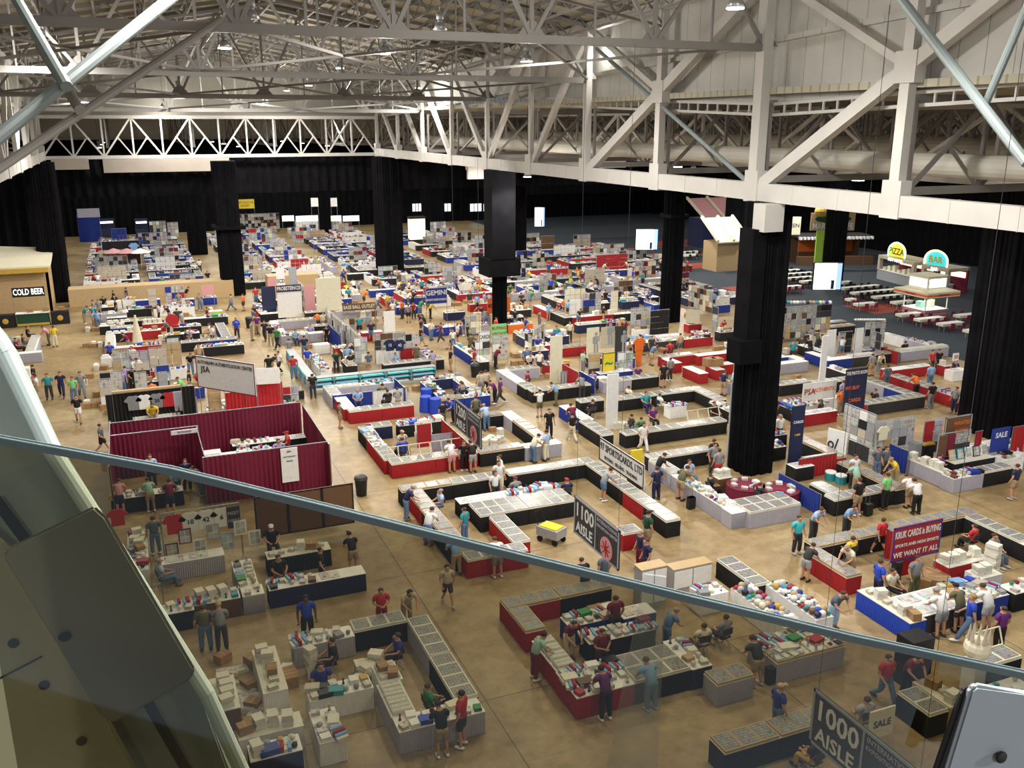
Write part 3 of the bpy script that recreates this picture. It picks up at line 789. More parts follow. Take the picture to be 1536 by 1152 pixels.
def fill(x, y, L, ax, code, wh):
    """goods on a table centred x,y, length L along axis ax (0=x, 1=y)"""
    def pos(u, v): return (x + u, y + v) if ax == 0 else (x - v, y + u)
    r0 = 0 if ax == 0 else PI / 2
    z = .765
    for code_ in code:
        if code_ in 'cCo':
            n = max(1, round(L / .64))
            k = {'c': 'display_case', 'C': 'display_case_wood', 'o': 'display_case_open'}[code_]
            for i in range(n):
                p = pos((i + .5) * L / n - L / 2, 0); item(k, *p, z, r0, wh, (L / n / .655, 1.05, 1.0))
        elif code_ == 'b':
            n = int(L / .43)
            for i in range(n): p = pos((i + .5) * L / n - L / 2, 0); item('card_box', *p, z, r0 + rnd.uniform(-.04, .04), wh)
        elif code_ == 's':
            for i in range(int(L / .4)): p = pos((i + .5) * .4 - L / 2, rnd.uniform(-.12, .12)); item(rnd.choice(['box_stack', 'carton', 'box_stack', 'magazine_stack']), *p, z, r0 + rnd.uniform(-.3, .3), wh)
        elif code_ == 'm':
            n = int(L / .30)
            for i in range(n):
                for v in (-.19, .19):
                    if rnd.random() < .93:
                        p = pos((i + .5) * L / n - L / 2, v + rnd.uniform(-.03, .03)); k = rnd.choice(['magazine_stack', 'small_box_row', 'binder_pair', 'figurine', 'baseball_cap', 'ball', 'magazine_stack', 'shirt_pile'])
                        item(k, *p, z, r0 + rnd.uniform(-.3, .3), wh, rnd.uniform(.85, 1.1))
        elif code_ == 'w':
            for i in range(int(L / .95)): p = pos((i + .5) * .95 - L / 2, 0); item('sheet_spread', *p, z + .002, r0, wh, .9)
        elif code_ == 'h':
            n = int(L / .25)
            for i in range(n):
                for v in (-.24, 0, .22): p = pos((i + .5) * L / n - L / 2, v); item(rnd.choice(['helmet', 'baseball_cap', 'helmet']), *p, z, r0 + rnd.uniform(-.5, .5), wh)
        elif code_ == 'p':
            n = int(L / .5)
            for i in range(n): p = pos((i + .5) * L / n - L / 2, .12); item('framed_photo', *p, z, r0 + (PI if rnd.random() < .0 else 0), wh)
        elif code_ == 'j':
            n = int(L / .55)
            for i in range(n): p = pos((i + .5) * L / n - L / 2, 0); item('shirt_pile', *p, z, r0, wh)
        elif code_ == 'f':
            for i in range(int(L / .22)): p = pos((i + .5) * .22 - L / 2, rnd.uniform(-.2, .2)); item('figurine', *p, z, r0, wh)
def one_table(cx_, cy_, L, ax, col, code, where, n, dz=0):
    if not inview((cx_, cy_, .7), 80): return
    h = (L / 2, .38) if ax == 0 else (.38, L / 2)
    r_ = (cx_ - h[0], cy_ - h[1], cx_ + h[0], cy_ + h[1])
    if any(a < r_[2] - .06 and c_ > r_[0] + .06 and b_ < r_[3] - .06 and d_ > r_[1] + .06 for a, b_, c_, d_ in RECTS): return
    if any(math.hypot(cx_ - a, cy_ - b_) < 1.6 for a, b_ in PILL): return
    RECTS.append(r_); NTAB[0] += 1
    if NTAB[0] > 296:
        FARTAB.append((cx_, cy_, L, ax, col)); fill(cx_, cy_, L - .04, ax, code, 'on table ' + where); return
    cn = WORD.get(col, col)
    lab = '%s skirted table, %s from the %s %s' % (cn, ORD[min(n, 11)], 'left' if ax == 0 else 'far end', where)
    o = put('skirted_table', TSK, (cx_, cy_, 0), 0 if ax == 0 else PI / 2, None, lab, 'table', mats=[M(col, .85)], scale=(L / 2, 1, 1))
    tc_ = 'white' if code[:1] in ('w', 'e', 'b', 'o', 'f', 'm') else 'boxwhite'
    put('tabletop', TTOP, parent=o, mats=[M(tc_, .5)])
    fill(cx_, cy_, L - .04, ax, code, 'on %s table %s' % (cn, where))
def run_world(x0, y0, x1, y1, ax, cols, codes, where):
    """a run of tables filling the rectangle"""
    if ax == 1:      # keep clear of the cross runs already laid
        lo, hi = y0, y1
        for (a, b_, c_, d_) in RECTS:
            if a < x1 - .05 and c_ > x0 + .05 and b_ < hi and d_ > lo:
                if (b_ + d_) / 2 > (lo + hi) / 2: hi = min(hi, b_ - .01)
                else: lo = max(lo, d_ + .01)
        y0, y1 = lo, hi
    else:
        lo, hi = x0, x1
        for (a, b_, c_, d_) in RECTS:
            if b_ < y1 - .05 and d_ > y0 + .05 and a < hi and c_ > lo:
                if (a + c_) / 2 > (lo + hi) / 2: hi = min(hi, a - .01)
                else: lo = max(lo, c_ + .01)
        x0, x1 = lo, hi
    L = (x1 - x0) if ax == 0 else (y1 - y0)
    if L < .6: return
    n = max(1, round(L / 2.1)); l = L / n
    for i in range(n):
        cx_ = x0 + (i + .5) * l if ax == 0 else (x0 + x1) / 2; cy_ = (y0 + y1) / 2 if ax == 0 else y1 - (i + .5) * l
        one_table(cx_, cy_, l - .012, ax, cols[i % len(cols)], codes[i % len(codes)], where, i)
def T(x0, y0, x1, y1, side, cols, codes, where, D=.76):
    """table run: pixel ends of one long top edge (height .76) and the side its depth lies on: b back, f front, r right, l left"""
    p, q = at(*c(x0, y0), .76), at(*c(x1, y1), .76)
    if isinstance(cols, str): cols = [cols]
    if isinstance(codes, str): codes = [codes]
    if side in 'bf':
        Y = (p.y + q.y) / 2; a, b_ = sorted((p.x, q.x)); y0_, y1_ = (Y, Y + D) if side == 'b' else (Y - D, Y)
        if D > 1: 
            run_world(a, y0_, b_, y0_ + .76, 0, cols, codes, where); run_world(a, y0_ + .77, b_, y0_ + 1.53, 0, cols, codes, where)
        else: run_world(a, y0_, b_, y1_, 0, cols, codes, where)
    else:
        X = (p.x + q.x) / 2; a, b_ = sorted((p.y, q.y)); x0_, x1_ = (X, X + D) if side == 'r' else (X - D, X)
        run_world(x0_, a, x1_, b_, 1, cols, codes, where)
def R(x0, y0, x1, y1, ax, cols, codes, where):
    run_world(x0, y0, x1, y1, ax, cols if isinstance(cols, list) else [cols], codes if isinstance(codes, list) else [codes], where)
# drape panel: pixel ends of the top edge at height h
def pleat(L, h, per=.22, amp=.035, t=.02):
    bm = bmesh.new(); n = max(6, int(L / per * 4)); prev = None
    for i in range(n + 1):
        s = i * L / n; o_ = amp * math.sin(s / per * 2 * PI) * (1 + .5 * math.sin(s * 2.3))
        vs = [bm.verts.new((s, o_ * k + dy, z)) for dy in (0, t) for z, k in ((0, 1.4), (h, .5))]
        if prev:
            bm.faces.new((prev[0], vs[0], vs[1], prev[1])); bm.faces.new((prev[2], prev[3], vs[3], vs[2])); bm.faces.new((prev[1], vs[1], vs[3], prev[3]))
        prev = vs
    return bm
def WP(P, Q, h, col, lab, z0=0.0):
    P, Q = Vector(P), Vector(Q); L = (Q - P).length; r = math.atan2(Q.y - P.y, Q.x - P.x)
    o = put('drape_panel', mesh_of(pleat(L, h - z0 - .03), 'drape_panel', [M(col, .8)]), (P.x, P.y, z0), r, None, lab, 'drape')
    bm = bmesh.new(); tube(bm, [(0, .01, h - z0), (L, .01, h - z0)], .025, 8)
    part('drape_rail', bm, [M('silver', .3, .7)], o)
    for s in (0, L):
        bm = bmesh.new(); tube(bm, [(s, .05, -z0 + .02), (s, .05, h - z0)], .025, 8); box(bm, s, .05, -z0 + .001, .35, .35, .02); part('drape_post', bm, [M('silver', .3, .7)], o)
    return o
def W(x0, y0, x1, y1, h, col, lab, z0=0.0, snap=True):
    p, q = at(*c(x0, y0), h), at(*c(x1, y1), h)
    if snap:
        if abs(p.x - q.x) > abs(p.y - q.y): p.y = q.y = (p.y + q.y) / 2
        else: p.x = q.x = (p.x + q.x) / 2
    return WP((p.x, p.y, 0), (q.x, q.y, 0), h, col, lab, z0)
def PH(x, y, ps, face, shirt, bot='khaki', **k):
    """person by the pixel of the top of the head"""
    z = dict(sit=1.27, browse=1.62).get(ps, 1.72)
    p = at(*c(x, y), z)
    if ps == 'browse':
        f = FACE[face]; p.x += math.sin(f) * .33; p.y -= math.cos(f) * .33
    return person(p.x, p.y, ps, face, shirt, bot, **k)
# board / banner: top edge pixels at height z, hung or on posts
def board(name, cat, lab, P, Q, z, h, col, texts=(), posts=False, thick=.05, emit=None, border=None, ztop_posts=None):
    P, Q = Vector(P), Vector(Q)
    if RT.dot(Q - P) < 0: P, Q = Q, P
    L = (Q - P).length; r = math.atan2(Q.y - P.y, Q.x - P.x)
    bm = bmesh.new(); box(bm, L / 2, 0, 0, L, thick, h)
    m_ = M(col, .6) if not emit else emis(name + '_glow', PAL[col], emit)
    o = put(name, mesh_of(bm, name, [m_]), (P.x, P.y, z - h), r, None, lab, cat)
    if border:
        bm = bmesh.new()
        for zz in (.0, h - .06): box(bm, L / 2, -thick / 2 - .005, zz, L, .012, .06)
        for xx in (.03, L - .03): box(bm, xx, -thick / 2 - .005, 0, .06, .012, h)
        part('sign_border', bm, [M(border, .5)], o)
    for tx in texts:
        s_, u, v, size, tcol = tx[:5]
        al = tx[5] if len(tx) > 5 else 'CENTER'
        t = put('lettering', text_mesh(s_, size, M(tcol, .5) if not (emit or (len(tx) > 6 and tx[6])) else emis('letters_' + tcol, PAL[tcol], 1.3), al), (u * L, -thick / 2 - .012, v * h), 0, o)
        t.rotation_euler = (PI / 2, 0, 0)
        xs = [v.co.x for v in t.data.vertices]; wd = max(xs) - min(xs); mx_ = 2 * min(u, 1 - u) * L * .94
        if wd > mx_: t.scale = (mx_ / wd, 1, 1)
    if posts:
        for s in (.03, L - .03):
            bm = bmesh.new(); tube(bm, [(s, .04, -(z - h)), (s, .04, h)], .02, 8); box(bm, s, .04, -(z - h), .3, .3, .02); part('sign_post', bm, [M('silver', .4, .6)], o)
    return o
def B(name, cat, lab, x0, y0, x1, y1, z, h, col, texts=(), snap=True, **k):
    p, q = at(*c(x0, y0), z), at(*c(x1, y1), z)
    if snap:
        if abs(p.x - q.x) > abs(p.y - q.y): p.y = q.y = (p.y + q.y) / 2
        else: p.x = q.x = (p.x + q.x) / 2
    return board(name, cat, lab, (p.x, p.y, 0), (q.x, q.y, 0), z, h, col, texts, **k)
PILL[:] = PILLARS
# ================================================================ layout, middle distance (read off the photograph)
# --- booth with two seated vendors, red front
V(480, 560, 4.8)
w1 = 'in red-fronted booth right of maroon drapes'
T(205, 275, 685, 235, 'b', 'red', ['c', 'cw'], w1); T(80, 175, 205, 275, 'r', 'red', 'e', w1)
T(12, 90, 530, 50, 'f', ['grey', 'grey', 'white'], ['c', 'm', 'e'], w1); T(12, 90, 80, 175, 'r', 'grey', 'c', w1)
W(90, 158, 375, 130, .9, 'blue', 'low blue drape behind the seated vendor in light blue'); W(378, 128, 630, 108, .9, 'white', 'low white drape behind the vendor in black')
W(530, 35, 612, 105, 1.0, 'blue', 'short blue side drape at the rear corner of the white drape')
PH(270, 118, 'sit', 's', 'skyblue', 'navy', hair='hairgrey', where=w1); PH(480, 120, 'sit', 'n', 'black', 'charcoal', where=w1); PH(445, 75, 'sit', 'n', 'olive', 'charcoal', where=w1)
PH(565, 115, 'browse', 'n', 'grayshirt', 'khaki', shorts=True, where='at ' + w1[3:]); PH(135, 200, 'stand', 'e', 'olive', 'khaki', shorts=True, where='at ' + w1[3:])
# --- booth under the 1200 sign, red and blue
w1 = 'in booth left of 1200 sign'
T(515, 660, 1140, 575, 'b', 'red', ['o', 'o', 'm'], w1); T(248, 395, 515, 660, 'r', ['black', 'red', 'red'], ['cm', 'm', 'c'], w1)
T(285, 372, 500, 352, 'f', 'navy', 'c', w1); T(540, 350, 860, 318, 'f', ['black', 'blue'], ['m', 'c'], w1)
W(865, 330, 1085, 510, 1.5, 'red', 'red side drape beside the 1200 aisle sign'); W(800, 445, 985, 425, 1.3, 'grey', 'pale grey drape behind the two standing men in white')
B('picture_board', 'board', 'red board of four framed portraits standing in a booth', 695, 370, 800, 362, 2.0, 1.3, 'red')
V(480, 560, 4.8)
for i in range(4): item('framed_photo', *(at(*c(715 + 60 * (i % 2), 470 - 70 * (i // 2)), 1.0).xy), .8, 0, 'on the red portrait board', 1.1, 'cream')
PH(585, 465, 'sit', 'n', 'royal', 'navy', where=w1); PH(910, 468, 'browse', 'n', 'white', 'pink', shorts=True, where=w1); PH(950, 462, 'stand', 's', 'black', 'black', where=w1)
PH(1085, 490, 'browse', 'n', 'black', 'silver', shorts=True, where=w1, top='cap', hair='black'); PH(595, 420, 'sit', 's', 'beige', 'khaki', top='cap', hair='tan', where=w1)
# --- black booth right of the sign
w1 = 'in black-skirted booth under 1200 sign'
T(1148, 575, 1480, 540, 'b', 'black', 'C', w1)
V(740, 560, 4.8)
T(215, 545, 492, 500, 'b', 'grey', 'w', w1); T(492, 500, 100, 270, 'l', ['grey', 'black', 'black', 'black'], ['w', 'C', 'C', 'm'], w1); T(-120, 290, 90, 270, 'f', 'black', 'C', w1)
PH(245, 415, 'browse', 'e', 'cream', 'denim', where=w1); PH(300, 400, 'stand', 'nw', 'lightblue', 'cream', where=w1); PH(335, 125, 'photo', 'n', 'white', 'olive', shorts=True, where='in aisle behind 1200 sign')
PH(403, 265, 'stand', 's', 'black', 'black', where='in aisle behind 1200 sign'); PH(570, 285, 'walk', 'n', 'black', 'cream', top='cap', hair='black', where='in aisle behind 1200 sign')
item('box_stack', *at(*c(690 - 740 + 100, 470), .5).xy, .75, 0, 'inside ' + w1[3:]); item('carton', *at(*c(-5, 420), 0).xy, 0.0, 0, 'inside ' + w1[3:])
for i in range(6): item('box_stack', *at(*c(-60 + 22 * i, 470 - 14 * (i % 3)), .4).xy, .0, .3 * i, 'piled on floor ' + w1)
# --- blue booth behind the 1200 sign
V(480, 560, 4.8)
w1 = 'in small blue booth behind 1200 sign'
T(840, 195, 1235, 160, 'b', 'blue', ['C', 'm'], w1); T(1235, 165, 1010, 35, 'l', 'blue', ['b', 'm'], w1); T(740, 30, 1000, 12, 'f', ['navy', 'blue'], 'm', w1); T(735, 40, 840, 195, 'r', 'blue', 'm', w1)
for x_, y_ in ((765, 110), (760, 165), (830, 180)):
    p = at(*c(x_, y_), 1.0); solo('covered_bin', build(('cone', 0, 0, 0, .42, .36, 1.0, 14)), [M('royal', .6)], 'round bin covered in blue plastic ' + w1, 'bin', (p.x, p.y, 0))
PH(1225, 45, 'browse', 'w', 'purple', 'black', where=w1); PH(1035, 65, 'sit', 'n', 'grayshirt', 'denim', where=w1); PH(985, 60, 'sit', 'n', 'maroon', 'black', where=w1)
PH(1160, -20, 'stand', 'n', 'beige', 'grayshirt', shorts=True, where=w1); PH(925, 185, 'browse', 'w', 'royal', 'black', where='under the 1200 sign'); PH(870, 195, 'stand', 'n', 'black', 'olive', where='under the 1200 sign')
PH(1185, 215, 'browse', 'n', 'lightblue', 'denim', hair='hairgrey', where='behind the 1200 sign'); PH(1125, 175, 'stand', 'n', 'olive', 'charcoal', where='behind the 1200 sign')
# --- long booth between the 1200 and 1100 signs
w1 = 'in long booth before 1100 sign'
V(580, 700, 4.8)
T(85, 155, 780, 32, 'f', 'black', ['C', 'c'], w1)
V(740, 560, 4.8)
T(60, 690, 700, 622, 'f', 'black', 'c', w1); T(700, 622, 1380, 1050, 'l', ['black', 'black', 'red', 'black', 'red'], 'c', w1, D=.76)
V(580, 700, 4.8)
T(575, 678, 1030, 612, 'b', 'red', 'c', w1); T(85, 155, 575, 678, 'r', ['red', 'black', 'black', 'black'], ['C', 'C', 'C', 'c', 'c'], w1)
T(520, 262, 1240, 165, 'b', 'black', ['w', 'm', 'w', 'm'], w1)
T(660, 350, 1380, 262, 'b', 'black', 'c', w1, D=1.54); T(1055, 600, 885, 345, 'l', ['red', 'black'], 'c', w1)
T(1000, 500, 800, 345, 'l', 'black', 'c', w1)
PH(185, 140, 'browse', 'e', 'navy', 'denim', hair='hairgrey', where=w1); PH(370, 160, 'sit', 'w', 'lightblue', 'denim', hair='hairgrey', where=w1); PH(385, 285, 'browse', 'ne', 'white', 'denim', where=w1)
PH(560, 285, 'stand', 'nw', 'teal', 'denim', where=w1); PH(535, 445, 'browse', 'n', 'skyblue', 'khaki', hair='hairgrey', where=w1); PH(765, 495, 'browse', 'n', 'white', 'grayshirt', shorts=True, where=w1)
PH(800, 45, 'stand', 's', 'white', 'charcoal', hair='hairbrown', top='longhair', where=w1); PH(945, 90, 'sit', 'n', 'grayshirt', 'charcoal', hair='maroon', top='cap', where=w1); PH(1295, 75, 'sit', 'n', 'navy', 'black', hair='red', top='cap', where=w1)
PH(805, -35, 'stand', 's', 'white', 'white', where=w1)
V(740, 560, 4.8)
PH(840, 685, 'browse', 'e', 'silver', 'denim', shorts=True, where=w1); PH(1115, 1000, 'stand', 'e', 'darkgreen', 'khaki', shorts=True, top='cap', hair='black', where=w1)
PH(50, 590, 'stand', 'w', 'white', 'white', where=w1)
V(860, 720, 4.8)
T(360, 400, 500, 372, 'b', 'red', 'c', w1); PH(490, 370, 'stand', 'w', 'navy', 'maroon', hair='hairgrey', where='right of 1100 sign'); PH(530, 430, 'stand', 'w', 'navy', 'navy', where='right of 1100 sign')
PH(60, 560, 'browse', 'n', 'black', 'charcoal', where='left of 1100 sign'); PH(225, 530, 'stand', 'n', 'slate', 'slate', where='below the 1100 sign')
# --- white cabinets booth right of the 1100 sign
w1 = 'in white cabinet booth'
def cabinet(x0, y0, x1, y1, h, lab, n=2, glow='white', d=.55):
    p, q = at(*c(x0, y0), h), at(*c(x1, y1), h); Y = (p.y + q.y) / 2; L = abs(q.x - p.x); x = min(p.x, q.x)
    bm = bmesh.new(); box(bm, L / 2, d / 2, .0, L, d, .12); box(bm, L / 2, d / 2, .12, L, d - .04, h - .16)
    o = solo('showcase_cabinet', bm, [M('silver', .3)], lab, 'cabinet', (x, Y, 0))
    bm = bmesh.new(); box(bm, L / 2, d / 2, h - .04, L + .04, d + .04, .04); part('cabinet_top', bm, [M('tan', .3)], o)
    for i in range(n):
        bm = bmesh.new(); box(bm, (i + .5) * L / n, -.01, .16, L / n - .05, .03, h - .26); part('sliding_door', bm, [M(glow, .3)], o)
    RECTS.append((x, Y, x + L, Y + d))
    return o
cabinet(715, 640, 1010, 598, 1.0, 'white fronted showcase cabinet with two sliding doors right of the 1100 sign')
cabinet(490, 648, 680, 615, 1.6, 'tall frosted white cabinet right of the 1100 sign')
T(1015, 600, 1145, 570, 'f', 'black', 'c', w1) if False else None
T(1140, 555, 1420, 745, 'l', ['black', 'black'], ['c', 'c'], w1)
T(1260, 640, 1430, 760, 'l', 'black', 'm', w1) if False else None
V(1024, 768, 3)
w2 = 'on the helmet and cap tables'
T(80, 385, 210, 360, 'b', 'white', 'm', w2)
T(330, 330, 640, 480, 'r', ['white', 'white', 'grey'], ['mh', 'h', 'hm'], w2); T(270, 330, 560, 500, 'l', ['white', 'white', 'white'], ['h', 'hm', 'h'], w2)
T(430, 690, 728, 600, 'b', 'grey', ['Cm', 'Cm', 'b'], w2, D=1.54)
T(150, 780, 330, 745, 'b', 'grey', 'C', w2); T(0, 560, 128, 690, 'l', 'navy', 'm', w2)
PH(90, 490, 'sit', 'n', 'cream', 'khaki', where=w2); PH(185, 460, 'sit', 'n', 'grayshirt', 'charcoal', where=w2)
PH(320, 560, 'browse', 'n', 'charcoal', 'khaki', shorts=True, where='at cards below the glass edge'); PH(683, 372, 'browse', 's', 'slate', 'lightblue', where='right of the cap tables')
PH(440, 775, 'stand', 'e', 'blue', 'denim', hair='tan', top='cap', where='below the glass edge near 1000 sign'); PH(930, 640, 'walk', 's', 'crimson', 'denim', hair='hairbrown', where='below the glass edge near 1000 sign')
V(740, 860, 4.267)
PH(1170, 215, 'browse', 'e', 'denim', 'denim', hair='hairgrey', where='behind the red skirted corner booth')
# --- red-skirted corner booth under the glass
w1 = 'in dark booth behind glass, centre'
T(515, 780, 1390, 610, 'b', ['red', 'black', 'black'], ['m', 'c', 'c'], w1, D=1.1); T(250, 430, 515, 780, 'r', 'red', ['b', 'c', 'c', 'm'], w1)
w2 = 'in bookish booth behind glass, centre'
T(5, 135, 740, 75, 'f', ['red', 'black', 'black'], ['C', 'C', 'm'], w2); T(5, 135, 210, 385, 'r', ['red', 'navy'], ['C', 'm'], w2)
T(470, 330, 830, 290, 'b', 'blue', ['m', 'w'], w2); T(600, 440, 1060, 370, 'b', ['black', 'grey'], ['m', 'mb'], w2); T(830, 290, 1050, 250, 'b', 'blue', 'w', w2)
item('carton', *at(*c(700, 160), 1.0).xy, .0, 0, w2, 2.2)
PH(325, 385, 'browse', 'e', 'mint', 'maroon', hair='hairblack', where='at left of centre booth behind glass'); PH(515, 305, 'browse', 's', 'maroon', 'cream', where=w1); PH(725, 385, 'fold', 's', 'maroon', 'charcoal', where=w1)
PH(668, 575, 'browse', 'n', 'purple', 'black', hair='hairblack', where='at front of centre booth behind glass'); PH(985, 545, 'browse', 'n', 'skyblue', 'denim', where='at front of centre booth behind glass')
PH(820, 100, 'stand', 'n', 'maroon', 'charcoal', where=w2)
# --- grey U booth bottom left of centre
w1 = 'in grey booth behind glass'
V(500, 860, 4.114)
T(405, 985, 958, 880, 'b', 'grey', ['m', 'm', 'c'], w1, D=1.0); T(958, 880, 590, 260, 'l', ['grey', 'black'], ['c'], w1)
T(90, 290, 590, 215, 'f', ['black', 'black', 'grey'], ['c', 'o', 'm'], w1); T(260, 690, 405, 985, 'r', 'grey', ['b', 'w', 'b'], w1)
V(280, 880, 4.235)
T(655, 315, 1060, 245, 'f', ['grey', 'grey'], ['m', 'o'], w1); T(780, 735, 1190, 640, 'b', 'white', ['m', 'c'], w1); T(760, 800, 860, 1000, 'r', 'white', ['m', 'b'], w1)
T(1190, 500, 1270, 760, 'r', 'white', 'bs', w1)
T(820, 1030, 1040, 985, 'b', 'grey', 'm', w1)
for i in range(7): item(['box_stack', 'card_box'][i % 2], *at(*c(1100 + 50 * (i % 3), 400 + 45 * (i // 3)), .9).xy, .2 * (i % 3), .5 * i, 'piled ' + w1, 1.2)
for i in range(3): item('box_stack', *at(*c(790, 500), .4).xy, .36 * i, .2 * i, 'stacked tower ' + w1)
V(500, 860, 4.114)
PH(292, 85, 'fold', 's', 'crimson', 'red', where='behind the grey booth'); PH(462, 95, 'browse', 's', 'beige', 'khaki', hair='hairblack', top='longhair', where='behind the grey booth')
PH(605, 670, 'sit', 'e', 'green', 'black', where=w1); PH(645, 790, 'browse', 'n', 'black', 'khaki', shorts=True, hair='black', top='cap', where='at front of grey booth')
PH(775, 730, 'stand', 'nw', 'crimson', 'charcoal', shorts=True, hair='black', where='at front of grey booth', scale=1.08); PH(375, 375, 'sit', 'w', 'blue', 'black', where=w1)
PH(700, -60, 'walk', 's', 'beige', 'charcoal', shorts=True, hair='hairblack', where='alone in the aisle behind the glass')
V(280, 880, 4.235)
PH(755, 75, 'stand', 's', 'royal', 'black', hair='hairblack', sk='darkskin', where='behind the grey booth', scale=1.06); PH(860, 515, 'sit', 's', 'blue', 'denim', where=w1); PH(900, 340, 'sit', 'w', 'black', 'black', where=w1)
PH(100, 120, 'stand', 'n', 'olive', 'denim', where='at far left behind the glass')
# --- shipping clutter bottom left
w1 = 'in packing clutter behind glass, bottom left'
T(330, 985, 745, 880, 'b', 'white', ['s', 's'], w1); T(400, 1100, 745, 1050, 'b', 'navy', ['ms', 's'], w1); T(520, 380, 690, 640, 'l', 'white', ['s', 'sm', 's'], w1); T(270, 560, 370, 760, 'l', 'brown', 's', w1)
for i in range(26):
    p = at(*c(rnd.uniform(180, 660), rnd.uniform(420, 880)), .3); x_, y_ = clear_of_tables(p.x, p.y, .25); item(rnd.choice(['carton', 'box_stack', 'carton', 'card_box']), x_, y_, 0, rnd.uniform(0, 3), w1, rnd.uniform(.9, 1.4))
# --- jersey booth behind the glass
V(150, 640, 3.84)
w1 = 'in jersey booth behind glass'
T(970, 940, 1536, 850, 'b', 'navy', ['m', 'w', 'm'], w1); T(965, 770, 1330, 700, 'b', 'black', ['s', 'm'], w1); T(820, 980, 950, 960, 'b', 'grey', 'm', w1); T(330, 1090, 545, 1055, 'b', 'black', 'm', w1)
T(545, 1030, 810, 985, 'b', 'brown', ['ms', 'm'], w1); T(820, 980, 745, 780, 'r', 'grey', ['m', 'ms'], w1); T(350, 790, 720, 745, 'b', 'grey', 'w', w1); T(160, 840, 280, 820, 'b', 'white', 'm', w1); T(130, 620, 190, 800, 'r', 'white', 'ms', w1)
T(1310, 885, 1536, 850, 'b', 'navy', 'f', w1)
def rack(x0, y0, x1, y1, h, lab, kids, mat=None):
    p, q = at(*c(x0, y0), h), at(*c(x1, y1), h); p.y = q.y = (p.y + q.y) / 2; L = abs(q.x - p.x)
    bm = bmesh.new(); tube(bm, [(0, 0, .02), (0, 0, h), (L, 0, h), (L, 0, .02)], .03, 8); tube(bm, [(0, 0, h * .45), (L, 0, h * .45)], .02, 8)
    o = solo('display_rail', bm, [M('silver', .4, .5)], lab, 'rail', (min(p.x, q.x), p.y, 0))
    return p, L
def jersey(x, y, z, col, num='', where='', pants=False, r=0, s=1.0):
    k = 'J' + ('p' if pants else '')
    if k not in PROTO:
        bm = bmesh.new()
        if pants: pts = [(-.2, 0), (-.17, -.95), (-.03, -.95), (0, -.35), (.03, -.95), (.17, -.95), (.2, 0)]
        else: pts = [(-.12, 0), (-.25, -.05), (-.45, -.27), (-.33, -.37), (-.26, -.27), (-.27, -.78), (.27, -.78), (.26, -.27), (.33, -.37), (.45, -.27), (.25, -.05), (.12, 0), (0, -.06)]
        prism(bm, [(a, -.035, b_) for a, b_ in pts[::-1]], (0, .07, 0)); bmesh.ops.bevel(bm, geom=bm.edges[:], offset=.015, segments=1, affect='EDGES'); PROTO[k] = mesh_of(bm, 'jersey', [M('white')])
    o = put('hanging_jersey', PROTO[k], (x, y, z), r, None, '%s %s %s' % (WORD.get(col, col), ('sports jersey numbered ' + num if num else ('hanging uniform trousers' if pants else 'hanging sports jersey')), where), 'jersey', mats=[M(col, .85)], scale=(s, s, s))
    if num:
        t = put('jersey_number', text_mesh(num, .26, M('navy' if col != 'navy' else 'white', .6)), (0, -.05, -.38), 0, o); t.rotation_euler = (PI / 2, 0, 0)
p, L = rack(345, 500, 800, 440, 2.3, 'long metal rail carrying jerseys behind the glass', [])
for i, (col_, n_) in enumerate([('crimson', ''), ('white', '10'), ('white', '42'), ('white', '6')]): jersey(p.x + .5 + i * L * .2, p.y - .06, 2.22, col_, n_, 'on rail behind the glass', s=1.1)
board('notice_board', 'sign', 'dark notice board at the right end of the jersey rail', (p.x + L * .83, p.y - .1, 0), (p.x + L, p.y - .1, 0), 2.2, .95, 'charcoal', [('MEET', .5, .7, .2, 'grey'), ('HERE', .5, .35, .2, 'grey')])
for i in range(7): item('framed_photo', p.x + .3 + i * .55, p.y - .2, .95 if i % 2 else .4, 0, 'below the jersey rail', 1.1)
jersey(*at(*c(95, 480), 1.6).xy, 1.65, 'crimson', '', 'at left edge behind glass')
PH(285, 520, 'stand', 'n', 'slate', 'denim', where='left of the jersey rail'); PH(355, 760, 'sit', 'e', 'lightblue', 'denim', hair='hairgrey', where='below the jersey rail'); PH(600, 1040, 'browse', 'n', 'grayshirt', 'charcoal', hair='tan', top='cap', where='by the brown table')
PH(1440, 610, 'browse', 'n', 'black', 'khaki', shorts=True, hair='black', top='cap', where='right of jersey booth'); PH(1280, 720, 'stand', 'e', 'black', 'black', where='right of jersey booth'); PH(1030, 750, 'sit', 's', 'black', 'brown', where=w1); PH(985, 575, 'sit', 's', 'black', 'black', hair='white', top='cap', where=w1)
PH(100, 310, 'browse', 'n', 'pink', 'navy', shorts=True, where='in group at maroon drape corner'); PH(275, 290, 'browse', 'n', 'mint', 'khaki', shorts=True, where='in group at maroon drape corner'); PH(390, 310, 'browse', 'n', 'maroon', 'navy', shorts=True, where='in group at maroon drape corner')
PH(285, 168, 'stand', 's', 'lightblue', 'charcoal', where='inside the maroon enclosure'); PH(488, 185, 'stand', 's', 'navy', 'black', where='inside the maroon enclosure'); PH(430, 245, 'browse', 's', 'skyblue', 'black', where='inside the maroon enclosure'); PH(530, 225, 'browse', 'w', 'slate', 'denim', where='inside the maroon enclosure')
w1 = 'in maroon enclosure'
T(60, 425, 480, 365, 'b', 'black', ['m', 'm'], 'at maroon drape corner')
T(590, 165, 700, 152, 'b', 'white', 'w', w1); T(600, 190, 1000, 140, 'b', 'black', ['w', 'm'], w1)
T(760, 105, 1220, 65, 'b', 'black', ['m', 'w'], w1)
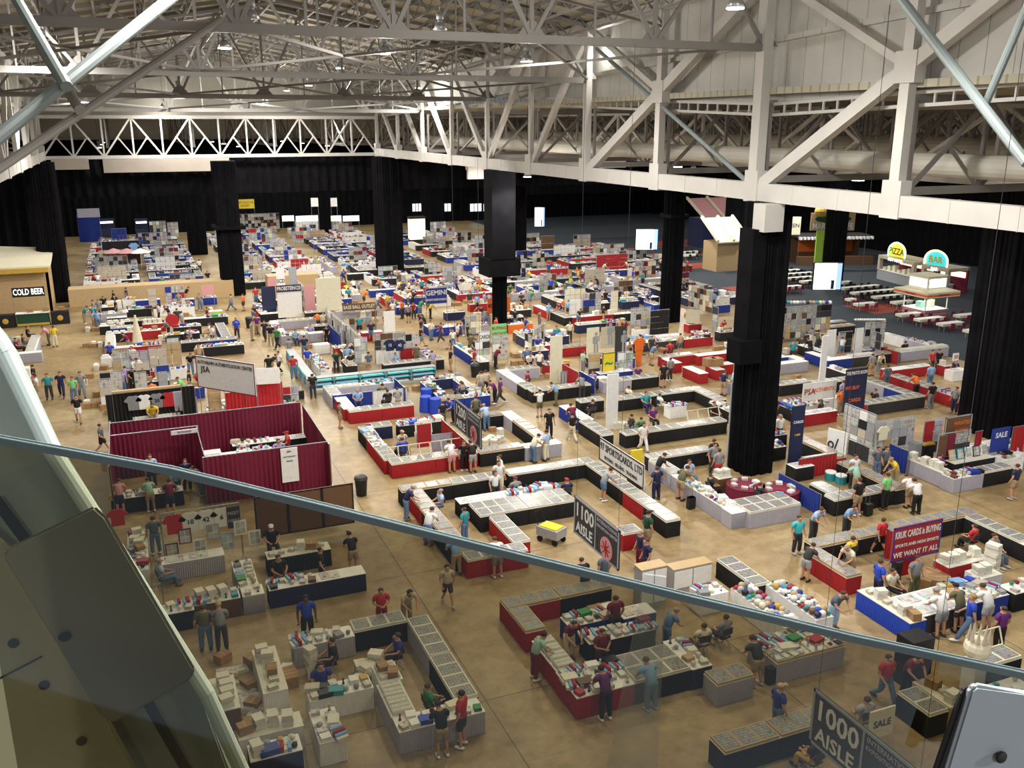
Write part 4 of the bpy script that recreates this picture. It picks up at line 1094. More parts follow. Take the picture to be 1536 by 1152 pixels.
PH(815, 55, 'sit', 'n', 'white', 'black', hair='hairblack', where=w1); PH(1065, 35, 'sit', 'w', 'crimson', 'black', hair='red', top='cap', where=w1); PH(1030, 80, 'sit', 's', 'lilac', 'black', where=w1)
# maroon drapes
V(0, 0, 1)
W(163, 632, 452, 606, 2.4, 'maroon', 'long rear maroon drape of the large enclosure'); W(452, 607, 494, 666, 2.4, 'maroon', 'right side maroon drape of the large enclosure')
W(303, 682, 494, 666, 2.4, 'maroon', 'front maroon drape carrying a white poster'); W(165, 652, 297, 640, 2.4, 'maroon', 'inner left maroon drape under the white placard'); W(297, 640, 303, 684, 2.4, 'maroon', 'short dividing maroon drape in the enclosure')
W(163, 632, 164, 700, 2.4, 'maroon', 'left edge maroon drape end of the enclosure')
B('poster', 'poster', 'tall white poster pinned on the maroon drape', 420, 673, 446, 671, 2.35, 1.75, 'white', [('JSA', .5, .9, .14, 'navy'), ('AUTOGRAPH', .5, .75, .1, 'charcoal'), ('PRICES', .5, .62, .1, 'charcoal')])
B('placard', 'sign', 'narrow white placard above the maroon enclosure doorway', 256, 646, 296, 643, 2.6, .22, 'white', [('ENTRANCE', .5, .5, .13, 'charcoal')])
for i, (x0, x1) in enumerate([(380, 430), (430, 482), (482, 529)]):
    B('panel_board', 'board', 'brown felt display panel, %s of three below the maroon drape' % ['left', 'middle', 'right'][i], x0, 746 - i * 7.5, x1, 739 - i * 7.5, 2.3, 1.9, 'brown', border='black')
p = at(541, 714, 1.0)
def trash(x, y, lab):
    bm = bmesh.new(); cone(bm, 0, 0, 0, .25, .31, .85, 20)
    o = solo('waste_bin', bm, [M('black', .5)], lab, 'bin', (x, y, 0))
    bm = bmesh.new(); cone(bm, 0, 0, .85, .34, .3, .12, 20); ball(bm, 0, 0, .95, .29, .29, .12); part('bin_lid', bm, [M('charcoal', .4)], o)
trash(p.x, p.y, 'tall black waste bin right of the maroon drapes'); p = at(712, 545, 1.0); trash(p.x, p.y, 'black waste bin by the red and white clothing racks'); p = at(373, 477, .9); trash(p.x, p.y, 'black waste bin left of the red and blue hall booth')
# ================================================================ centre right
def grid_panel(P, Q, h, mat, lab, z0=0.0, th=.08, cat='rack'):
    P, Q = Vector(P), Vector(Q)
    if RT.dot(Q - P) < 0: P, Q = Q, P
    L = (Q - P).length; r = math.atan2(Q.y - P.y, Q.x - P.x)
    if not (inview((P.x, P.y, 1), 30) or inview((Q.x, Q.y, 1), 30)): return
    bm = bmesh.new()
    for x in (.02, L - .02): bar(bm, (x, 0, 0), (x, 0, h), .05, .05)
    for z in (.25, h): bar(bm, (0, 0, z), (L, 0, z), .04, .04)
    for s in (.1, L - .1): box(bm, s, 0, 0, .05, .6, .04)
    o = solo('goods_rack', bm, [M('silver', .5)], lab, cat, (P.x, P.y, z0), r)
    bm = bmesh.new(); n = max(1, int(L / .48)); m_ = max(1, int((h - .35) / .48))
    for i in range(n):
        for j in range(m_): box(bm, (i + .5) * L / n, rnd.uniform(-.06, .0), .32 + j * (h - .35) / m_, L / n * .93, th, (h - .35) / m_ * .93, 0 if rnd.random() < .45 else rnd.randint(1, 5))
    part('hung_goods', bm, [mat] + ([mat] * 5 if mat not in (JERS, SHELF, PHOTOS) else [M(q_, .8) for q_ in rnd.sample({JERS: ['white', 'blue', 'navy', 'red', 'grey', 'white', 'silver', 'charcoal', 'black', 'cream'], SHELF: ['brown', 'tan', 'maroon', 'charcoal', 'beige', 'steel', 'cream', 'black'], PHOTOS: ['charcoal', 'grey', 'black', 'beige', 'steel', 'tan', 'silver', 'white']}[mat], 5)]), o)
    return o
def G(x0, y0, x1, y1, h, mat, lab, snap=True):
    p, q = at(*c(x0, y0), h), at(*c(x1, y1), h)
    if snap:
        if abs(p.x - q.x) > abs(p.y - q.y): p.y = q.y = (p.y + q.y) / 2
        else: p.x = q.x = (p.x + q.x) / 2
    return grid_panel((p.x, p.y, 0), (q.x, q.y, 0), h, mat, lab)
V(960, 560, 4.8)
w1 = 'in wide black booth left of pillar'
T(-110, 445, 640, 350, 'b', 'black', ['c', 'c', 'o'], w1); T(-240, 165, 440, 105, 'f', 'black', 'c', w1); T(440, 105, 620, 190, 'l', ['black', 'blue'], 'c', w1); T(560, 200, 730, 270, 'l', 'black', 'm', w1)
V(740, 560, 4.8)
T(625, 345, 770, 455, 'r', 'black', 'c', w1); T(490, 230, 625, 345, 'r', 'blue', 'w', w1); T(590, 190, 760, 170, 'f', 'black', 'c', w1)
T(1270, 245, 1400, 235, 'b', 'white', 'm', w1)
for a in [(1025, 110, 'cream', 'khaki'), (1105, 135, 'teal', 'navy'), (1210, 140, 'white', 'cream'), (1155, 245, 'purple', 'black'), (1060, 310, 'green', 'denim'), (1010, 290, 'charcoal', 'silver'), (710, 185, 'black', 'black')]:
    PH(a[0], a[1], 'sit', rnd.choice('sne'), a[2], a[3], where=w1)
PH(1085, 355, 'walk', 's', 'white', 'white', where='before ' + w1[3:]); PH(560, 225, 'browse', 'n', 'maroon', 'charcoal', where='left of ' + w1[8:])
for i in range(4): item('box_stack', *at(*c(880 + 30 * i, 350), .4).xy, .0, i, 'on floor ' + w1, 1.1)
def banner_tower(x, y, w_, h, col, lab, texts=(), z0=0.0, **k):
    p = at(*c(x, y), 0)
    return board('upright_banner', 'banner', lab, (p.x - w_ / 2, p.y, 0), (p.x + w_ / 2, p.y, 0), h + z0, h, col, texts, thick=.1, **k)
banner_tower(850, 400, .75, 3.4, 'white', 'tall narrow white banner standing in the wide black booth')
V(960, 560, 4.8)
PH(680, 245, 'browse', 'n', 'black', 'denim', shorts=True, where='just left of thick pillar'); PH(545, 215, 'sit', 's', 'black', 'black', where=w1)
banner_tower(640, 660, .35, 4.6, 'silver', 'tall thin grey banner left of the thick pillar')
w1 = 'in lilac-skirted booth round thick pillar'
T(790, 1010, 1165, 945, 'b', 'grey', ['c', 'w'], w1, D=1.2); T(655, 1010, 782, 995, 'b', 'grey', 'w', w1)
T(15, 580, 480, 535, 'f', 'black', 'c', w1); T(5, 590, 655, 1010, 'r', ['grey', 'grey', 'grey', 'black', 'grey', 'grey'], ['c', 'm', 'm', 'c', 'c', 'w'], w1)
T(560, 760, 680, 750, 'b', 'brown', 's', w1)
for (x_, y_, i) in ((760, 800, 0), (1010, 830, 1)):
    p = at(*c(x_, y_), .75); bm = bmesh.new(); cone(bm, 0, 0, .01, .95, .9, .72, 28); o = solo('round_table', bm, [M('maroon')], 'round maroon-draped table %s the thick pillar' % ('in front of' if i == 0 else 'right of'), 'table', (p.x, p.y, 0))
    bm = bmesh.new(); cone(bm, 0, 0, .73, .92, .92, .02, 28); part('tabletop', bm, [M('maroon')], o); RECTS.append((p.x - .8, p.y - .8, p.x + .8, p.y + .8))
    for j in range(7): item(rnd.choice(['magazine_stack', 'binder_pair', 'small_box_row']), p.x + .6 * math.cos(j), p.y + .6 * math.sin(j), .755, j, 'on round maroon table ' + ('front' if i == 0 else 'right'), 1, 'white')
PH(205, 575, 'browse', 'e', 'black', 'denim', where=w1); PH(125, 675, 'stand', 'n', 'navy', 'navy', where='left of lilac-skirted booth'); PH(345, 680, 'browse', 'e', 'olive', 'khaki', shorts=True, where=w1)
PH(540, 498, 'stand', 's', 'grayshirt', 'charcoal', where=w1); PH(572, 555, 'stand', 'n', 'grayshirt', 'crimson', shorts=True, where=w1); PH(672, 470, 'stand', 'n', 'black', 'charcoal', where=w1); PH(365, 628, 'sit', 's', 'lightblue', 'denim', where=w1)
PH(885, 750, 'sit', 'e', 'black', 'black', where=w1); PH(525, 720, 'sit', 'e', 'black', 'black', where=w1)
def suitcase(x, y, lab):
    p = at(*c(x, y), 0); bm = bmesh.new(); box(bm, 0, 0, .05, .36, .24, .55); o = solo('rolling_suitcase', bm, [M('black', .5)], lab, 'suitcase', (p.x, p.y, 0))
    bm = bmesh.new(); tube(bm, [(-.12, .1, .6), (-.12, .1, 1.02), (.12, .1, 1.02), (.12, .1, .6)], .012, 6); part('handle', bm, [M('steel', .3, .7)], o)
    for s in (-.15, .15): bm = bmesh.new(); tube(bm, [(s - .02, .08, .04), (s + .02, .08, .04)], .04, 10); part('wheel', bm, [M('charcoal')], o)
suitcase(365, 975, 'black rolling suitcase beside the lilac-skirted booth'); V(740, 560, 4.8); suitcase(1420, 975, 'dark rolling suitcase with tall handle by the browsing man'); V(1216, 560, 4.8); suitcase(410, 1025, 'black suitcase between two shoppers at the blue-draped booth'); V(1000, 880, 4.237); suitcase(660, 615, 'black suitcase behind the glass next to man in khaki shorts')
V(960, 560, 4.8)
# booth right of the thick pillar
w1 = 'in booth right of thick pillar'
T(1145, 305, 1430, 268, 'b', 'red', ['w', 'm'], w1); T(1010, 210, 1145, 305, 'r', ['black', 'grey'], 'm', w1); T(960, 190, 1430, 160, 'f', 'white', ['m', 'w'], w1); T(1010, 250, 1400, 225, 'b', 'white', ['m', 'mb'], w1)
B('sign', 'sign', 'wide white sign with red seal behind thick pillar booth', 1165, 72, 1430, 50, 2.7, 1.1, 'white', [('PSA', .2, .5, .5, 'red'), ('AUTHENTIC', .65, .55, .34, 'orange')], posts=True)
PH(1320, 160, 'browse', 'w', 'olive', 'charcoal', shorts=True, where='before ' + w1[3:]); PH(1012, 305, 'stand', 's', 'white', 'charcoal', hair='hairgrey', where='just right of thick pillar'); PH(975, 180, 'stand', 'n', 'navy', 'maroon', where='just right of thick pillar')
banner_tower(1105, 690, .8, 3.5, 'navy', 'tall navy banner with yellow panel right of the thick pillar', [('1-800', .5, .55, .16, 'yellow'), ('CARDS', .5, .75, .2, 'white')])
T(1140, 480, 1430, 575, 'r', 'black', ['m', 'C'], w1) if False else None
T(1000, 610, 1060, 600, 'b', 'grey', 'h', w1); T(940, 540, 1060, 525, 'b', 'black', 'h', w1); T(940, 450, 1070, 440, 'b', 'black', 'm', w1)
w2 = 'in blue-draped booth right of pillar'
T(1140, 605, 1430, 575, 'f', 'red', ['C', 'c'], w2); T(1430, 575, 1180, 450, 'l', 'black', 'C', w2); T(1110, 680, 1320, 660, 'b', 'black', 'w', w2)
W(1135, 612, 1435, 582, 1.1, 'red', 'low red drape right of the navy banner')
W(985, 718, 1315, 868, 1.05, 'blue', 'long blue pleated drape with steel rail')
V(1216, 560, 4.8)
T(165, 918, 620, 845, 'b', 'black', 'c', w2); T(30, 790, 165, 918, 'r', 'black', 'c', w2); T(90, 655, 330, 620, 'b', 'black', 'C', w2); T(330, 620, 640, 840, 'l', 'black', 'C', w2)
PH(310, 635, 'browse', 'n', 'mint', 'khaki', where=w2, hair='hairgrey'); PH(350, 590, 'stand', 's', 'white', 'charcoal', where=w2); PH(490, 530, 'stand', 's', 'slate', 'denim', where=w2); PH(550, 525, 'stand', 's', 'slate', 'charcoal', where=w2); PH(590, 610, 'browse', 'w', 'yellow', 'khaki', hair='blond', where=w2)
PH(325, 762, 'stand', 'n', 'black', 'khaki', shorts=True, where='before ' + w2[3:], scale=1.08); PH(495, 712, 'stand', 'n', 'lightgreen', 'black', where='before ' + w2[3:], scale=1.08); PH(690, 722, 'browse', 'n', 'white', 'khaki', shorts=True, where='before ' + w2[3:]); PH(745, 765, 'browse', 'n', 'white', 'black', where='before ' + w2[3:])
for x_, y_, n_ in ((140, 765, 'blue round drinks cooler'), (215, 790, 'small blue and white drinks cooler')):
    p = at(*c(x_, y_), 0); o = solo('drinks_cooler', build(('cone', 0, 0, 0, .28, .28, .4, 18)), [M('teal', .4)], n_ + ' in the blue-draped booth', 'cooler', (p.x, p.y, 0)); part('lid', build(('cone', 0, 0, .4, .29, .27, .06, 18)), [M('white', .4)], o)
w1 = 'in lilac and black corner booth'
T(1035, 765, 1460, 680, 'b', ['grey', 'black', 'black', 'black'], ['m', 'c', 'c', 'c'], w1); T(680, 600, 1035, 765, 'r', 'grey', ['s', 'c', 'c'], w1); T(1040, 655, 1330, 600, 'b', 'black', 'p', w1); T(1200, 540, 1400, 505, 'b', 'white', 'w', w1)
W(572, 505, 700, 560, 1.3, 'blue', 'dark blue drape left of the yellow-lidded bin', snap=True)
G(250, 215, 480, 300, 2.4, PHOTOS, 'tall panel of round framed photos, left wing'); G(490, 350, 745, 300, 2.4, PHOTOS, 'tall panel of round framed photos, right wing'); G(240, 420, 430, 560, 1.2, PHOTOS, 'low leaning row of framed photos')
G(920, 440, 1160, 405, 2.2, SHELF, 'glass shelved display of cards in lilac and black booth'); G(820, 340, 960, 320, 2.2, JERS, 'jersey covered panel behind the photo panels')
B('poster', 'poster', 'large black and white poster leaning by the photo panels', 130, 390, 270, 430, 1.6, 1.4, 'white', [('o/', .3, .4, .9, 'charcoal')], snap=False)
B('sign', 'sign', 'red brown poster sign right of photo panels', 965, 315, 1175, 292, 2.9, 1.2, 'brown', [('WANTED', .65, .65, .3, 'orange'), ('BUYING', .65, .3, .26, 'orange')], border='silver')
jersey(*at(*c(530, 380), 2.2).xy, 2.2, 'cream', '', 'on the photo panels')
p = at(*c(770, 520), .8); solo('storage_tote', build(('box', 0, 0, 0, .7, .5, 1.0)), [M('steel')], 'grey storage bin in lilac and black booth', 'bin', (p.x, p.y, 0)); p = at(*c(830, 520), .8); o = solo('storage_tote', build(('box', 0, 0, 0, .7, .5, .9)), [M('black')], 'black bin with yellow lid in lilac booth', 'bin', (p.x, p.y, 0)); part('lid', build(('box', 0, 0, .9, .74, .54, .08)), [M('gold')], o)
PH(945, 580, 'sit', 'e', 'purple', 'black', where=w1); PH(1460, 490, 'sit', 'w', 'lightblue', 'charcoal', where='in booth at right edge'); PH(1405, 500, 'sit', 's', 'teal', 'charcoal', where='in booth at right edge')
T(1340, 640, 1536, 600, 'b', 'white', ['m', 'w'], 'at right edge'); T(1290, 540, 1536, 500, 'b', 'white', 'm', 'at right edge far row')
B('sign', 'sign', 'curved blue and white display panel at right edge', 1300, 400, 1455, 385, 2.2, 1.3, 'blue', [('SALE', .5, .7, .4, 'white')]); W(1460, 385, 1560, 375, 2.2, 'red', 'red drape at the right edge'); W(1200, 420, 1240, 410, 1.6, 'red', 'short red drape by the second thick pillar')
PH(1490, 670, 'stand', 'n', 'navy', 'khaki', shorts=True, where='at far right in aisle', scale=1.06); T(1440, 930, 1600, 955, 'b', 'red', 'c', 'at right edge, red corner')
# upper right of that view
w1 = 'in grey-fronted booth with navy poster'
T(385, 228, 835, 168, 'b', ['charcoal', 'charcoal', 'grey'], ['c', 'c', 'm'], w1); T(835, 168, 430, 40, 'l', ['grey', 'blue', 'navy', 'black'], 'c', w1); T(0, 60, 250, 25, 'f', 'black', 'c', w1); W(240, 165, 400, 230, 1.0, 'red', 'low red drape left of the grey-fronted booth')
B('sign', 'sign', 'tall navy price board over the grey-fronted booth', 258, -25, 412, -45, 3.6, 2.6, 'navy', [('THE PHOTO ROOM', .5, .9, .3, 'white'), ('WE BUY', .35, .55, .3, 'orange'), ('CARDS', .5, .25, .3, 'orange')], border='charcoal')
PH(470, 125, 'sit', 'w', 'black', 'black', where=w1); PH(225, 110, 'stand', 's', 'orange', 'khaki', where='by the photo panels'); PH(240, 45, 'stand', 'n', 'lilac', 'denim', where=w1)
w1 = 'in long red booth, right'
T(575, 15, 1105, 195, 'r', 'red', ['c', 'c', 'm', 'e'], w1); T(1105, 195, 1270, 165, 'b', 'red', 'e', w1)
PH(745, 5, 'browse', 'n', 'orange', 'black', where='at ' + w1[3:]); PH(868, 65, 'stand', 'n', 'black', 'grayshirt', where='at ' + w1[3:]); PH(1055, 100, 'stand', 'w', 'grayshirt', 'navy', where='at ' + w1[3:])
V(1296, 420, 6.4)
T(250, 880, 640, 815, 'b', 'red', ['e', 'w'], w1); T(640, 815, 770, 830, 'b', 'red', 'w', w1); T(740, 820, 900, 830, 'b', 'red', 's', w1); T(860, 880, 1000, 860, 'b', 'white', 'w', w1)
B('sign', 'sign', 'white price card reading 20 on a pole', 855, 705, 915, 700, 1.9, .55, 'white', [('20', .5, .5, .35, 'red')], posts=True)
PH(680, 680, 'stand', 's', 'crimson', 'charcoal', where=w1); PH(752, 675, 'stand', 's', 'black', 'black', where=w1); PH(655, 800, 'stand', 'n', 'skyblue', 'denim', where=w1); PH(905, 770, 'sit', 'w', 'navy', 'denim', where=w1)
PH(90, 700, 'stand', 'n', 'grayshirt', 'khaki', shorts=True, where='by navy price board'); PH(190, 700, 'browse', 's', 'cream', 'grayshirt', where='by navy price board'); PH(235, 810, 'stand', 'n', 'slate', 'slate', where='by navy price board')
w1 = 'in lilac-fronted booth by carpet'
T(360, 695, 820, 640, 'b', 'grey', 'b', w1); T(820, 645, 450, 560, 'l', 'grey', 'm', w1); T(220, 500, 450, 560, 'l', 'white', 'w', w1)
T(-360, 770, 360, 700, 'b', ['blue', 'charcoal', 'black', 'black'], ['e', 'b', 'C', 'C'], w1); T(-560, 690, -340, 770, 'r', 'blue', 'e', w1)
PH(390, 580, 'sit', 'n', 'black', 'black', where=w1); W(135, 640, 345, 690, 1.0, 'red', 'red drape beside the lilac-fronted booth')
V(1140, 420, 6.4)
T(355, 620, 580, 690, 'r', 'black', 'w', w1); B('white_panel', 'board', 'white upright panel, left of two by the sports shop booth', 640, 478, 745, 475, 2.6, 2.4, 'white'); B('white_panel', 'board', 'white upright panel, right of two by the sports shop booth', 905, 462, 1010, 460, 2.6, 2.4, 'white')
G(1050, 490, 1200, 510, 2.2, SHELF, 'light blue shelf rack by the right white panel'); G(1010, 400, 1215, 385, 2.6, PHOTOS, 'grid wall of caps and photos by the carpet'); G(750, 500, 895, 490, 2.0, SHELF, 'dark shelf of goods between two white panels')
G(190, 260, 370, 255, 3.0, SHELF, 'lit shelf wall of helmets, left section'); G(370, 255, 535, 235, 3.0, SHELF, 'lit shelf wall of helmets, middle section'); G(535, 235, 700, 228, 3.0, SHELF, 'lit shelf wall of helmets, right section')
T(130, 500, 420, 480, 'b', 'blue', 'm', 'before lit helmet shelves'); T(640, 470, 900, 430, 'b', 'black', 'C', 'before lit helmet shelves'); T(560, 455, 760, 380, 'b', 'black', 'C', 'right of lit helmet shelves')
for i in range(16): item('helmet', *at(*c(205 + 31 * i, 235), 3.0).xy, 3.03, 0, 'atop the lit shelf wall', 1.3)
for i in range(14): item('baseball_cap', *at(*c(920 + 21 * i, 395), 2.6).xy, 2.64, 0, 'atop the grid wall by carpet', 1.2, 'white')
T(90, 810, 500, 790, 'b', 'grey', 'e', 'in white-topped booth behind pillar'); T(500, 790, 350, 715, 'l', 'grey', 'e', 'in white-topped booth behind pillar'); T(60, 720, 350, 712, 'f', 'blue', 'w', 'in white-topped booth behind pillar')
T(120, 985, 820, 905, 'f', 'black', 'c', 'in cased row behind thick pillar'); T(130, 1000, 380, 985, 'b', 'grey', 'b', 'in cased row behind thick pillar')
banner_tower(580, 1090, .5, 4.0, 'white', 'slim tall white banner behind the seal sign'); PH(440, 350, 'browse', 'n', 'cream', 'khaki', where='before lit helmet shelves'); PH(510, 350, 'browse', 'n', 'lightblue', 'denim', where='before lit helmet shelves'); PH(565, 360, 'stand', 'n', 'slate', 'black', where='before lit helmet shelves')
for i, (x_, y_) in enumerate([(490, 460), (540, 480), (590, 520), (540, 560), (440, 500)]): PH(x_, y_, 'browse' if i % 2 else 'sit', 'n', ['grayshirt', 'olive', 'beige', 'black', 'charcoal'][i], 'charcoal', where='crowding a black table near helmets')
PH(200, 510, 'stand', 'n', 'maroon', 'black', where='right of thick pillar, far')
V(1024, 384, 3)
w1 = 'in red booth left of thick pillar'
V(860, 400, 6.4)
T(1330, 960, 1536, 930, 'b', 'red', 'w', w1); T(1240, 920, 1330, 1000, 'r', 'red', 'w', w1); T(1055, 960, 1130, 1040, 'r', 'red', 'e', w1, D=1.4); T(820, 860, 1100, 820, 'f', 'red', ['c', 'w'], w1); T(820, 870, 960, 930, 'r', 'red', 'w', w1); T(1090, 840, 1536, 800, 'f', 'red', 'e', w1)
T(1075, 700, 1340, 670, 'b', 'red', 'm', w1); T(790, 720, 1070, 700, 'b', 'charcoal', 'm', w1); T(500, 750, 790, 720, 'b', 'charcoal', 'e', w1); T(500, 680, 1000, 640, 'f', 'white', ['m', 'w', 's'], w1)
for k_ in range(2): item('carton', *at(*c(1310 + k_ * 60, 920), 1.0).xy, .78, .1, w1, 2)
PH(790, 745, 'browse', 'e', 'denim', 'tan', shorts=True, where='left of ' + w1[3:]); PH(755, 660, 'stand', 's', 'charcoal', 'charcoal', where='left of ' + w1[3:]); PH(1030, 640, 'stand', 'n', 'tan', 'slate', shorts=True, where='at ' + w1[3:]); PH(870, 930, 'stand', 'n', 'black', 'black', shorts=True, where='left of ' + w1[3:]); PH(935, 870, 'stand', 'n', 'grayshirt', 'charcoal', where='left of ' + w1[3:])
PH(925, 720, 'sit', 'n', 'crimson', 'maroon', where='at ' + w1[3:]); PH(1450, 1000, 'stand', 'e', 'navy', 'khaki', shorts=True, where='left of thick pillar'); PH(1525, 1000, 'browse', 'e', 'lightblue', 'khaki', where='left of thick pillar')
V(960, 560, 4.8); T(605, 60, 730, 80, 'b', 'grey', 'm', 'left of thick pillar')
V(860, 400, 6.4)
for i, (x0, x1, col_) in enumerate([(130, 250, 'cream'), (265, 400, 'beige'), (405, 515, 'charcoal')]):
    o = B('sports_poster', 'poster', '%s tall poster of a standing player, %s of three' % (['pale', 'greyish', 'dark'][i], ['left', 'middle', 'right'][i]), x0, 590 - i * 8, x1, 580 - i * 8, 3.3, 2.2 if i != 1 else 1.6, col_)
    bm = bmesh.new(); cc = (x1 - x0) / 6.4 / 40
    for dx_, dz, sx, sz in ((0, .95, .3, .6), (-.1, .25, .14, .7), (.12, .25, .14, .7), (-.22, 1.0, .1, .5), (.24, 1.15, .1, .4)): box(bm, .75 + dx_, -.04, dz, sx, .02, sz)
    ball(bm, .75, -.04, 1.72, .13, .02, .14); part('printed_figure', bm, [M('steel' if i < 2 else 'silver')], o)
B('poster', 'poster', 'yellow poster with a green blob in a black frame', 275, 830, 410, 820, 2.1, 1.5, 'yellow', [('~', .5, .5, 1.1, 'green')], border='black'); G(140, 830, 265, 825, 2.0, PHOTOS, 'photo stand under the tall posters'); G(420, 820, 580, 810, 2.0, JERS, 'jersey stand right of the yellow poster')
p = at(*c(635, 720), 1.9); jersey(p.x, p.y, 2.2, 'orange', '', 'shaped as orange jumpsuit near tall posters', s=1.3); jersey(p.x, p.y, 1.25, 'orange', '', 'of the orange jumpsuit', pants=True, s=1.3)
w1 = 'in booth below tall posters'
T(280, 1110, 840, 1060, 'b', ['grey', 'black'], ['c', 'c', 'm'], w1); T(230, 1050, 280, 1110, 'r', 'blue', 'e', w1); T(250, 1030, 580, 1000, 'b', 'blue', 'w', w1); PH(190, 1000, 'sit', 's', 'lilac', 'charcoal', where=w1); PH(630, 950, 'sit', 's', 'purple', 'black', where=w1); W(80, 1000, 180, 1080, 1.1, 'blue', 'short blue drape below the tall posters')
V(740, 560, 4.8)
w1 = 'in white and black booth behind 1200 aisle'
T(-20+180, 95-10, 40, 10, 'f', 'black', 'm', w1) if False else None
T(265, 128, 720, 92, 'b', ['black', 'black', 'red'], ['c', 'c', 'w'], w1); T(160, 75, 265, 128, 'r', 'black', 'c', w1); T(30, -25, 160, 75, 'r', 'grey', 'w', w1); T(30, -30, 300, -60, 'f', 'grey', 'c', w1)
PH(625, 15, 'browse', 'n', 'grayshirt', 'charcoal', where='at ' + w1[3:]); PH(370 - 180, -10, 'sit', 'w', 'maroon', 'black', where=w1)
banner_tower(430 + 20, 70, .9, 3.4, 'cream', 'tall cream photo banner in the white and black booth'); W(500, -60, 620, -10, 1.4, 'red', 'diagonal red drape by the cream photo banner'); W(490, -10, 570, -20, 1.1, 'silver', 'silver drape by the cream photo banner')
V(1296, 420, 6.4)
# ---- Kruk booth
V(1160, 740, 4.085)
w1 = 'in booth under KRUK CARDS banner'
T(180, 288, 1190, 92, 'f', 'black', 'C', w1); T(80, 300, 460, 520, 'r', 'red', ['C'], w1); T(1240, 120, 1650, 320, 'l', 'black', 'c', w1, D=.8)
w2 = 'in blue-skirted book booth below KRUK banner'
run_world_first = T(480, 600, 840, 800, 'r', 'royal', ['s', 'ms', 'w'], w2, D=1.0); T(850, 760, 1465, 628, 'b', ['charcoal', 'blue', 'blue', 'blue'], ['w', 'm', 'ms', 'm'], w2, D=1.4); T(1465, 610, 1650, 590, 'b', 'black', 'm', w2); T(1060, 450, 1350, 405, 'b', 'red', 's', w1); T(840, 720, 960, 700, 'b', 'grey', 'o', w2) if False else None
T(1100, 560, 1420, 500, 'b', 'white', 's', w2)
B('banner', 'banner', 'red banner reading KRUK CARDS is BUYING', 725, 205, 1055, 160, 2.7, 1.45, 'red', [('KRUK CARDS is BUYING', .5, .76, .40, 'white'), ('SPORTS AND NON SPORTS', .5, .45, .18, 'white'), ('WE WANT IT ALL', .5, .18, .30, 'white')], posts=True, border='blue')
W(700, 215, 735, 240, 1.3, 'red', 'red drape hanging at left end of KRUK banner'); B('red_panel', 'board', 'large red panel under the KRUK banner', 790, 320, 900, 310, 1.4, 1.3, 'red')
for a in [(160, 142, 'stand', 's', 'turquoise', 'charcoal', 'behind'), (290, 100, 'browse', 's', 'lightblue', 'charcoal', 'behind'), (495, 80, 'browse', 's', 'skyblue', 'charcoal', 'behind')]:
    PH(*a[:6], where='behind KRUK CARDS booth')
PH(645, 135, 'walk', 'n', 'crimson', 'black', shorts=True, where=w1, hair='hairbrown'); PH(455, 240, 'sit', 'n', 'yellow', 'black', where=w1); PH(255, 300, 'browse', 'e', 'charcoal', 'silver', shorts=True, where='left of KRUK CARDS booth'); PH(400, 325, 'browse', 'w', 'cream', 'khaki', hair='hairgrey', where=w1)
PH(660, 415, 'stand', 'e', 'royal', 'navy', where=w2); PH(752, 465, 'sit', 's', 'cream', 'black', where=w2); PH(885, 383, 'stand', 's', 'grayshirt', 'olive', where=w2); PH(1225, 183, 'sit', 'n', 'crimson', 'black', where=w1); PH(1372, 258, 'sit', 's', 'grayshirt', 'slate', where=w1); PH(775, 308, 'stand', 'n', 'tan', 'charcoal', hair='hairblack', where=w1)
PH(1003, 600, 'browse', 'n', 'white', 'grayshirt', shorts=True, hair='hairgrey', where='before blue-skirted book booth', scale=1.06); PH(1112, 572, 'browse', 'n', 'olive', 'charcoal', shorts=True, hair='black', top='cap', where='before blue-skirted book booth', scale=1.06)
PH(1225, 640, 'walk', 'nw', 'royal', 'denim', hair='blond', where='before blue-skirted book booth', scale=1.06); PH(1290, 560, 'browse', 'n', 'white', 'silver', shorts=True, where='before blue-skirted book booth'); PH(1418, 688, 'stand', 'n', 'purple', 'black', where='right of blue-skirted book booth', scale=.97)
for i in range(6): item('carton', *at(*c(930 + 55 * (i % 3), 480 + 40 * (i // 3)), .4).xy, .0, .2 * i, 'stacked behind ' + w2[3:], 1.7)
for i in range(4): item('box_stack', *at(*c(1330, 470), .4).xy, .36 * i, .1 * i, 'in tall white tower ' + w2, 1.3)
p = at(*c(1235, 1050), 0.9); bm = bmesh.new(); ball(bm, 0, 0, 1.5, .42, .42, .42); o = solo('baseball_statue', bm, [M('cream', .5)], 'big white baseball wearing a spiky crown', 'statue', (p.x, p.y, 0))
bm = bmesh.new()
for i in range(10):
    a = i * PI / 5; cone(bm, .3 * math.cos(a), .3 * math.sin(a), 1.82, .08, .01, .42, 6)
part('crown', bm, [M('beige')], o); part('pedestal', build(('box', 0, 0, 0, .5, .5, 1.1)), [M('white')], o)
w1 = 'at bottom right by baseball statue'
V(1236, 900, 4.57)
T(1110, 460, 1371, 400, 'b', 'black', 'o', w1); T(490, 640, 735, 800, 'r', 'black', ['c', 'C'], 'right of the 1000 sign'); T(600, 560, 870, 740, 'r', 'gold', ['s', 'e'], 'right of the 1000 sign'); T(1050, 540, 1371, 560, 'f', 'black', 'm', w1)
PH(700, 420, 'browse', 's', 'maroon', 'black', where='right of the 1000 sign'); PH(280, 650, 'sit', 'n', 'silver', 'khaki', where='behind the 1000 sign')
solo('speaker_cabinet', build(('box', 0, 0, 0, .9, .7, 1.7)), [M('black', .4)], 'tall black cabinet behind the red-shirted walker', 'cabinet', tuple(at(*c(590, 560), 0)))
B('sign', 'sign', 'small white sign above the 1000 aisle sign', 320, 770, 490, 720, 1.9, .9, 'cream', [('SALE', .5, .5, .3, 'charcoal')])
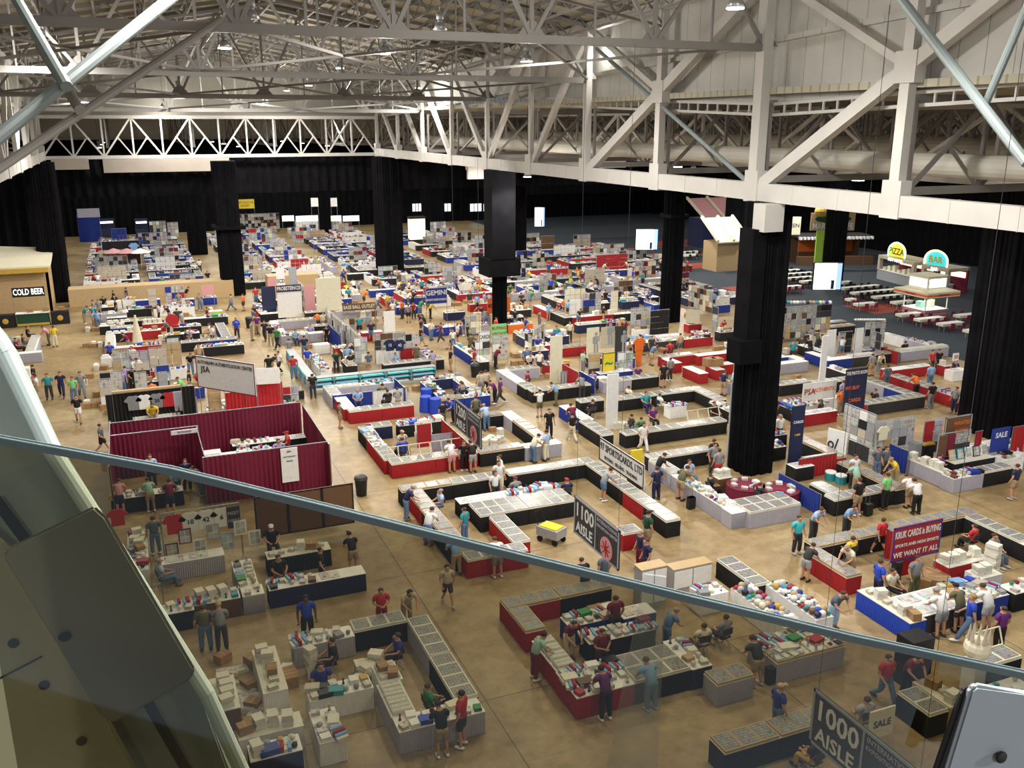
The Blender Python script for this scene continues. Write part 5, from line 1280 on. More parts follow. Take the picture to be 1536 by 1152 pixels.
V(1000, 880, 4.237)
w1 = 'in black booth, bottom right'
T(250, 945, 975, 782, 'f', 'black', 'C', w1); T(250, 950, 430, 1150, 'r', 'black', 'C', w1); PH(940, 940, 'sit', 'n', 'black', 'gold', where=w1); item('carton', *at(*c(870, 1130), .4).xy, .0, .3, w1, 2)
# ---- hanging aisle signs
def aisle_sign(num, y0, y1, lab):
    X = 12.0
    o = board('aisle_sign', 'sign', lab, (X, y1, 0), (X, y0, 0), 6.45, 1.25, 'charcoal', [(num, .25, .68, .62, 'white'), ('AISLE', .25, .24, .46, 'white'), ('INTERNATIONAL', .75, .86, .16, 'grey'), ('EXPOSITION CENTER', .75, .72, .13, 'grey')], border='silver', thick=.05)
    L = y1 - y0
    bm = bmesh.new(); box(bm, L * .5, -.035, 0, .05, .012, 1.25); part('divider', bm, [M('silver')], o)
    bm = bmesh.new(); r = bmesh.ops.create_cone(bm, cap_ends=True, segments=28, radius1=.36, radius2=.36, depth=.02); bmesh.ops.transform(bm, matrix=Matrix.Translation((L * .75, -.04, .38)) @ Matrix.Rotation(PI / 2, 4, 'X') , verts=r['verts']); part('emblem', bm, [M('pink')], o)
    bm = bmesh.new()
    for i in range(8):
        a = i * PI / 4; bar(bm, (L * .75, -.055, .38), (L * .75 + .26 * math.cos(a), -.055, .38 + .26 * math.sin(a)), .05, .01)
    part('emblem_star', bm, [M('red')], o)
    for s in (.1, L - .1): bm = bmesh.new(); tube(bm, [(s, 0, 1.25), (s, 0, 14.2)], .005, 5); part('hanging_wire', bm, [M('charcoal')], o)
aisle_sign('1200', 32.0, 35.1, 'dark hanging aisle sign beginning twelve hundred, farthest, over the red booth'); aisle_sign('1100', 20.9, 23.75, 'dark hanging aisle sign beginning eleven hundred, in mid picture over the cart booth'); aisle_sign('1000', 9.9, 12.75, 'nearest dark hanging aisle sign at the bottom right behind the glass')
# long shop banner in plane of the aisle
p, q = atX(900, 655, 17.5), atX(967, 700, 17.5)
board('hanging_banner', 'banner', 'white hanging banner reading 97 SPORTSCARDS LTD', (17.5, p.y, 0), (17.5, q.y, 0), p.z, 1.0, 'white', [('97 SPORTSCARDS, LTD', .5, .66, .42, 'charcoal'), ('BUYING - SELLING - TRADING', .5, .25, .2, 'charcoal')], thick=.03, border='black')
V(0, 0, 1)
B('banner', 'banner', 'white sagging banner reading AUTOGRAPH AUTHENTICATION CENTER', 293, 533, 381, 546, 4.6, 1.9, 'white', [('AUTOGRAPH AUTHENTICATION CENTER', .5, .82, .28, 'charcoal'), ('JSA', .16, .6, .5, 'charcoal')], snap=False, border='maroon', posts=True)
B('banner', 'banner', 'plain white banner right of the autograph banner', 383, 553, 419, 551, 3.3, 1.0, 'white', [], snap=False, posts=True)
# yellow sign stand, yellow wagon
p = at(953, 732, 0); o = solo('floor_sign', build(('box', 0, 0, .5, .62, .12, .75), ('box', 0, 0, 1.28, .62, .12, .75)), [M('yellow', .5)], 'yellow two panel floor sign by the 97 sportscards banner', 'sign', (p.x, p.y, 0)); part('sign_base', build(('box', 0, 0, 0, .7, .5, .5)), [M('black')], o)
p = at(827, 812, 0); o = solo('cart', build(('box', 0, 0, .3, .75, 1.1, .4)), [M('silver', .5)], 'grey utility cart with a yellow lid in the long booth', 'cart', (p.x, p.y, 0), .5); part('lid', build(('box', 0, 0, .7, .6, .9, .05)), [M('yellow')], o); part('handle', build(('tube', [(-.25, .5, .6), (-.25, .75, 1.25), (.25, .75, 1.25), (.25, .5, .6)], .02, 6)), [M('black')], o)
for sx in (-.3, .3):
    for sy in (-.4, .4): part('wheel', build(('tube', [(sx - .04, sy, .14), (sx + .04, sy, .14)], .14, 12)), [M('black')], o)
# ================================================================ hall centre, far part
V(500, 400, 6.4)
w1 = 'in black booth with navy jerseys'
T(490, 950, 1060, 885, 'b', ['black', 'black', 'grey'], ['c', 'c', 'w'], w1); T(1060, 885, 850, 780, 'l', 'grey', 'm', w1); W(400, 800, 640, 790, 1.1, 'white', 'white low drape in booth with navy jerseys'); W(645, 790, 780, 775, 1.1, 'red', 'red low drape in booth with navy jerseys')
for x_ in (540, 635): p = at(*c(x_, 700), 2.2); jersey(p.x, p.y, 2.2, 'navy', '12' if x_ == 540 else '42', 'above the black booth', s=1.1)
G(400, 650, 680, 610, 2.3, SHELF, 'brown panel behind the navy jerseys'); G(680, 640, 820, 640, 2.0, PHOTOS, 'grey photo rack right of navy jerseys')
PH(795, 745, 'stand', 'n', 'olive', 'olive', shorts=True, where='at ' + w1[3:]); PH(945, 810, 'browse', 'n', 'lilac', 'khaki', shorts=True, where='at ' + w1[3:]); PH(1125, 790, 'stand', 'w', 'black', 'khaki', shorts=True, where='right of ' + w1[3:])
PH(600, 830, 'sit', 's', 'skyblue', 'black', where=w1); PH(335, 820, 'walk', 'n', 'slate', 'khaki', shorts=True, where='left of ' + w1[3:]); PH(160, 820, 'stand', 'n', 'black', 'grayshirt', shorts=True, where='before the glass counters'); PH(30, 820, 'browse', 's', 'darkgreen', 'navy', where='before the glass counters'); PH(135, 740, 'stand', 's', 'navy', 'black', where='behind the glass counters')
w1 = 'in blue booth below GEMINI sign'
T(920, 590, 1230, 572, 'b', 'blue', ['m', 'f'], w1); T(860, 555, 920, 590, 'r', 'blue', 'w', w1); T(600, 390, 815, 378, 'b', 'blue', 'f', w1); T(445, 270, 600, 390, 'r', 'red', 'm', w1); T(350, 230, 600, 215, 'b', 'blue', 'w', w1); T(600, 200, 1200, 178, 'b', ['white', 'white', 'grey'], 'm', w1)
T(1155, 750, 1320, 862, 'r', 'blue', 'j', w1); T(1320, 862, 1400, 920, 'r', 'black', 'j', w1); T(1240, 570, 1500, 560, 'b', 'grey', 'm', w1); G(1260, 470, 1420, 460, 1.9, SHELF, 'grey cloth banner wall below GEMINI'); 
B('sign', 'sign', 'blue sign reading GEMINI', 875, 203, 1100, 198, 3.3, 1.5, 'blue', [('GEMINI', .5, .68, .62, 'white'), ('SPORTS MEMORABILIA', .5, .26, .28, 'white')], posts=True, border='silver')
B('sign', 'sign', 'dark brown sign reading BASE BALL OUTLET', 90, 366, 400, 336, 2.9, .6, 'brown', [('BASE BALL OUTLET', .5, .5, .42, 'cream')], posts=True)
for a in [(0, 380, 75, 600), (150, 560, 280, 700)]: G(*a, 2.0, PHOTOS, 'angled photo grid %s the BASE BALL sign' % ('left of' if a[0] == 0 else 'below'))
G(90, 440, 470, 410, 2.0, SHELF, 'brown wall of goods under the BASE BALL sign'); B('white_panel', 'board', 'white column panel right of the BASE BALL booth', 480, 430, 590, 425, 2.6, 2.5, 'white'); G(190, 680, 330, 680, 2.2, JERS, 'dark cabinet rack left of the navy jerseys')
T(0, 770, 180, 740, 'f', 'red', 'm', 'behind the glass counters'); T(280, 640, 470, 620, 'b', 'red', 'w', 'under the BASE BALL sign')
for a in [(245, 480, 'teal'), (400, 470, 'beige'), (480, 490, 'crimson'), (345, 520, 'navy'), (850, 460, 'black'), (1030, 540, 'purple'), (1130, 590, 'black'), (1095, 600, 'white'), (1190, 545, 'cream'), (1250, 470, 'navy'), (1290, 540, 'black'), (1380, 270, 'skyblue'), (1450, 250, 'lilac'), (960, 335, 'yellow'), (840, 580, 'black'), (425, 110, 'orange'), (320, 225, 'orange'), (625, 130, 'white'), (665, 140, 'navy'), (1060, 100, 'white'), (1165, 60, 'grayshirt'), (1400, 100, 'orange'), (100, 40, 'blue'), (270, 120, 'silver'), (190, 120, 'white'), (725, 130, 'cream'), (790, 235, 'black'), (915, 280, 'navy')]:
    PH(a[0], a[1], rnd.choice(['stand', 'browse', 'walk']), rnd.choice('nsew'), a[2], rnd.choice(['denim', 'khaki', 'black', 'charcoal', 'grayshirt']), shorts=rnd.random() < .5, where='near GEMINI sign')
def glass_counter(cx_, cy_, L, ax, where):
    if 'gc' not in PROTO:
        b0 = build(('box', 0, 0, 0, 1.8, .6, .12), ('box', 0, 0, .97, 1.8, .6, .03), ('box', -.89, 0, .12, .02, .6, .85), ('box', .89, 0, .12, .02, .6, .85), ('box', 0, .28, .12, 1.8, .02, .85))
        b1 = build(('box', 0, 0, .45, 1.74, .5, .02), ('box', 0, 0, .72, 1.74, .42, .02)); b2 = build(('box', 0, -.1, .93, 1.7, .05, .03))
        b3 = bmesh.new()
        for i in range(3): box(b3, 0, 0, [.13, .47, .74][i], 1.5, .3, .07, i)
        PROTO['gc'] = (mesh_of(b0, 'glass_counter', [M('silver', .3)]), mesh_of(b1, 'glass_shelf', [M('turquoise', .2)]), mesh_of(b2, 'case_light', [emis('case_lamp', (.6, 1, .95), 9)]), mesh_of(b3, 'collectibles', [M('white'), M('lightblue'), M('mint')]))
    a = PROTO['gc']; o = put('glass_counter', a[0], (cx_, cy_, 0), 0 if ax == 0 else -PI / 2, None, 'glass counter glowing turquoise ' + where, 'showcase')
    RECTS.append((cx_ - (.9 if ax == 0 else .3), cy_ - (.3 if ax == 0 else .9), cx_ + (.9 if ax == 0 else .3), cy_ + (.3 if ax == 0 else .9)))
    put('glass_shelf', a[1], parent=o); put('case_light', a[2], parent=o); put('collectibles', a[3], parent=o)
V(300, 480, 6.4)
p, q = at(*c(870, 245), 1.0), at(*c(1040, 560), 1.0)
for i in range(int((p.y - q.y) / 1.82)): glass_counter((p.x + q.x) / 2, q.y + .9 + i * 1.82, 1.8, 1, 'in the long row along the aisle')
for i in range(5): glass_counter(q.x + .8 + i * 1.82, q.y + .1, 1.8, 0, 'in the front row facing the aisle')
w1 = 'behind the glass counters'
T(1060, 330, 1330, 470, 'l', 'white', 'wm', w1); T(1090, 240, 1250, 235, 'b', 'white', 'e', w1); T(1260, 270, 1400, 260, 'b', 'red', 'm', w1)
for a in [(850, 170, 'grayshirt', 'walk', 'in aisle by glass counters'), (995, 155, 'navy', 'stand', w1), (1065, 265, 'royal', 'stand', w1), (980, 350, 'crimson', 'stand', 'in aisle by glass counters'), (1075, 515, 'black', 'stand', 'in aisle by glass counters'), (655, 345, 'black', 'stand', 'beyond autograph banner'), (670, 45, 'black', 'stand', 'in aisle far'), (345, -10, 'royal', 'walk', 'in aisle far'), (540, -40, 'purple', 'walk', 'in aisle far')]:
    PH(a[0], a[1], a[3], 'n', a[2], rnd.choice(['charcoal', 'denim', 'khaki']), where=a[4])
V(356, 370, 6)
w1 = 'in lilac booth right of bin'
T(395, 800, 895, 770, 'b', 'grey', ['m', 'w'], w1); T(260, 680, 395, 800, 'r', 'grey', ['b', 'm'], w1); T(260, 665, 830, 635, 'f', 'grey', 'c', w1)
PH(510, 735, 'sit', 's', 'skyblue', 'navy', where=w1); PH(615, 720, 'sit', 's', 'lilac', 'navy', where=w1); PH(805, 710, 'browse', 's', 'black', 'black', where=w1); PH(720, 590, 'browse', 'n', 'orange', 'charcoal', where='behind ' + w1[3:])
W(835, 690, 900, 800, 1.4, 'blue', 'tall blue side drape of the lilac booth')
w1 = 'under PROBSTEIN banner'
T(205, 605, 440, 598, 'b', 'black', 'w', w1); T(130, 520, 205, 605, 'r', 'red', 'm', w1); PH(385, 490, 'stand', 's', 'black', 'maroon', where=w1); PH(660, 480, 'sit', 'n', 'lightblue', 'charcoal', hair='white', top='cap', where='right of PROBSTEIN banner'); PH(160, 370, 'stand', 's', 'crimson', 'denim', where='left of PROBSTEIN banner')
B('backdrop', 'sign', 'pink white and navy backdrop reading PROBSTEIN123', 345, 348, 575, 343, 3.3, 3.0, 'white', [('PROBSTEIN123', .5, .9, .62, 'white')])
B('sign_band', 'sign', 'navy title band over the white backdrop', 343, 347, 577, 342, 3.32, .62, 'navy', [('PROBSTEIN123', .5, .5, .5, 'white')]); B('sign_band', 'sign', 'pink band below the navy title band', 343, 405, 577, 400, 2.65, .55, 'pink')
B('backdrop', 'sign', 'navy and pink side panel left of the big backdrop', 210, 360, 340, 356, 3.1, 2.8, 'navy'); B('backdrop', 'sign', 'pink side panel right of the big backdrop', 600, 350, 690, 340, 3.1, 2.6, 'pink'); G(530, 290, 600, 360, 2.9, PHOTOS, 'angled black grid of panels by the big backdrop')
B('screen', 'screen', 'large white projector screen', 697, 286, 930, 278, 4.6, 2.9, 'cream', posts=True); B('sign', 'sign', 'white and red standing sign behind PROBSTEIN banner', 345, 190, 420, 185, 4.2, 2.2, 'white', [('SCD', .5, .4, .5, 'black')]); B('sign', 'sign', 'grey blank standing board behind PROBSTEIN banner', 458, 185, 528, 180, 4.2, 2.4, 'silver'); B('sign', 'sign', 'white and red low sign left of standing signs', 270, 285, 345, 282, 3.2, 1.2, 'pink')
w1 = 'near projector screen'
T(1185, 395, 1400, 385, 'b', 'blue', 'm', w1); T(1000, 250, 1180, 235, 'b', 'black', 'w', w1); T(960, 180, 1200, 150, 'b', 'white', 'm', w1); T(730, 90, 810, 190, 'r', 'grey', 'm', w1)
for a in [(720, 100, 'lime', 'walk'), (665, 90, 'white', 'walk'), (1000, 135, 'skyblue', 'sit'), (1065, 140, 'navy', 'sit'), (955, 200, 'blue', 'walk'), (160, 90, 'lime', 'stand'), (185, 200, 'white', 'stand'), (215, 70, 'crimson', 'stand'), (600, 110, 'white', 'stand')]:
    PH(a[0], a[1], a[3], rnd.choice('nsw'), a[2], 'charcoal', where=w1)
V(700, 400, 6.4)
w1 = 'in red and black booth beyond jumpsuit'
T(630, 372, 790, 432, 'r', 'red', 'w', w1); T(790, 432, 950, 492, 'r', 'black', 'c', w1); T(950, 492, 1420, 458, 'b', 'red', ['w', 's', 'w'], w1); T(1420, 458, 1600, 445, 'b', 'black', 'w', w1)
T(430, 260, 900, 235, 'b', 'grey', ['m', 'm', 'w'], w1); T(1070, 565, 1536, 520, 'b', ['navy', 'black'], ['b', 'm'], 'beyond tall posters'); T(700, 740, 960, 760, 'b', 'red', 'm', 'in red booth left of posters'); T(960, 800, 1150, 740, 'b', 'red', 'C', 'in red booth left of posters'); T(760, 640, 940, 600, 'b', 'white', 'w', 'in red booth left of posters')
T(30, 70, 140, 168, 'r', 'black', 'm', 'in black booth left of boxed pillar'); T(140, 168, 460, 145, 'b', 'black', ['w', 'w'], 'in black booth left of boxed pillar'); T(1080, 160, 1250, 250, 'r', 'black', 'm', w1)
B('sign', 'sign', 'bright green sign with red letters at the boxed pillar', 230, 552, 390, 547, 2.9, 1.1, 'lightgreen', [('BUYING', .5, .7, .34, 'red'), ('VINTAGE', .5, .3, .34, 'red')]); B('sign', 'sign', 'orange sign behind the boxed pillar', 190, 300, 430, 295, 2.7, 1.4, 'orange', [('MUCH WANTED', .3, .5, .5, 'black')]); B('sign', 'sign', 'white sign left of the green one', 110, 622, 232, 617, 2.4, .9, 'white', [('CARDS', .5, .5, .4, 'charcoal')], border='silver')
for i, (a, lb) in enumerate([((60, 710, 240, 720), 'rack of striped jerseys beside the blue table'), ((240, 660, 400, 650), 'grey flag covered wall near the green sign'), ((500, 640, 690, 660), 'rack of red jerseys right of the boxed pillar'), ((930, 210, 1150, 205), 'pale blank panels beyond red and black booth'), ((1100, 250, 1310, 250), 'rack of blue and white jerseys, far'), ((980, 310, 1110, 305), 'white board standing over red and black booth'), ((1380, 230, 1460, 228), 'upright cream sign far right of red booth')]):
    G(*a, [1.9, 2.2, 2.0, 2.6, 2.2, 1.8, 2.8][i], [JERS, PHOTOS, JERS, M('cream'), JERS, M('white'), M('cream')][i], lb)
T(470, 640, 640, 630, 'b', 'brown', 'm', 'right of green sign'); T(400, 560, 640, 540, 'b', 'orange', 'm', 'right of green sign'); G(650, 590, 750, 530, 1.6, PHOTOS, 'tilted black photo board right of green sign', snap=False)
for a in [(315, 770, 'maroon'), (120, 1000, 'beige'), (225, 1085, 'purple'), (580, 770, 'denim'), (620, 830, 'white'), (680, 820, 'white'), (300, 470, 'crimson'), (180, 480, 'maroon'), (255, 440, 'grayshirt'), (445, 420, 'black'), (540, 290, 'black'), (525, 250, 'black'), (640, 230, 'green'), (990, 530, 'cream'), (820, 340, 'skyblue'), (880, 340, 'navy'), (935, 300, 'orange'), (1310, 370, 'black'), (1070, 400, 'charcoal'), (1000, 90, 'lime'), (1075, 20, 'yellow'), (1110, 50, 'maroon'), (1235, 100, 'black'), (1450, 20, 'navy'), (100, 260, 'skyblue'), (165, 260, 'lilac'), (700, 420, 'olive'), (570, 480, 'blue'), (120, 790, 'red'), (80, 700, 'navy'), (1120, 800, 'mint'), (1470, 490, 'tan')]:
    PH(a[0], a[1], rnd.choice(['stand', 'browse', 'stand', 'walk']), rnd.choice('nsew'), a[2], rnd.choice(['denim', 'khaki', 'black', 'charcoal', 'grayshirt']), shorts=rnd.random() < .5, where='near green sign')
V(860, 400, 6.4)
T(200, 80, 420, 60, 'b', 'white', 'w', 'far, left of black pillar'); T(420, 200, 800, 235, 'r', 'blue', 'm', 'far, left of black pillar'); T(560, 245, 800, 235, 'b', ['blue', 'black'], 'm', 'far, left of black pillar'); T(680, 300, 830, 290, 'b', 'black', 'w', 'far, left of black pillar')
G(1030, 180, 1430, 230, 2.4, SHELF, 'wall of red and brown goods behind pillar'); G(1320, 380, 1420, 390, 2.2, PHOTOS, 'framed prints right of brown goods wall'); B('flag', 'flag', 'hanging cream cloth with a drawing', 1085, 405, 1215, 420, 2.2, 1.2, 'beige', snap=False); G(560, 400, 740, 380, 2.4, PHOTOS, 'busy photo wall with a striped flag'); G(760, 430, 900, 400, 2.4, M('black'), 'black draped cubicle left of the black pillar')
T(1160, 640, 1340, 640, 'b', 'red', 'm', 'behind red booth, far'); T(1110, 560, 1230, 545, 'b', 'red', 'm', 'behind red booth, far')
# ---------------- left block
V(100, 370, 6)
bm = bmesh.new(); box(bm, 1.9, 101.2, 0, 15.8, 2.2, 1.75); st('trim_low_wall', bm, M('tan')); bm = bmesh.new(); box(bm, 16.2, 102, 0, 5.4, 2.2, 1.75); st('trim_low_wall', bm, M('tan')); RECTS.append((-6, 100.1, 9.8, 102.3)); RECTS.append((13.4, 100.9, 19, 103.1))
for w1, L_ in (('near tan wall, back row', [(310, 505, 490, 485, 'white', 'w'), (500, 480, 620, 475, 'white', 'm'), (620, 490, 840, 470, 'blue', 'w'), (960, 480, 1150, 472, 'blue', 'w'), (1230, 462, 1350, 452, 'blue', 'm'), (600, 420, 720, 410, 'white', 'm'), (1100, 410, 1320, 395, 'white', 'm')]),
               ('near tan wall, second row', [(310, 612, 540, 590, 'grey', 'm'), (530, 572, 760, 550, 'black', 'm'), (780, 560, 1150, 540, 'white', 'm'), (1060, 655, 1450, 625, 'black', ['w', 'm']), (1280, 590, 1400, 575, 'lime', 'w')]),
               ('near tan wall, third row', [(360, 690, 780, 655, 'black', ['b', 'c']), (360, 650, 540, 630, 'black', 'w'), (540, 770, 850, 750, 'red', 's'), (960, 735, 1210, 705, 'black', 'm'), (350, 790, 590, 770, 'black', 'b')]),
               ('in front red and blue row', [(345, 925, 850, 880, 'red', ['w', 'm']), (1030, 872, 1530, 825, ['black', 'blue', 'blue'], 'c'), (900, 790, 1200, 780, 'black', 'm')])):
    for a in L_: T(a[0], a[1], a[2], a[3], 'b', a[4], a[5], w1)
    if w1.startswith('in front'): T(1530, 825, 1380, 690, 'l', 'blue', 'c', w1); T(345, 925, 345, 800, 'r', 'white', 'b', w1)
for a in [(415, 400, 'black'), (530, 375, 'navy'), (380, 440, 'black'), (435, 480, 'black'), (1095, 365, 'black'), (1190, 420, 'grayshirt'), (1270, 540, 'maroon'), (1030, 580, 'silver'), (880, 530, 'black'), (870, 660, 'slate'), (500, 770, 'maroon'), (1270, 690, 'white'), (1310, 730, 'white'), (1180, 880, 'white'), (1520, 640, 'royal'), (1080, 750, 'black'), (1110, 740, 'lilac'), (230, 480, 'grayshirt'), (180, 540, 'teal'), (230, 575, 'skyblue'), (580, 900, 'white'), (575, 1010, 'white'), (510, 1080, 'lilac'), (220, 160, 'blue'), (275, 240, 'white'), (1265, 220, 'black'), (1190, 110, 'white'), (1100, 250, 'beige'), (855, 275, 'green'), (500, 200, 'purple'), (245, 100, 'skyblue'), (940, 560, 'charcoal'), (820, 520, 'beige')]:
    PH(a[0], a[1], rnd.choice(['stand', 'browse', 'sit', 'stand']), rnd.choice('nsew'), a[2], rnd.choice(['denim', 'khaki', 'black', 'charcoal', 'grayshirt']), where='near tan wall')
B('sign', 'sign', 'pink card sign standing before the tan wall', 1210, 352, 1320, 345, 2.6, .9, 'pink', posts=True); G(725, 380, 800, 376, 2.2, M('beige'), 'beige upright panel near tan wall'); G(905, 400, 950, 398, 1.7, M('orange'), 'orange upright panel near tan wall'); G(880, 360, 1050, 345, 2.2, JERS, 'red shirt rack near tan wall')
G(850, 870, 1020, 850, 2.4, M('tan'), 'tan felt wall with hung frames'); item('framed_photo', *at(*c(960, 900), 2).xy, 1.5, 0, 'on the tan felt wall', 2.2, 'black')
p = at(*c(640, 860), 0); bm = bmesh.new(); cone(bm, 0, 0, 0, .45, .08, 2.3, 10); solo('figure_rack', bm, [M('cream')], 'tall cream spinner rack in the left block', 'rack', (p.x, p.y, 0)); p = at(*c(950, 680), 1); bm = bmesh.new(); cone(bm, 0, 0, .1, .55, .55, .12, 20); o = solo('round_sign', bm, [M('crimson')], 'round red sign with white numbers in left block', 'sign', (p.x, p.y, 1.2)); o.rotation_euler = (PI / 2, 0, 0)
V(130, 480, 6.4)
for i, a in enumerate([(240, 290, 400, 270), (420, 300, 590, 290), (120, 500, 330, 490), (450, 500, 570, 500), (240, 390, 420, 380), (110, 560, 300, 560), (460, 400, 600, 400)]): G(*a, 2.0, PHOTOS, 'crowded photo stand in left block, number counted from the rear: ' + ['first', 'second', 'fourth', 'fifth', 'third', 'sixth', 'seventh'][i])
T(620, 380, 760, 360, 'b', 'brown', 'p', 'among photo stands, left block'); T(800, 480, 960, 460, 'b', 'white', 'm', 'among photo stands, left block'); T(1040, 250, 1500, 215, 'f', 'black', 'm', 'among photo stands, left block'); G(590, 270, 760, 255, 2.2, M('beige'), 'beige board between photo stands'); G(660, 430, 790, 430, 1.8, JERS, 'dark red shirt rack in left block'); G(680, 500, 770, 495, 1.5, M('silver'), 'grey board with a red print in left block')
for a in [(385, 390, 'navy'), (415, 380, 'white'), (330, 490, 'lilac'), (425, 460, 'black'), (625, 585, 'orange'), (975, 480, 'black'), (1060, 500, 'crimson'), (870, 555, 'lightgreen'), (1070, 230, 'tan'), (980, 330, 'black')]:
    PH(a[0], a[1], rnd.choice(['stand', 'browse']), rnd.choice('nsw'), a[2], rnd.choice(['denim', 'khaki', 'black']), where='among photo stands, left block')
W(178, 720, 240, 715, 2.4, 'black', 'short black drape at the left end of jerseys wall'); W(240, 705, 905, 652, 2.3, 'black', 'black drape wall hung with jerseys'); W(910, 640, 1030, 625, 2.6, 'black', 'tall black drape end right of the jerseys')
p = at(*c(240, 700), 2.35); q = at(*c(905, 650), 2.35); o = solo('ledge', build(('box', 0, 0, 0, abs(q.x - p.x), .3, .12)), [M('tan')], 'long tan ledge on top of the black jersey wall', 'ledge', ((p.x + q.x) / 2, (p.y + q.y) / 2 + .15, 2.33))
y_ = (at(*c(240, 705), 2.3).y + at(*c(905, 652), 2.3).y) / 2
for x_, col_, n_ in ((440, 'grayshirt', ''), (548, 'white', ''), (672, 'grayshirt', '20'), (785, 'crimson', '')): pp = at(*c(x_, 730), 2.1); jersey(pp.x, y_ - .1, 2.1, col_, n_, 'on black drape wall', s=1.15)
pp = at(*c(870, 700), 2.1); jersey(pp.x, y_ - .1, 2.1, 'grey', '', 'on black drape wall', pants=True, s=1.3)
w1 = 'behind long rear maroon drape'
T(440, 930, 900, 890, 'b', 'white', ['w', 'e'], w1); PH(620, 790, 'browse', 's', 'yellow', 'khaki', hair='hairbrown', where=w1); G(200, 770, 300, 760, 1.9, PHOTOS, 'grey rack at left end behind maroon drape'); G(910, 740, 1060, 760, 1.6, M('steel'), 'grey filing box wall behind maroon drape')
for i in range(18): item(['helmet', 'figurine', 'shirt_pile'][i % 3], *at(*c(250 + 12 * i, 880 + 3 * i), .9).xy, .1 * (i % 4), i, 'heaped ' + w1, 1.3)
V(300, 480, 6.4)
W(232, 632, 430, 622, 2.3, 'crimson', 'crimson drape left part behind maroon drape'); W(430, 622, 785, 588, 2.3, 'crimson', 'bright red drape right part behind maroon drape'); B('placard', 'sign', 'blank white strip sign on the crimson drape', 230, 632, 432, 626, 2.5, .4, 'white'); G(60, 610, 190, 610, 2.4, M('tan'), 'tan felt panel left of crimson drape')
T(380, 840, 930, 790, 'b', 'black', ['h', 'hm', 'm'], w1); T(60, 860, 380, 840, 'b', 'white', 'm', w1); G(240, 700, 385, 695, 1.7, PHOTOS, 'white framed board with red print behind maroon drape'); G(790, 640, 940, 625, 1.8, JERS, 'rack of blue striped jerseys at end of crimson drape')
suitcase(975, 760, 'black bag leaning at end of the crimson drape')
# left aisle people and left edge stand
V(0, 400, 4.8)
for a in [(305, 430, 'pink', 'olive', 'browse', 'w'), (380, 430, 'yellow', 'cream', 'stand', 'n'), (205, 430, 'black', 'black', 'sit', 'e'), (120, 515, 'maroon', 'black', 'sit', 'e'), (170, 480, 'brown', 'denim', 'sit', 'e'), (230, 705, 'black', 'charcoal', 'stand', 'w'), (240, 770, 'pink', 'khaki', 'stand', 'w'), (195, 780, 'white', 'khaki', 'stand', 'w'), (335, 775, 'teal', 'charcoal', 'stand', 's'), (372, 765, 'navy', 'navy', 'walk', 's'), (515, 795, 'lightgreen', 'denim', 'stand', 's'), (572, 762, 'grayshirt', 'grayshirt', 'walk', 's'), (545, 930, 'black', 'white', 'walk', 's'), (655, 320, 'skyblue', 'denim', 'stand', 's'), (625, 285, 'teal', 'khaki', 'stand', 's'), (665, 235, 'grayshirt', 'khaki', 'stand', 's')]:
    PH(a[0], a[1], a[4], a[5], a[2], a[3], shorts=a[3] in ('white', 'khaki'), where='in wide left aisle')
V(0, 480, 3.84); PH(572, 597, 'walk', 'e', 'slate', 'black', shorts=True, where='at left corner of maroon enclosure')
V(0, 400, 4.8)
w1 = 'at left edge by beer stand'
T(80, 640, 300, 610, 'b', 'grey', 'e', w1); T(300, 610, 250, 500, 'l', 'grey', 'b', w1); T(40, 520, 150, 505, 'f', 'grey', 'm', w1); T(135, 740, 210, 730, 'b', 'white', 'e', w1)
# ================================================================ random filling of the far blocks
def cloth_col(): return rnd.choice(['red', 'blue', 'black', 'black', 'white', 'grey', 'blue', 'red', 'navy', 'white'])
SH = ['white', 'white', 'grayshirt', 'black', 'navy', 'royal', 'crimson', 'skyblue', 'olive', 'beige', 'orange', 'lilac', 'green', 'slate', 'cream', 'charcoal', 'yellow', 'teal', 'purple', 'maroon']
def zone_name(x, y):
    if x < 9: a = 'in far left block'
    elif x < 24: a = 'in far centre-left block'
    elif x < 38: a = 'in far centre block'
    elif x < 50: a = 'in far right block'
    else: a = 'in block beside carpet'
    return a + (', front rows' if y < 105 else (', middle rows' if y < 130 else ', last rows'))
NG = [0]
def free(x, y, r=.8): return not any(a - r < x < c_ + r and b_ - r < y < d_ + r for a, b_, c_, d_ in RECTS) and not any(math.hypot(x - a, y - b_) < 2 for a, b_ in PILL)
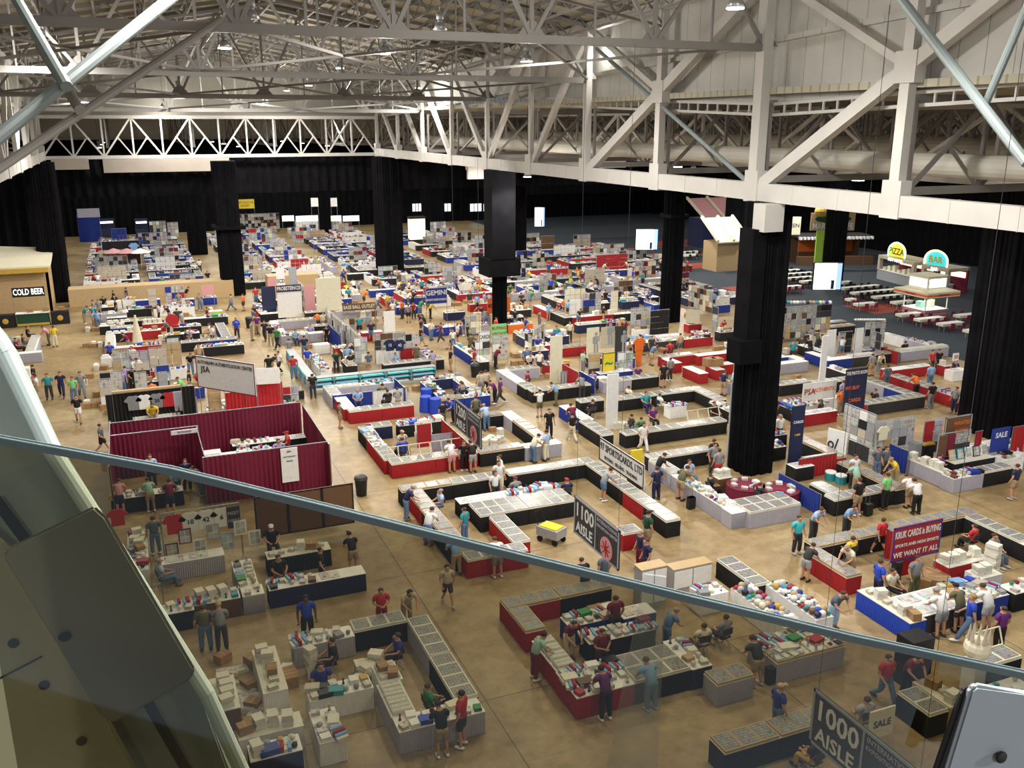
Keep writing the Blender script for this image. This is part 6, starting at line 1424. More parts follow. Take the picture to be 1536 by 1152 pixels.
def far_booth(x0, y0, x1, y1):
    wh = zone_name((x0 + x1) / 2, y0); col = cloth_col(); c2 = cloth_col()
    codes = rnd.choice([['c', 'm'], ['m', 's'], ['m', 'w'], ['b', 'm'], ['j', 'm'], ['h', 'm'], ['c', 'c'], ['w', 'm']])
    run_world(x0, y0, x1, y0 + .76, 0, [col, col, c2], codes, wh); run_world(x0, y0 + .8, x0 + .76, y1, 1, [c2], codes, wh); run_world(x1 - .76, y0 + .8, x1, y1, 1, [col], codes, wh)
    if rnd.random() < .6: run_world(x0 + 1, y1 - .76, x1 - 1, y1, 0, [c2], ['m'], wh)
    if rnd.random() < .72 and free((x0 + x1) / 2, y0 + 2.4, .4):
        NG[0] += 1; yy = y0 + 2.4; h = rnd.choice([1.8, 2.1, 2.4]); L = rnd.uniform(2, x1 - x0 - 2.2); xs = rnd.uniform(x0 + 1, x1 - 1 - L)
        grid_panel((xs, yy, 0), (xs + L, yy, 0), h, rnd.choice([JERS, SHELF, PHOTOS, JERS, SHELF, M(rnd.choice(['white', 'brown', 'tan', 'blue', 'red', 'beige']))]), 'back wall of goods ' + wh)
    for i in range(2): 
        x, y = rnd.uniform(x0 + 1, x1 - 1), y0 + 1.5
        if len(PEOPLE) < 460: person(x, y, rnd.choice(['stand', 'sit', 'browse']), rnd.uniform(0, 6.28), rnd.choice(SH), rnd.choice(['denim', 'khaki', 'black']), where=wh)
    for i in range(rnd.choice([1, 2, 2, 3])):
        if len(PEOPLE) < 460: person(rnd.uniform(x0, x1), y0 - rnd.uniform(.3, 1.4), rnd.choice(['stand', 'browse', 'walk']), rnd.choice([0, .3, -.3, 1.5, -1.5]), rnd.choice(SH), rnd.choice(['denim', 'khaki', 'black', 'charcoal', 'olive']), shorts=rnd.random() < .5, hair=rnd.choice(['hairbrown', 'hairblack', 'hairgrey', 'blond']), where=wh)
# infill of the crowded middle blocks: loose tables, cartons, vendors and walkers
def mid_name(x, y):
    a = 'left block' if x < 9 else 'centre-left block' if x < 23 else 'centre block' if x < 36.5 else 'centre-right block'
    return 'in %s, %s' % (a, 'nearer rows' if y < 68 else 'middle rows' if y < 82 else 'rear rows')
for (X0, X1, Y0, Y1, nt_, nb_) in ((-4.5, 7.2, 58, 99, 46, 60), (11.8, 21, 58, 92, 24, 34), (25.5, 35, 56, 87, 26, 34), (38.5, 48.5, 48, 79, 26, 30), (50, 57, 52, 75, 8, 8)):
    for _ in range(nt_):
        x, y = rnd.uniform(X0 + 1, X1 - 1), rnd.uniform(Y0, Y1); ax = rnd.choice([0, 0, 1]); hx, hy = (1.35, .75) if ax == 0 else (.75, 1.35)
        if any(a - hx < x < c_ + hx and b_ - hy < y < d_ + hy for a, b_, c_, d_ in RECTS) or any(math.hypot(x - a, y - b_) < 2.6 for a, b_ in PILL): continue
        wh = mid_name(x, y); one_table(x, y, 1.9, ax, cloth_col(), rnd.choice(['m', 's', 'ms', 'c', 'j', 'b', 'm']), wh, 0)
        if rnd.random() < .6: person(x + rnd.uniform(-.6, .6), y + .85, rnd.choice(['sit', 'stand', 'browse']), PI, rnd.choice(SH), rnd.choice(['denim', 'khaki', 'black']), hair=rnd.choice(['hairbrown', 'hairblack', 'hairgrey']), where=wh)
    for _ in range(nb_):
        x, y = rnd.uniform(X0, X1), rnd.uniform(Y0, Y1)
        if not free(x, y, .35): continue
        for k in range(rnd.randint(1, 4)): item(rnd.choice(['carton', 'box_stack', 'carton']), x + k % 2 * .5, y + k // 2 * .4, 0, rnd.uniform(-.3, .3), 'on floor ' + mid_name(x, y), 1.15)
for (X0, X1, Y0, Y1, n_) in ((8.6, 10.6, 57, 98, 9), (22, 24.6, 50, 96, 14), (36, 38, 48, 92, 12), (12, 50, 52.8, 54.6, 5), (49, 50.5, 48, 76, 4)):
    for _ in range(n_):
        x, y = rnd.uniform(X0, X1), rnd.uniform(Y0, Y1)
        if free(x, y, .3): person(x, y, rnd.choice(['walk', 'stand', 'walk', 'browse']), rnd.uniform(0, 6.28), rnd.choice(SH), rnd.choice(['denim', 'khaki', 'black', 'charcoal', 'olive']), shorts=rnd.random() < .5, hair=rnd.choice(['hairbrown', 'hairblack', 'hairgrey', 'blond']), where='in aisle beside ' + mid_name(x, y)[3:])
cells = []
for (X0, X1, Y0, Y1) in ((-5, 7.6, 104, 150), (-4, 7, 150, 158), (11.5, 21.5, 104, 160), (25, 35.3, 88, 160), (38.3, 49, 80, 150), (51, 57.5, 76, 128), (11.5, 21.5, 92, 100), (57, 64, 96, 122)):
    y = Y0
    while y + 4.6 < Y1:
        if X1 - X0 > 9: m_ = (X0 + X1) / 2; cells += [(X0, y, m_ - .5, y + 4.4), (m_ + .5, y, X1, y + 4.4)]
        else: cells.append((X0, y, X1, y + 4.4))
        y += rnd.choice([6.6, 7.0, 6.2])
cells.sort(key=lambda q: q[1])
for q in cells: far_booth(*q)
# the overflow of tables past the first three hundred
if FARTAB:
    bm = bmesh.new(); cols = sorted(set(t[4] for t in FARTAB)); n = len(cols)
    for (x, y, L, ax, col_) in FARTAB:
        sx, sy = (L, .76) if ax == 0 else (.76, L)
        box(bm, x, y, .015, sx, sy, .72, cols.index(col_)); box(bm, x, y, .735, sx, sy, .025, n)
    o = solo('skirted_tables_in_last_rows', bm, [M(q) for q in cols] + [M('white', .5)], 'skirted tables of the last hall rows before the black drapes', 'table'); o['kind'] = 'stuff'
def merged(name, lst, lab, cat, smooth=False):
    vs, fs, mi, mats = [], [], [], []
    for me, mx, ms in lst:
        b0 = len(vs); vs += [tuple(mx @ v.co) for v in me.vertices]; ix = []
        for m_ in ms:
            if m_ not in mats: mats.append(m_)
            ix.append(mats.index(m_))
        for p in me.polygons: fs.append([b0 + q for q in p.vertices]); mi.append(ix[min(p.material_index, len(ix) - 1)])
    me = bpy.data.meshes.new(name); me.from_pydata(vs, [], fs); me.polygons.foreach_set('material_index', mi)
    for m_ in mats: me.materials.append(m_)
    if smooth: me.polygons.foreach_set('use_smooth', [True] * len(fs))
    o = put(name, me, label=lab, cat=cat); o['kind'] = 'stuff'
for k, lst in OVER.items():
    merged(PROTO[k][0][0][0] + '_in_far_rows', lst, PROTO[k][1] + ' repeated over the tables of the far rows', PROTO[k][2])
if CROWD:
    merged('crowd_in_far_rows', [(me, Matrix.Translation((x, y, 0)) @ Matrix.Rotation(r_, 4, 'Z') @ Matrix.Diagonal((sx, sx, sz, 1)), [M('skin'), M(sh_), M(bo), M('hairbrown'), M('charcoal')]) for (me, x, y, r_, sx, sz, sh_, bo) in CROWD], 'crowd of distant visitors in the last hall rows', 'crowd', True)
# far backdrops at the end of the hall
V(0, 200, 6)
W(690, 730, 890, 730, 4.2, 'blue', 'tall blue drape of the far corner booth'); B('sign', 'sign', 'pale header over the far blue booth', 690, 678, 892, 676, 6.4, 1.2, 'grey'); T(735, 905, 900, 895, 'b', 'blue', 'e', 'before tall blue far booth')
for (x0, x1, yy, lb) in ((885, 1030, 790, 'left'), (1210, 1330, 790, 'right')):
    p = at(*c(x0, yy), 2.6); q = at(*c(x1, yy), 2.6); o = solo('vendor_trailer', build(('box', 0, 0, 0, q.x - p.x, 2, 1.3), ('box', 0, 0, 2.6, q.x - p.x, 2, .3), ('box', 0, .9, 1.3, q.x - p.x, .2, 1.3)), [M('navy')], '%s dark food stall with a lit roof at the far wall' % lb, 'stall', ((p.x + q.x) / 2, p.y, 0)); part('lit_sign', build(('box', 0, -.9, 2.3, (q.x - p.x) * .8, .1, .5)), [emis('stall_glow', (1, .95, .75), 5)], o)
B('sign', 'sign', 'white shop sign flanked by shirts at far left', 990, 975, 1160, 970, 3.0, 1.6, 'cream', [('SPORTS', .5, .65, .5, 'green'), ('APPAREL', .5, .3, .45, 'green')]); W(915, 975, 1250, 960, 3.1, 'black', 'black drape behind the far shirts and sign')
for x_, col_ in ((950, 'white'), (1200, 'skyblue')): pp = at(*c(x_, 985), 2.8); jersey(pp.x, pp.y - .2, 2.8, col_, '', 'beside the far shop sign', s=1.5)
for i in range(3): p = at(*c(1020 + i * 120, 1050), 2.4); solo('parasol', build(('cone', 0, 0, 2.1, 1.3, .1, .5, 10), ('tube', [(0, 0, 0), (0, 0, 2.2)], .03, 6)), [M(['pink', 'pink', 'white'][i])], '%s small parasol over the far left goods' % ['first pink', 'second pink', 'white'][i], 'parasol', (p.x, p.y, 0))
G(1340, 790, 1490, 790, 2.6, PHOTOS, 'grey rack against the far wall, left'); G(1240, 895, 1536, 890, 2.4, JERS, 'long rack of blue and white jerseys at far left'); G(1500, 800, 1600, 800, 2.6, PHOTOS, 'grey rack against the far wall, right')
V(256, 230, 6)
B('banner', 'banner', 'yellow banner over the far stalls', 580, 415, 752, 413, 7.2, 1.3, 'yellow', [('SPORTS COLLECTORS', .5, .65, .42, 'brown'), ('DIGEST', .5, .3, .4, 'brown')], posts=True); B('sign', 'sign', 'small white sign left of the farthest thin pillar', 1260, 402, 1325, 400, 7.6, 1.2, 'white', posts=True); B('sign', 'sign', 'small white sign right of the farthest thin pillar', 1438, 402, 1495, 400, 7.6, 1.2, 'white', posts=True)
G(600, 545, 980, 540, 3.4, SHELF, 'wide black wall of caps and shirts at the far end'); 
for i, (x0, x1) in enumerate([(1000, 1110), (1120, 1330), (1440, 1536), (1545, 1700)]):
    B('lit_header', 'sign', 'glowing pale header strip over the far stalls, %s from the left' % ORD[i], x0, 562, x1, 560, 4.6, .8, 'cream', emit=1.6, posts=True)
G(1120, 600, 1330, 596, 2.8, M('white'), 'white shelving under the second lit header'); G(700, 675, 910, 672, 2.6, JERS, 'far rack of white and blue jerseys'); G(1085, 665, 1260, 660, 2.6, JERS, 'far board with an orange patch'); T(900, 670, 1050, 660, 'b', 'blue', 'm', 'at far wall')
V(512, 230, 6)
for i, (x0, x1) in enumerate([(640, 720), (895, 985), (1160, 1260), (1280, 1330)]):
    p = dep(*c(x0, 455), 190); q = dep(*c(x1, 520), 190)
    pp = atY(*c(x0, 455), 165.7); qq = atY(*c(x1, 520), 165.7); bm = bmesh.new(); box(bm, (qq.x - pp.x) / 2, 0, 0, qq.x - pp.x, .1, pp.z - qq.z)
    o = put('window_%d' % (i + 1), mesh_of(bm, 'window', [emis('daylight_pane', (.75, .9, .95), 1.3)]), (pp.x, 165.7, qq.z)); o['kind'] = 'structure'
    bm = bmesh.new()
    for f in (.33, .66): box(bm, (qq.x - pp.x) * f, -.07, 0, .12, .04, pp.z - qq.z)
    part('mullion', bm, [M('black')], o)
p = at(*c(680, 760), 1.0); o = solo('display_case_tall', build(('box', 0, 0, 0, 2.6, 1.2, .8), ('box', 0, 0, 3.9, 2.6, 1.2, .3)), [M('black')], 'tall lit glass case between two far pillars', 'showcase', (p.x, p.y, 0)); part('lit_shelves', build(('box', 0, 0, .8, 2.4, 1.0, 3.1)), [emis('case_warm', (1, .85, .65), 1.2)], o)
# ================================================================ food court
NFT = [0]
def long_table(x0, y0, x1, y1, lab, chairs='black'):
    p, q = at(*c(x0, y0), .74), at(*c(x1, y1), .74); Y = (p.y + q.y) / 2; L = abs(q.x - p.x); xc = (p.x + q.x) / 2
    NFT[0] += 1
    bm = bmesh.new(); box(bm, 0, .38, .715, L, .8, .03); o = solo('dining_table', bm, [M('white', .4)], 'long white dining table ' + lab, 'table', (xc, Y, 0))
    bm = bmesh.new(); box(bm, 0, .38, .52, L * .99, .79, .19); part('table_apron', bm, [M('cream')], o)
    for sx in (-L / 2 + .3, L / 2 - .3):
        for sy in (.1, .66): part('leg', build(('box', sx, sy, 0, .04, .04, .72)), [M('steel')], o)
    RECTS.append((xc - L / 2, Y, xc + L / 2, Y + .76))
    k = 'dc' + chairs
    if k not in PROTO:
        a = mesh_of(build(('box', 0, 0, .42, .44, .42, .05), ('box', -.2, -.19, 0, .03, .03, .42), ('box', .2, -.19, 0, .03, .03, .42), ('box', -.2, .19, 0, .03, .03, .42), ('box', .2, .19, 0, .03, .03, .42)), 'dining_chair', [M(chairs)])
        PROTO[k] = (a, mesh_of(build(('box', 0, -.21, .47, .42, .03, .4)), 'backrest', [M(chairs)]))
    n = int(L / .85)
    for i in range(n):
        for (dy, r) in ((-.32, 0), (1.08, PI)):
            if NFT[1 if False else 0] and CNT.get('dc', 0) < 290:
                CNT['dc'] = CNT.get('dc', 0) + 1
                oc = put('dining_chair', PROTO[k][0], (xc - L / 2 + (i + .5) * L / n, Y + dy, .0), r + rnd.uniform(-.2, .2), None, '%s dining chair at white table %s' % (chairs, lab), 'chair', 'food court dining chairs'); put('backrest', PROTO[k][1], parent=oc)
V(1280, 290, 6)
for i, a in enumerate([(-60, 860, 225, 822), (20, 900, 410, 862), (195, 932, 540, 908), (390, 985, 545, 965)]): long_table(*a, 'left of the lemonade stand, %s row from the back' % ORD[i])
for i, a in enumerate([(-30, 955, 40, 950), (45, 1000, 220, 985)]): long_table(*a, 'with red chairs, %s' % ['by the tilted screen', 'left of red carpet'][i], 'maroon')
for i, a in enumerate([(440, 1096, 612, 1075), (600, 1138, 832, 1115), (965, 1105, 1120, 1085)]): long_table(*a, 'in front of lemonade stand, %s' % ['left', 'middle', 'right'][i], 'maroon')
V(1296, 420, 6.4); long_table(755, 425, 970, 405, 'near lone walker on the carpet', 'maroon'); long_table(1015, 490, 1080, 485, 'touching the thick right pillar', 'maroon')
V(1024, 290, 6)
for i, a in enumerate([(880, 697, 1080, 688), (915, 730, 1190, 712), (940, 768, 1190, 748), (1090, 795, 1200, 785), (900, 845, 1085, 832), (1435, 800, 1536, 795)]): long_table(*a, 'right of thick pillar, %s of six' % ORD[i], 'maroon' if i == 4 else 'black')
for i, a in enumerate([(0, 530, 155, 520), (10, 555, 150, 548)]): long_table(*a, 'far left of food court, %s' % ['rear', 'front'][i])
V(1280, 290, 6)
for a in [(215, 680, 'orange', 'stand'), (245, 1020, 'navy', 'walk'), (305, 955, 'navy', 'walk'), (820, 1000, 'olive', 'stand'), (450, 985, 'blue', 'sit')]: PH(a[0], a[1], a[3], 'n', a[2], 'khaki', where='in food court')
V(1296, 420, 6.4); PH(690, 430, 'walk', 's', 'black', 'black', where='alone on carpet, food court'); PH(545, 360, 'sit', 's', 'tan', 'khaki', where='in food court')
V(1024, 290, 6)
for a in [(1045, 850, 'black', 'sit'), (1120, 810, 'white', 'sit'), (1145, 850, 'black', 'sit'), (105, 715, 'black', 'stand')]: PH(a[0], a[1], a[3], 'n', a[2], 'khaki', where='near tilted bright screen')
# lemonade stand
px_ = at(1403, 477, 0); X0, Y0 = px_.x, px_.y + 1.4
bm = bmesh.new(); box(bm, 0, 0, 0, 4.6, 4.6, 1.15, 0); box(bm, 0, 0, .25, 4.64, 4.64, .1, 1); box(bm, 0, 0, .75, 4.64, 4.64, .06, 1); box(bm, 0, 0, 1.15, 4.9, 4.9, .07, 2)
o = solo('lemonade_stand', bm, [M('pink'), M('maroon'), M('white')], 'square lemonade stand with a pink scalloped canopy and lit top', 'stand', (X0, Y0, 0)); o.scale = (.6, .6, .66)
for sx in (-2.2, 2.2):
    for sy in (-2.2, 2.2): part('post', build(('box', sx, sy, 1.2, .14, .14, 1.9)), [M('white')], o)
bm = bmesh.new(); box(bm, 0, 0, 3.1, 6.8, 6.8, .75, 0); box(bm, 0, 0, 3.3, 6.86, 6.86, .3, 1)
for i in range(22):
    for sy in (-3.4, 3.4): cone(bm, -3.3 + i * .314, sy, 2.98, .02, .15, .13, 6, 2); cone(bm, sy, -3.3 + i * .314, 2.98, .02, .15, .13, 6, 2)
part('canopy', bm, [M('cream'), M('orange'), M('maroon')], o)
bm = bmesh.new(); prism(bm, [(-3.4, -3.4, 3.86), (3.4, -3.4, 3.86), (2, -2, 4.2), (-2, -2, 4.2)], (0, .02, 0)); box(bm, 0, 0, 3.86, 4.6, 4.6, .3); part('canopy_roof', bm, [M('cream')], o)
cp = part('cupola', build(('box', 0, 0, 4.16, 3.9, 3.9, 1.7, 0), ('box', 0, 0, 5.86, 4.1, 4.1, .12, 0)), [M('cream')], o)
for r_ in range(4):
    q_ = part('lit_panel', build(('box', 0, -1.98, 4.35, 3.4, .04, 1.2)), [emis('cupola_glow', (1, .96, .88), 1.7)], cp); q_.rotation_euler = (0, 0, r_ * PI / 2)
for r_ in range(4):
    t = put('lettering', text_mesh('LEMONADE', .42, M('red')), (math.sin(r_ * PI / 2) * 3.46, -math.cos(r_ * PI / 2) * 3.46, 3.47), r_ * PI / 2, o); t.rotation_euler = (PI / 2, 0, r_ * PI / 2)
part('inner_light', build(('box', 0, 0, 2.95, 4, 4, .06)), [emis('stand_light', (.92, 1, .85), 4)], o); [part('drinks_machine', build(q), [M(m_)], o) for q, m_ in ((('box', -.8, .2, 1.2, 1, 1, .9), 'mint'), (('box', .9, -.2, 1.2, .8, .9, 1.1), 'cream'), (('box', 0, 1.2, 1.2, .6, .6, .7), 'silver'))]
# counters with neon arches, cafe sign, kiosks
def food_stall(px1, py1, px2, py2, word, pal, neon, lab):
    p, q = at(px1, py1, 0), at(px2, py2, 0); L = (q - p).length; r = math.atan2(q.y - p.y, q.x - p.x)
    o = solo('food_stall', build(('box', L / 2, .5, 0, L, .9, 1.15, 0), ('box', L / 2, 3, 0, L, .2, 2.8, 1), ('box', L / 2, 1.6, 2.5, L, 3.2, .35, 2), ('box', .2, .2, 1.15, .4, .4, 1.4, 2), ('box', L - .2, .2, 1.15, .4, .4, 1.4, 2)), [M('silver'), M('maroon'), M('beige')], lab, 'stall', (p.x, p.y, 0), r)
    part('counter_top', build(('box', L / 2, .5, 1.15, L + .1, 1.0, .08)), [M('white')], o); part('menu_lights', build(('box', L / 2, 2.8, 1.7, L * .9, .08, .6)), [emis('menu_glow', (1, .8, .6), 1.5)], o)
    part('goods_on_counter', build(*[('box', .8 + i * (L - 1.2) / 6, .6, 1.23, .5, .5, .3 + .2 * (i % 3)) for i in range(6)]), [M('cream')], o)
    bm = bmesh.new(); n = 14; pts = [(L * .5 + 1.5 * math.cos(PI * i / n), 0, 3.5 + 1.1 * math.sin(PI * i / n)) for i in range(n + 1)]; tube(bm, pts, .09, 6); tube(bm, [pts[0], (pts[0][0], 0, 3.0)], .09, 6); tube(bm, [pts[-1], (pts[-1][0], 0, 3.0)], .09, 6); part('neon_arch', bm, [neon], o)
    bm = bmesh.new(); prism(bm, [(a, .1, z) for a, _, z in pts] + [(L * .5 - 1.4, .1, 3.0), (L * .5 + 1.4, .1, 3.0)][::1], (0, .1, 0)); part('arch_board', bm, [emis(word + '_board', PAL[pal], .9)], o)
    t = put('lettering', text_mesh(word, 1.0, M('yellow' if word != 'PIZZA' else 'darkgreen')), (L * .5, -.05, 3.6), 0, o); t.rotation_euler = (PI / 2, 0, 0)
    t = put('lettering', text_mesh('HOT FOOD' if word == 'PIZZA' else 'BAR', .5, emis('small_letters', (1, .9, .7), 2)), (L * .5, -.1, 2.6), 0, o); t.rotation_euler = (PI / 2, 0, 0)
food_stall(1314, 418, 1367, 432, 'PIZZA', 'yellow', emis('green_neon', (.3, 1, .5), 6), 'pizza stall with a green neon arch sign')
food_stall(1378, 436, 1418, 444, 'BAR', 'turquoise', emis('orange_neon', (1, .4, .15), 6), 'bar stall with an orange and blue arch sign')
def cafe_board():
    p = dep(1217, 322, 112); q = dep(1283, 322, 112); L = (q - p).length; r = math.atan2(q.y - p.y, q.x - p.x)
    h = 2.1
    o = put('cafe_sign', mesh_of(build(('box', L / 2, 0, 0, L, .3, h)), 'cafe_sign', [M('tan')]), (p.x, p.y, p.z - h + .2), r, None, 'brown sign reading MARKET CAFE with a green oval', 'sign')
    t = put('lettering', text_mesh('MARKET CAFE', 1.0, M('white')), (L / 2, -.2, .5), 0, o); t.rotation_euler = (PI / 2, 0, 0); xs = [v.co.x for v in t.data.vertices]; t.scale = (L * .92 / (max(xs) - min(xs)), 1, 1)
    bm = bmesh.new(); ball(bm, L / 2, -.15, 1.4, L * .42, .12, .5); part('green_oval', bm, [M('darkgreen')], o)
    bm = bmesh.new(); ball(bm, L * .25, 0, 2.3, 1.0, .4, .8); ball(bm, L * .75, 0, 2.3, 1.0, .4, .8); part('fruit_shapes', bm, [M('gold')], o)
    z = p.z - h + .2
    for s in (.25, .75): part('sign_support', build(('box', L * s, .1, -z, .9, .4, z)), [M('lime')], o)
cafe_board()
p = at(1205, 400, 0); q = at(1300, 425, 0)
o = solo('market_counter', build(('box', 4, 0, 0, 10, .9, 1.1, 0), ('box', 4, 4, 0, 10, .2, 3.6, 1), ('box', 4, 2, 3.4, 10, 4, .3, 2)), [M('brown'), M('brown'), M('charcoal')], 'market counter with fruit-coloured wall left of the pizza stall', 'stall', (p.x + 1, p.y + 1, 0), -.3); part('striped_awning', build(*[('box', -.9 + i * .5, -.2, 3.3, .25, .6, .35) for i in range(20)]), [M('white')], o); [part('wall_picture', build(('box', q, 3.85, 1.2, 3, .05, 1.8)), [M('orange')], o) for q in (2, 6.5)]
board('restroom_sign', 'sign', 'white restroom sign reading MEN', tuple(atX(1182, 325, 84)), tuple(atX(1202, 326, 84 + .01)), atX(1182, 325, 84).z, 3.4, 'cream', [('MEN', .5, .45, .8, 'black')]) if False else None
pm = dep(1182, 325, 118); qm = dep(1202, 326, 118); board('restroom_sign', 'sign', 'white restroom sign reading MEN', (pm.x, pm.y, 0), (qm.x, qm.y, 0), pm.z, 2.3, 'cream', [('MEN', .5, .5, .7, 'black')], posts=True)
def kiosk(x, y, sx, sy, h, lab, body, roof, r=0):
    o = solo('kiosk', build(('box', 0, 0, 0, sx, sy, h)), [M(body)], lab, 'kiosk', (x, y, 0), r)
    bm = bmesh.new(); prism(bm, [(-sx / 2 - .5, -sy / 2 - .8, h), (sx / 2 + .5, -sy / 2 - .8, h), (sx / 2 + .3, sy / 2, h + 2.6), (-sx / 2 - .3, sy / 2, h + 2.6)], (0, 0, .15)); part('sloping_roof', bm, [M(roof)], o)
    for s in (-sx / 2 - .5, 0, sx / 2 + .4): part('roof_rib', build(('bar', (s, -sy / 2 - .8, h + .3), (s, sy / 2, h + 2.9), .3, .3)), [M('cream')], o)
pk = at(1062, 372, 0); kiosk(pk.x + 2, pk.y + 2, 6, 4, 4.2, 'blue kiosk with a ribbed sloping roof left of the thick pillar', 'navy', 'pink'); pk = at(1076, 408, 0); kiosk(pk.x + 1.6, pk.y + 1.5, 3.6, 3, 3.6, 'small tan kiosk with a cream roof by the thick pillar', 'tan', 'cream')
# bright screens on the pillars
def screen(x0, y0, x1, y1, d, lab):
    p, q = dep(x0, y0, d), dep(x1, y0, d); b_ = dep(x0, y1, d); L = (q - p).length; h = p.z - b_.z; r = math.atan2(q.y - p.y, q.x - p.x)
    o = put('video_screen', mesh_of(build(('box', L / 2, .12, 0, L + .15, .2, h + .15)), 'video_screen', [M('black')]), (p.x, p.y, b_.z), r, None, lab, 'screen')
    part('lit_picture', build(('box', L * .42, -.0, .07, L * .8, .03, h)), [emis('screen_white', (.95, 1, .95), 3.2)], o); part('lit_picture_edge', build(('box', L * .91, -.0, .07, L * .17, .03, h)), [emis('screen_blue', (.25, .4, .9), 1.6)], o)
    part('dark_shape', build(('box', L * .7, -.03, .1, L * .12, .02, h * .35)), [M('navy')], o)
    part('screen_mount', build(('box', L / 2, .6, h * .3, .4, .9, .4)), [M('black')], o)
screen(1222, 396, 1264, 437, 92, 'large bright tilted video screen near the food court'); screen(954, 345, 987, 376, 118, 'medium bright video screen left of the centre-right pillar'); screen(802, 312, 817, 341, 140, 'small narrow bright video screen on a far pillar')
# ================================================================ beer stand at the left
pa = at(88, 462, 0); zt = 3.4
bm = bmesh.new(); x1 = pa.x - .4; x0 = x1 - 16; Yb = pa.y - 2
prism(bm, [(x0, Yb + .5, 0), (x1, Yb + .5, 0), (x1, Yb + .5, 4.3), (x0, Yb + .5, 4.3)], (0, .25, 0), 0); prism(bm, [(x1 - .25, Yb + .5, 0), (x1, Yb + .5, 0), (x1, Yb + 7, 0), (x1 - .25, Yb + 7, 0)], (0, 0, 4.3), 0)
prism(bm, [(x0, Yb, 4.3), (x1 + .3, Yb, 4.3), (x1 + .3, Yb + 7, 5.2), (x0, Yb + 7, 6.4)], (0, 0, .2), 1); box(bm, (x0 + x1) / 2, Yb, 3.9, 16.2, .3, .45, 2)
o = solo('beer_stand_building', bm, [M('tan'), M('cream'), M('gold')], 'tan building with a sloping cream roof housing the beer stand', 'building')
V(0, 330, 7.68)
p = at(*c(185, 1080), 1.2); q = at(*c(555, 1065), 1.2); Yc = (p.y + q.y) / 2
o = solo('beer_counter', build(('box', (q.x - p.x) / 2, .4, 0, q.x - p.x, .8, 1.15)), [M('darkgreen')], 'green fronted bar counter under the COLD BEER sign', 'counter', (p.x, Yc, 0)); part('counter_top', build(('box', (q.x - p.x) / 2, .4, 1.15, q.x - p.x + .1, .9, .06)), [M('white')], o); part('gold_trim', build(('box', (q.x - p.x) / 2, -.01, .08, q.x - p.x, .03, .2)), [M('gold')], o)
for s, lb in ((-.9, 'left'), (q.x - p.x + .9, 'right')): o = solo('beer_cabinet', build(('box', s, .4, 0, 1.5, .9, 1.15)), [M('black')], 'black cabinet at the %s end of the beer counter' % lb, 'cabinet', (p.x, Yc, 0)); bm = bmesh.new(); ball(bm, s, -.06, .6, .25, .03, .25); part('round_logo', bm, [M('gold')], o)
board('beer_sign', 'sign', 'black sign with lit letters reading COLD BEER', (p.x - .1, Yc + .3, 0), (q.x - .1, Yc + .3, 0), 3.5, .85, 'black', [('COLD BEER', .5, .5, .75, 'white', 'CENTER', True)], posts=True)
PH(300, 1030, 'stand', 's', 'charcoal', 'black', where='behind the beer counter'); 
for i in range(10): item(['figurine', 'ball', 'carton'][i % 3], p.x + .3 + i * .42, Yc + .45, 1.215, 0, 'on the beer counter', 1.2)
o = solo('drinks_fridge', build(('box', 0, 0, 0, .9, .8, 2.6)), [M('brown')], 'tall drinks display at the right of the COLD BEER sign', 'fridge', (q.x + .9, Yc + .1, 1.16)) if False else None
# far left dark stall with a pale rim, and clothes hung there
pd = at(62, 395, 0)
B('stall_rim', 'stall', 'dark stall wall with a pale top rim at far left', -20, 313 * 1, 62, 313, 7.5, .35, 'silver') if False else None
V(0, 330, 7.68)
W(-40, 0 + 250, 500, 250, 3.2, 'black', 'black drape behind jerseys at far left edge'); 
V(0, 0, 1)
pr = dep(0, 313, 118); qr = dep(62, 313, 118); board('stall_wall', 'stall', 'dark stall wall with a pale rim at the far left', (pr.x - 8, pr.y + 3, 0), (qr.x, qr.y, 0), pr.z, pr.z - 3, 'black', border='silver', posts=True)
V(0, 330, 7.68)
for i, a in enumerate([(-20, 430, 110, 420), (120, 440, 250, 430), (250, 450, 420, 440), (420, 350, 530, 345), (0, 560, 160, 555), (180, 560, 400, 560), (420, 640, 560, 640)]): G(*a, 2.0 if i < 4 else 1.5, [JERS, JERS, JERS, SHELF, M('silver'), PHOTOS, SHELF][i], 'stand of jerseys behind the beer building, %s' % ORD[i])
for i, (x_, y_, col_) in enumerate([(285, 330, 'gold'), (340, 330, 'white'), (300, 410, 'silver'), (150, 400, 'orange'), (95, 410, 'white'), (215, 420, 'navy')]): pp = at(*c(x_, y_), 2.6); jersey(pp.x, pp.y, 2.6, col_, '', 'behind the beer building roof', s=1.3)
T(150, 680, 560, 690, 'b', 'black', 'm', 'behind the beer building')
# ================================================================ foreground: glass parapet and cladding beside the camera
def vplane(x, y, d):      # point on the upright plane d metres ahead of the camera
    r = ray(x, y); return EYE + r * (d / r.dot(Fh))
def glass_mat():
    m = bpy.data.materials.new('tinted_glass'); t, b = nt(m); t.nodes.remove(b)
    tr = N(t, 'ShaderNodeBsdfTransparent'); tr.inputs[0].default_value = (.33, .31, .225, 1)
    gl = N(t, 'ShaderNodeBsdfGlossy'); gl.inputs['Roughness'].default_value = .03; gl.inputs[0].default_value = (.9, .95, 1, 1)
    fr = N(t, 'ShaderNodeFresnel'); fr.inputs[0].default_value = 1.35; mx = N(t, 'ShaderNodeMixShader')
    t.links.new(fr.outputs[0], mx.inputs[0]); t.links.new(tr.outputs[0], mx.inputs[1]); t.links.new(gl.outputs[0], mx.inputs[2]); t.links.new(mx.outputs[0], t.nodes['Material Output'].inputs[0])
    return m
GLASS = glass_mat()
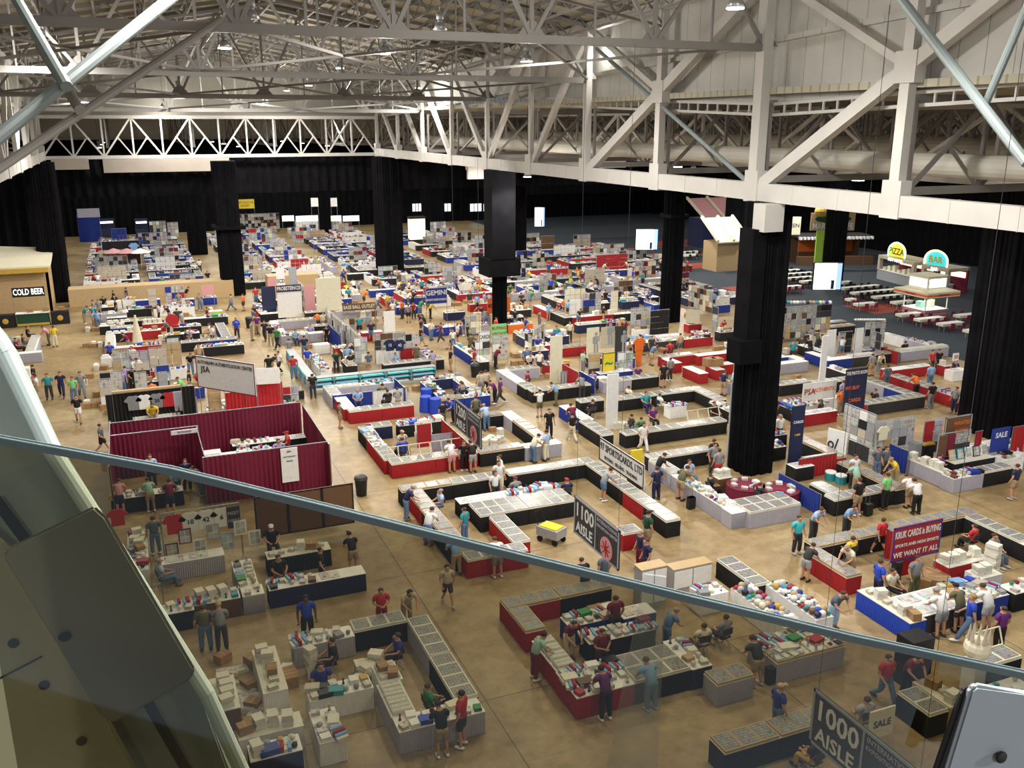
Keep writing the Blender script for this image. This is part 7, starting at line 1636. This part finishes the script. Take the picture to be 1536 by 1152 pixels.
edge = [(-60, 648), (0, 660), (256, 706), (512, 768), (768, 832), (1024, 895), (1280, 957), (1536, 1012), (1600, 1026)]
D0 = 1.7
top = [vplane(x, y, D0) for x, y in edge]
bm = bmesh.new(); a = [bm.verts.new(p) for p in top]; b_ = [bm.verts.new((p.x, p.y, EYE.z - 2.6)) for p in top]
for i in range(len(a) - 1): bm.faces.new((a[i], a[i + 1], b_[i + 1], b_[i]))
o = solo('glass_parapet', bm, [GLASS], 'sloping tinted glass parapet panel in the foreground', 'glass panel')
bm = bmesh.new()
for p, q in zip(top, top[1:]): bar(bm, p, q, .017, .014)
eg = bpy.data.materials.new('polished_glass_edge'); t, b = nt(eg); b.inputs['Base Color'].default_value = (.07, .09, .095, 1); b.inputs['Roughness'].default_value = .25; b.inputs['Metallic'].default_value = .3
part('polished_edge', bm, [eg], o)
bm = bmesh.new()
for d_ in (.006, -.006):
    e2 = [p - Fh * (.007 if d_ > 0 else -.005) + Vector((0, 0, .008)) for p in top]
    for p, q in zip(e2, e2[1:]): bar(bm, p, q, .0028, .0022)  # thin paler strips: the highlight on the glass edge put into colour
eg2 = bpy.data.materials.new('edge_highlight'); t, b = nt(eg2); b.inputs['Base Color'].default_value = (.13, .18, .20, 1); b.inputs['Roughness'].default_value = .2
part('edge_highlight_strip', bm, [eg2], o)
def cladding(name, pts, d, th, mat, lab, parent=None):
    P = [vplane(x, y, d) for x, y in pts]; bm = bmesh.new(); prism(bm, P, Fh * th)
    bmesh.ops.bevel(bm, geom=bm.edges[:], offset=.006, segments=2, affect='EDGES')
    if parent: return part(name, bm, [mat], parent, lab)
    return solo(name, bm, [mat], lab, name.replace('_', ' '))
stainless = steel_paint('brushed_grey_cladding', (.27, .32, .30), .5); olive_ = steel_paint('olive_grey_sheet', (.36, .35, .21), .6); pale = steel_paint('pale_rounded_edge', (.62, .74, .74), .4); darkm = steel_paint('dark_bracket', (.27, .27, .21), .45)
o = cladding('side_cladding', [(-60, 440), (0, 512), (12, 535), (75, 672), (190, 860), (300, 1045), (352, 1180), (-60, 1180)], 2.3, .05, stainless, 'grey green metal side cladding at the left foreground')
P = [vplane(x, y, 2.28) for x, y in ((-60, 415), (5, 528), (75, 672), (200, 865), (310, 1040), (378, 1190))]; bm = bmesh.new(); tube(bm, P, .022, 12); part('rounded_edge', bm, [pale], o)
o2 = cladding('cover_sheet', [(-60, 760), (20, 830), (75, 925), (130, 1030), (215, 1180), (-60, 1180)], 2.18, .02, olive_, 'olive grey screwed cover sheet at bottom left corner')
for x, y in ((20, 965), (66, 1028), (122, 1112)): p = vplane(x, y, 2.17); bm = bmesh.new(); ball(bm, p.x, p.y, p.z, .014, .006, .014); part('screw', bm, [M('black')], o2)
bm = bmesh.new(); bar(bm, vplane(-5, 1020, 2.172), vplane(62, 985, 2.172), .004, .004); part('sheet_joint', bm, [M('black')], o2)
o3 = cladding('clamp_plate', [(3, 835), (12, 822), (140, 760), (158, 776), (292, 1005), (286, 1020), (170, 1086), (150, 1076)], 2.1, .012, darkm, 'dark rounded clamp plate screwed over the left cladding')
p = vplane(97, 955, 2.09); bm = bmesh.new(); ball(bm, p.x, p.y, p.z, .016, .006, .014); part('screw', bm, [M('black')], o3)
bm = bmesh.new(); bar(bm, vplane(222, 1055, 2.25), vplane(300, 1190, 2.25), .02, .02); bar(bm, vplane(-10, 745, 2.25), vplane(40, 812, 2.25), .02, .02); part('dark_groove', bm, [M('black')], o)
o4 = cladding('glass_clamp', [(1456, 1036), (1466, 1029), (1545, 1044), (1600, 1054), (1600, 1180), (1412, 1180)], 1.62, .02, steel_paint('clamp_metal', (.24, .27, .30), .4), 'grey metal glass clamp at bottom right corner')
cladding('rubber_gasket', [(1444, 1040), (1456, 1030), (1414, 1180), (1396, 1180)], 1.63, .02, M('black'), None, o4)
p = vplane(1502, 1136, 1.61); bm = bmesh.new(); ball(bm, p.x, p.y, p.z, .014, .008, .013); part('clamp_screw', bm, [M('black')], o4)
# a second standing glass fin seen through the parapet
f0 = [vplane(x, y, 2.6) for x, y in ((905, 1180), (968, 862), (1000, 866), (985, 1180))]
bm = bmesh.new(); prism(bm, f0, Fh * .01); fm = bpy.data.materials.new('pale_glass_fin'); fm.use_nodes = True; t = fm.node_tree; t.nodes.remove(t.nodes['Principled BSDF'])
tr = N(t, 'ShaderNodeBsdfTransparent'); df = N(t, 'ShaderNodeBsdfDiffuse'); df.inputs[0].default_value = (.5, .55, .6, 1); mx = N(t, 'ShaderNodeMixShader'); mx.inputs[0].default_value = .16
t.links.new(tr.outputs[0], mx.inputs[1]); t.links.new(df.outputs[0], mx.inputs[2]); t.links.new(mx.outputs[0], t.nodes['Material Output'].inputs[0])
solo('glass_fin', bm, [fm], 'faint upright glass fin behind the parapet, centre', 'glass panel')
# ================================================================ labels: one that singles each thing out
T1 = ORD + ['thirteenth', 'fourteenth', 'fifteenth', 'sixteenth', 'seventeenth', 'eighteenth', 'nineteenth']
def ordw(i):
    k = i + 1
    if k < 20: return T1[i]
    if k > 99: return 'one-hundred-and-' + ordw(k - 101) if k > 100 else 'hundredth'
    t = ['twent', 'thirt', 'fort', 'fift', 'sixt', 'sevent', 'eight', 'ninet'][k // 10 - 2]
    return t + 'ieth' if k % 10 == 0 else t + 'y-' + ORD[k % 10 - 1]
def trim12(l):
    w_ = l.split()
    if len(w_) <= 12: return l
    w_ = w_[:12]
    while w_[-1].strip(',') in ('in', 'on', 'the', 'of', 'a', 'at', 'by', 'under', 'below', 'behind', 'beside', 'left', 'right', 'before', 'near', 'round', 'and', 'under', 'with', 'far') or w_[-1].startswith('12') or w_[-1].startswith('11'): w_.pop()
    return ' '.join(w_).rstrip(',')
by = {}
for o in LAB:
    if o.parent is None and o.get('category') and o.get('kind') != 'stuff':
        l = ' '.join(o['label'].split()); o['label'] = l
        if not (o.get('group') == 'food court dining chairs' or o.get('group') == 'high bay lamps under the roof'): by.setdefault(trim12(l), []).append(o)
for l, os_ in by.items():
    if len(os_) > 1:
        os_.sort(key=lambda o: proj(o.location)[0])
        for i, o in enumerate(os_): o['label'] = l + ', ' + ('leftmost' if i == 0 else 'rightmost' if i == len(os_) - 1 else ordw(i) + ' from the left')
for o in LAB:
    wds = o['label'].split()
    if len(wds) > 16: o['label'] = ' '.join(wds[:16])
GR = dict(display_case='card cases on the tables', wooden_card_case='wooden card cases on the tables', card_box='card boxes', skirted_table='skirted booth tables', person='visitors and vendors', folding_chair='folding chairs of the booths', hanging_jersey='hanging jerseys', goods_rack='racks of goods')
for o in LAB:
    k = o.name.split('.')[0]
    if 'group' not in o and o.get('category') and (k in GR or len(by.get(o['label'], [])) != 1 and k in [v[0][0][0] for v in PROTO.values() if isinstance(v, tuple) and isinstance(v[0], list)]): o['group'] = GR.get(k, k.replace('_', ' ').rstrip('s') + 's on the booth tables')
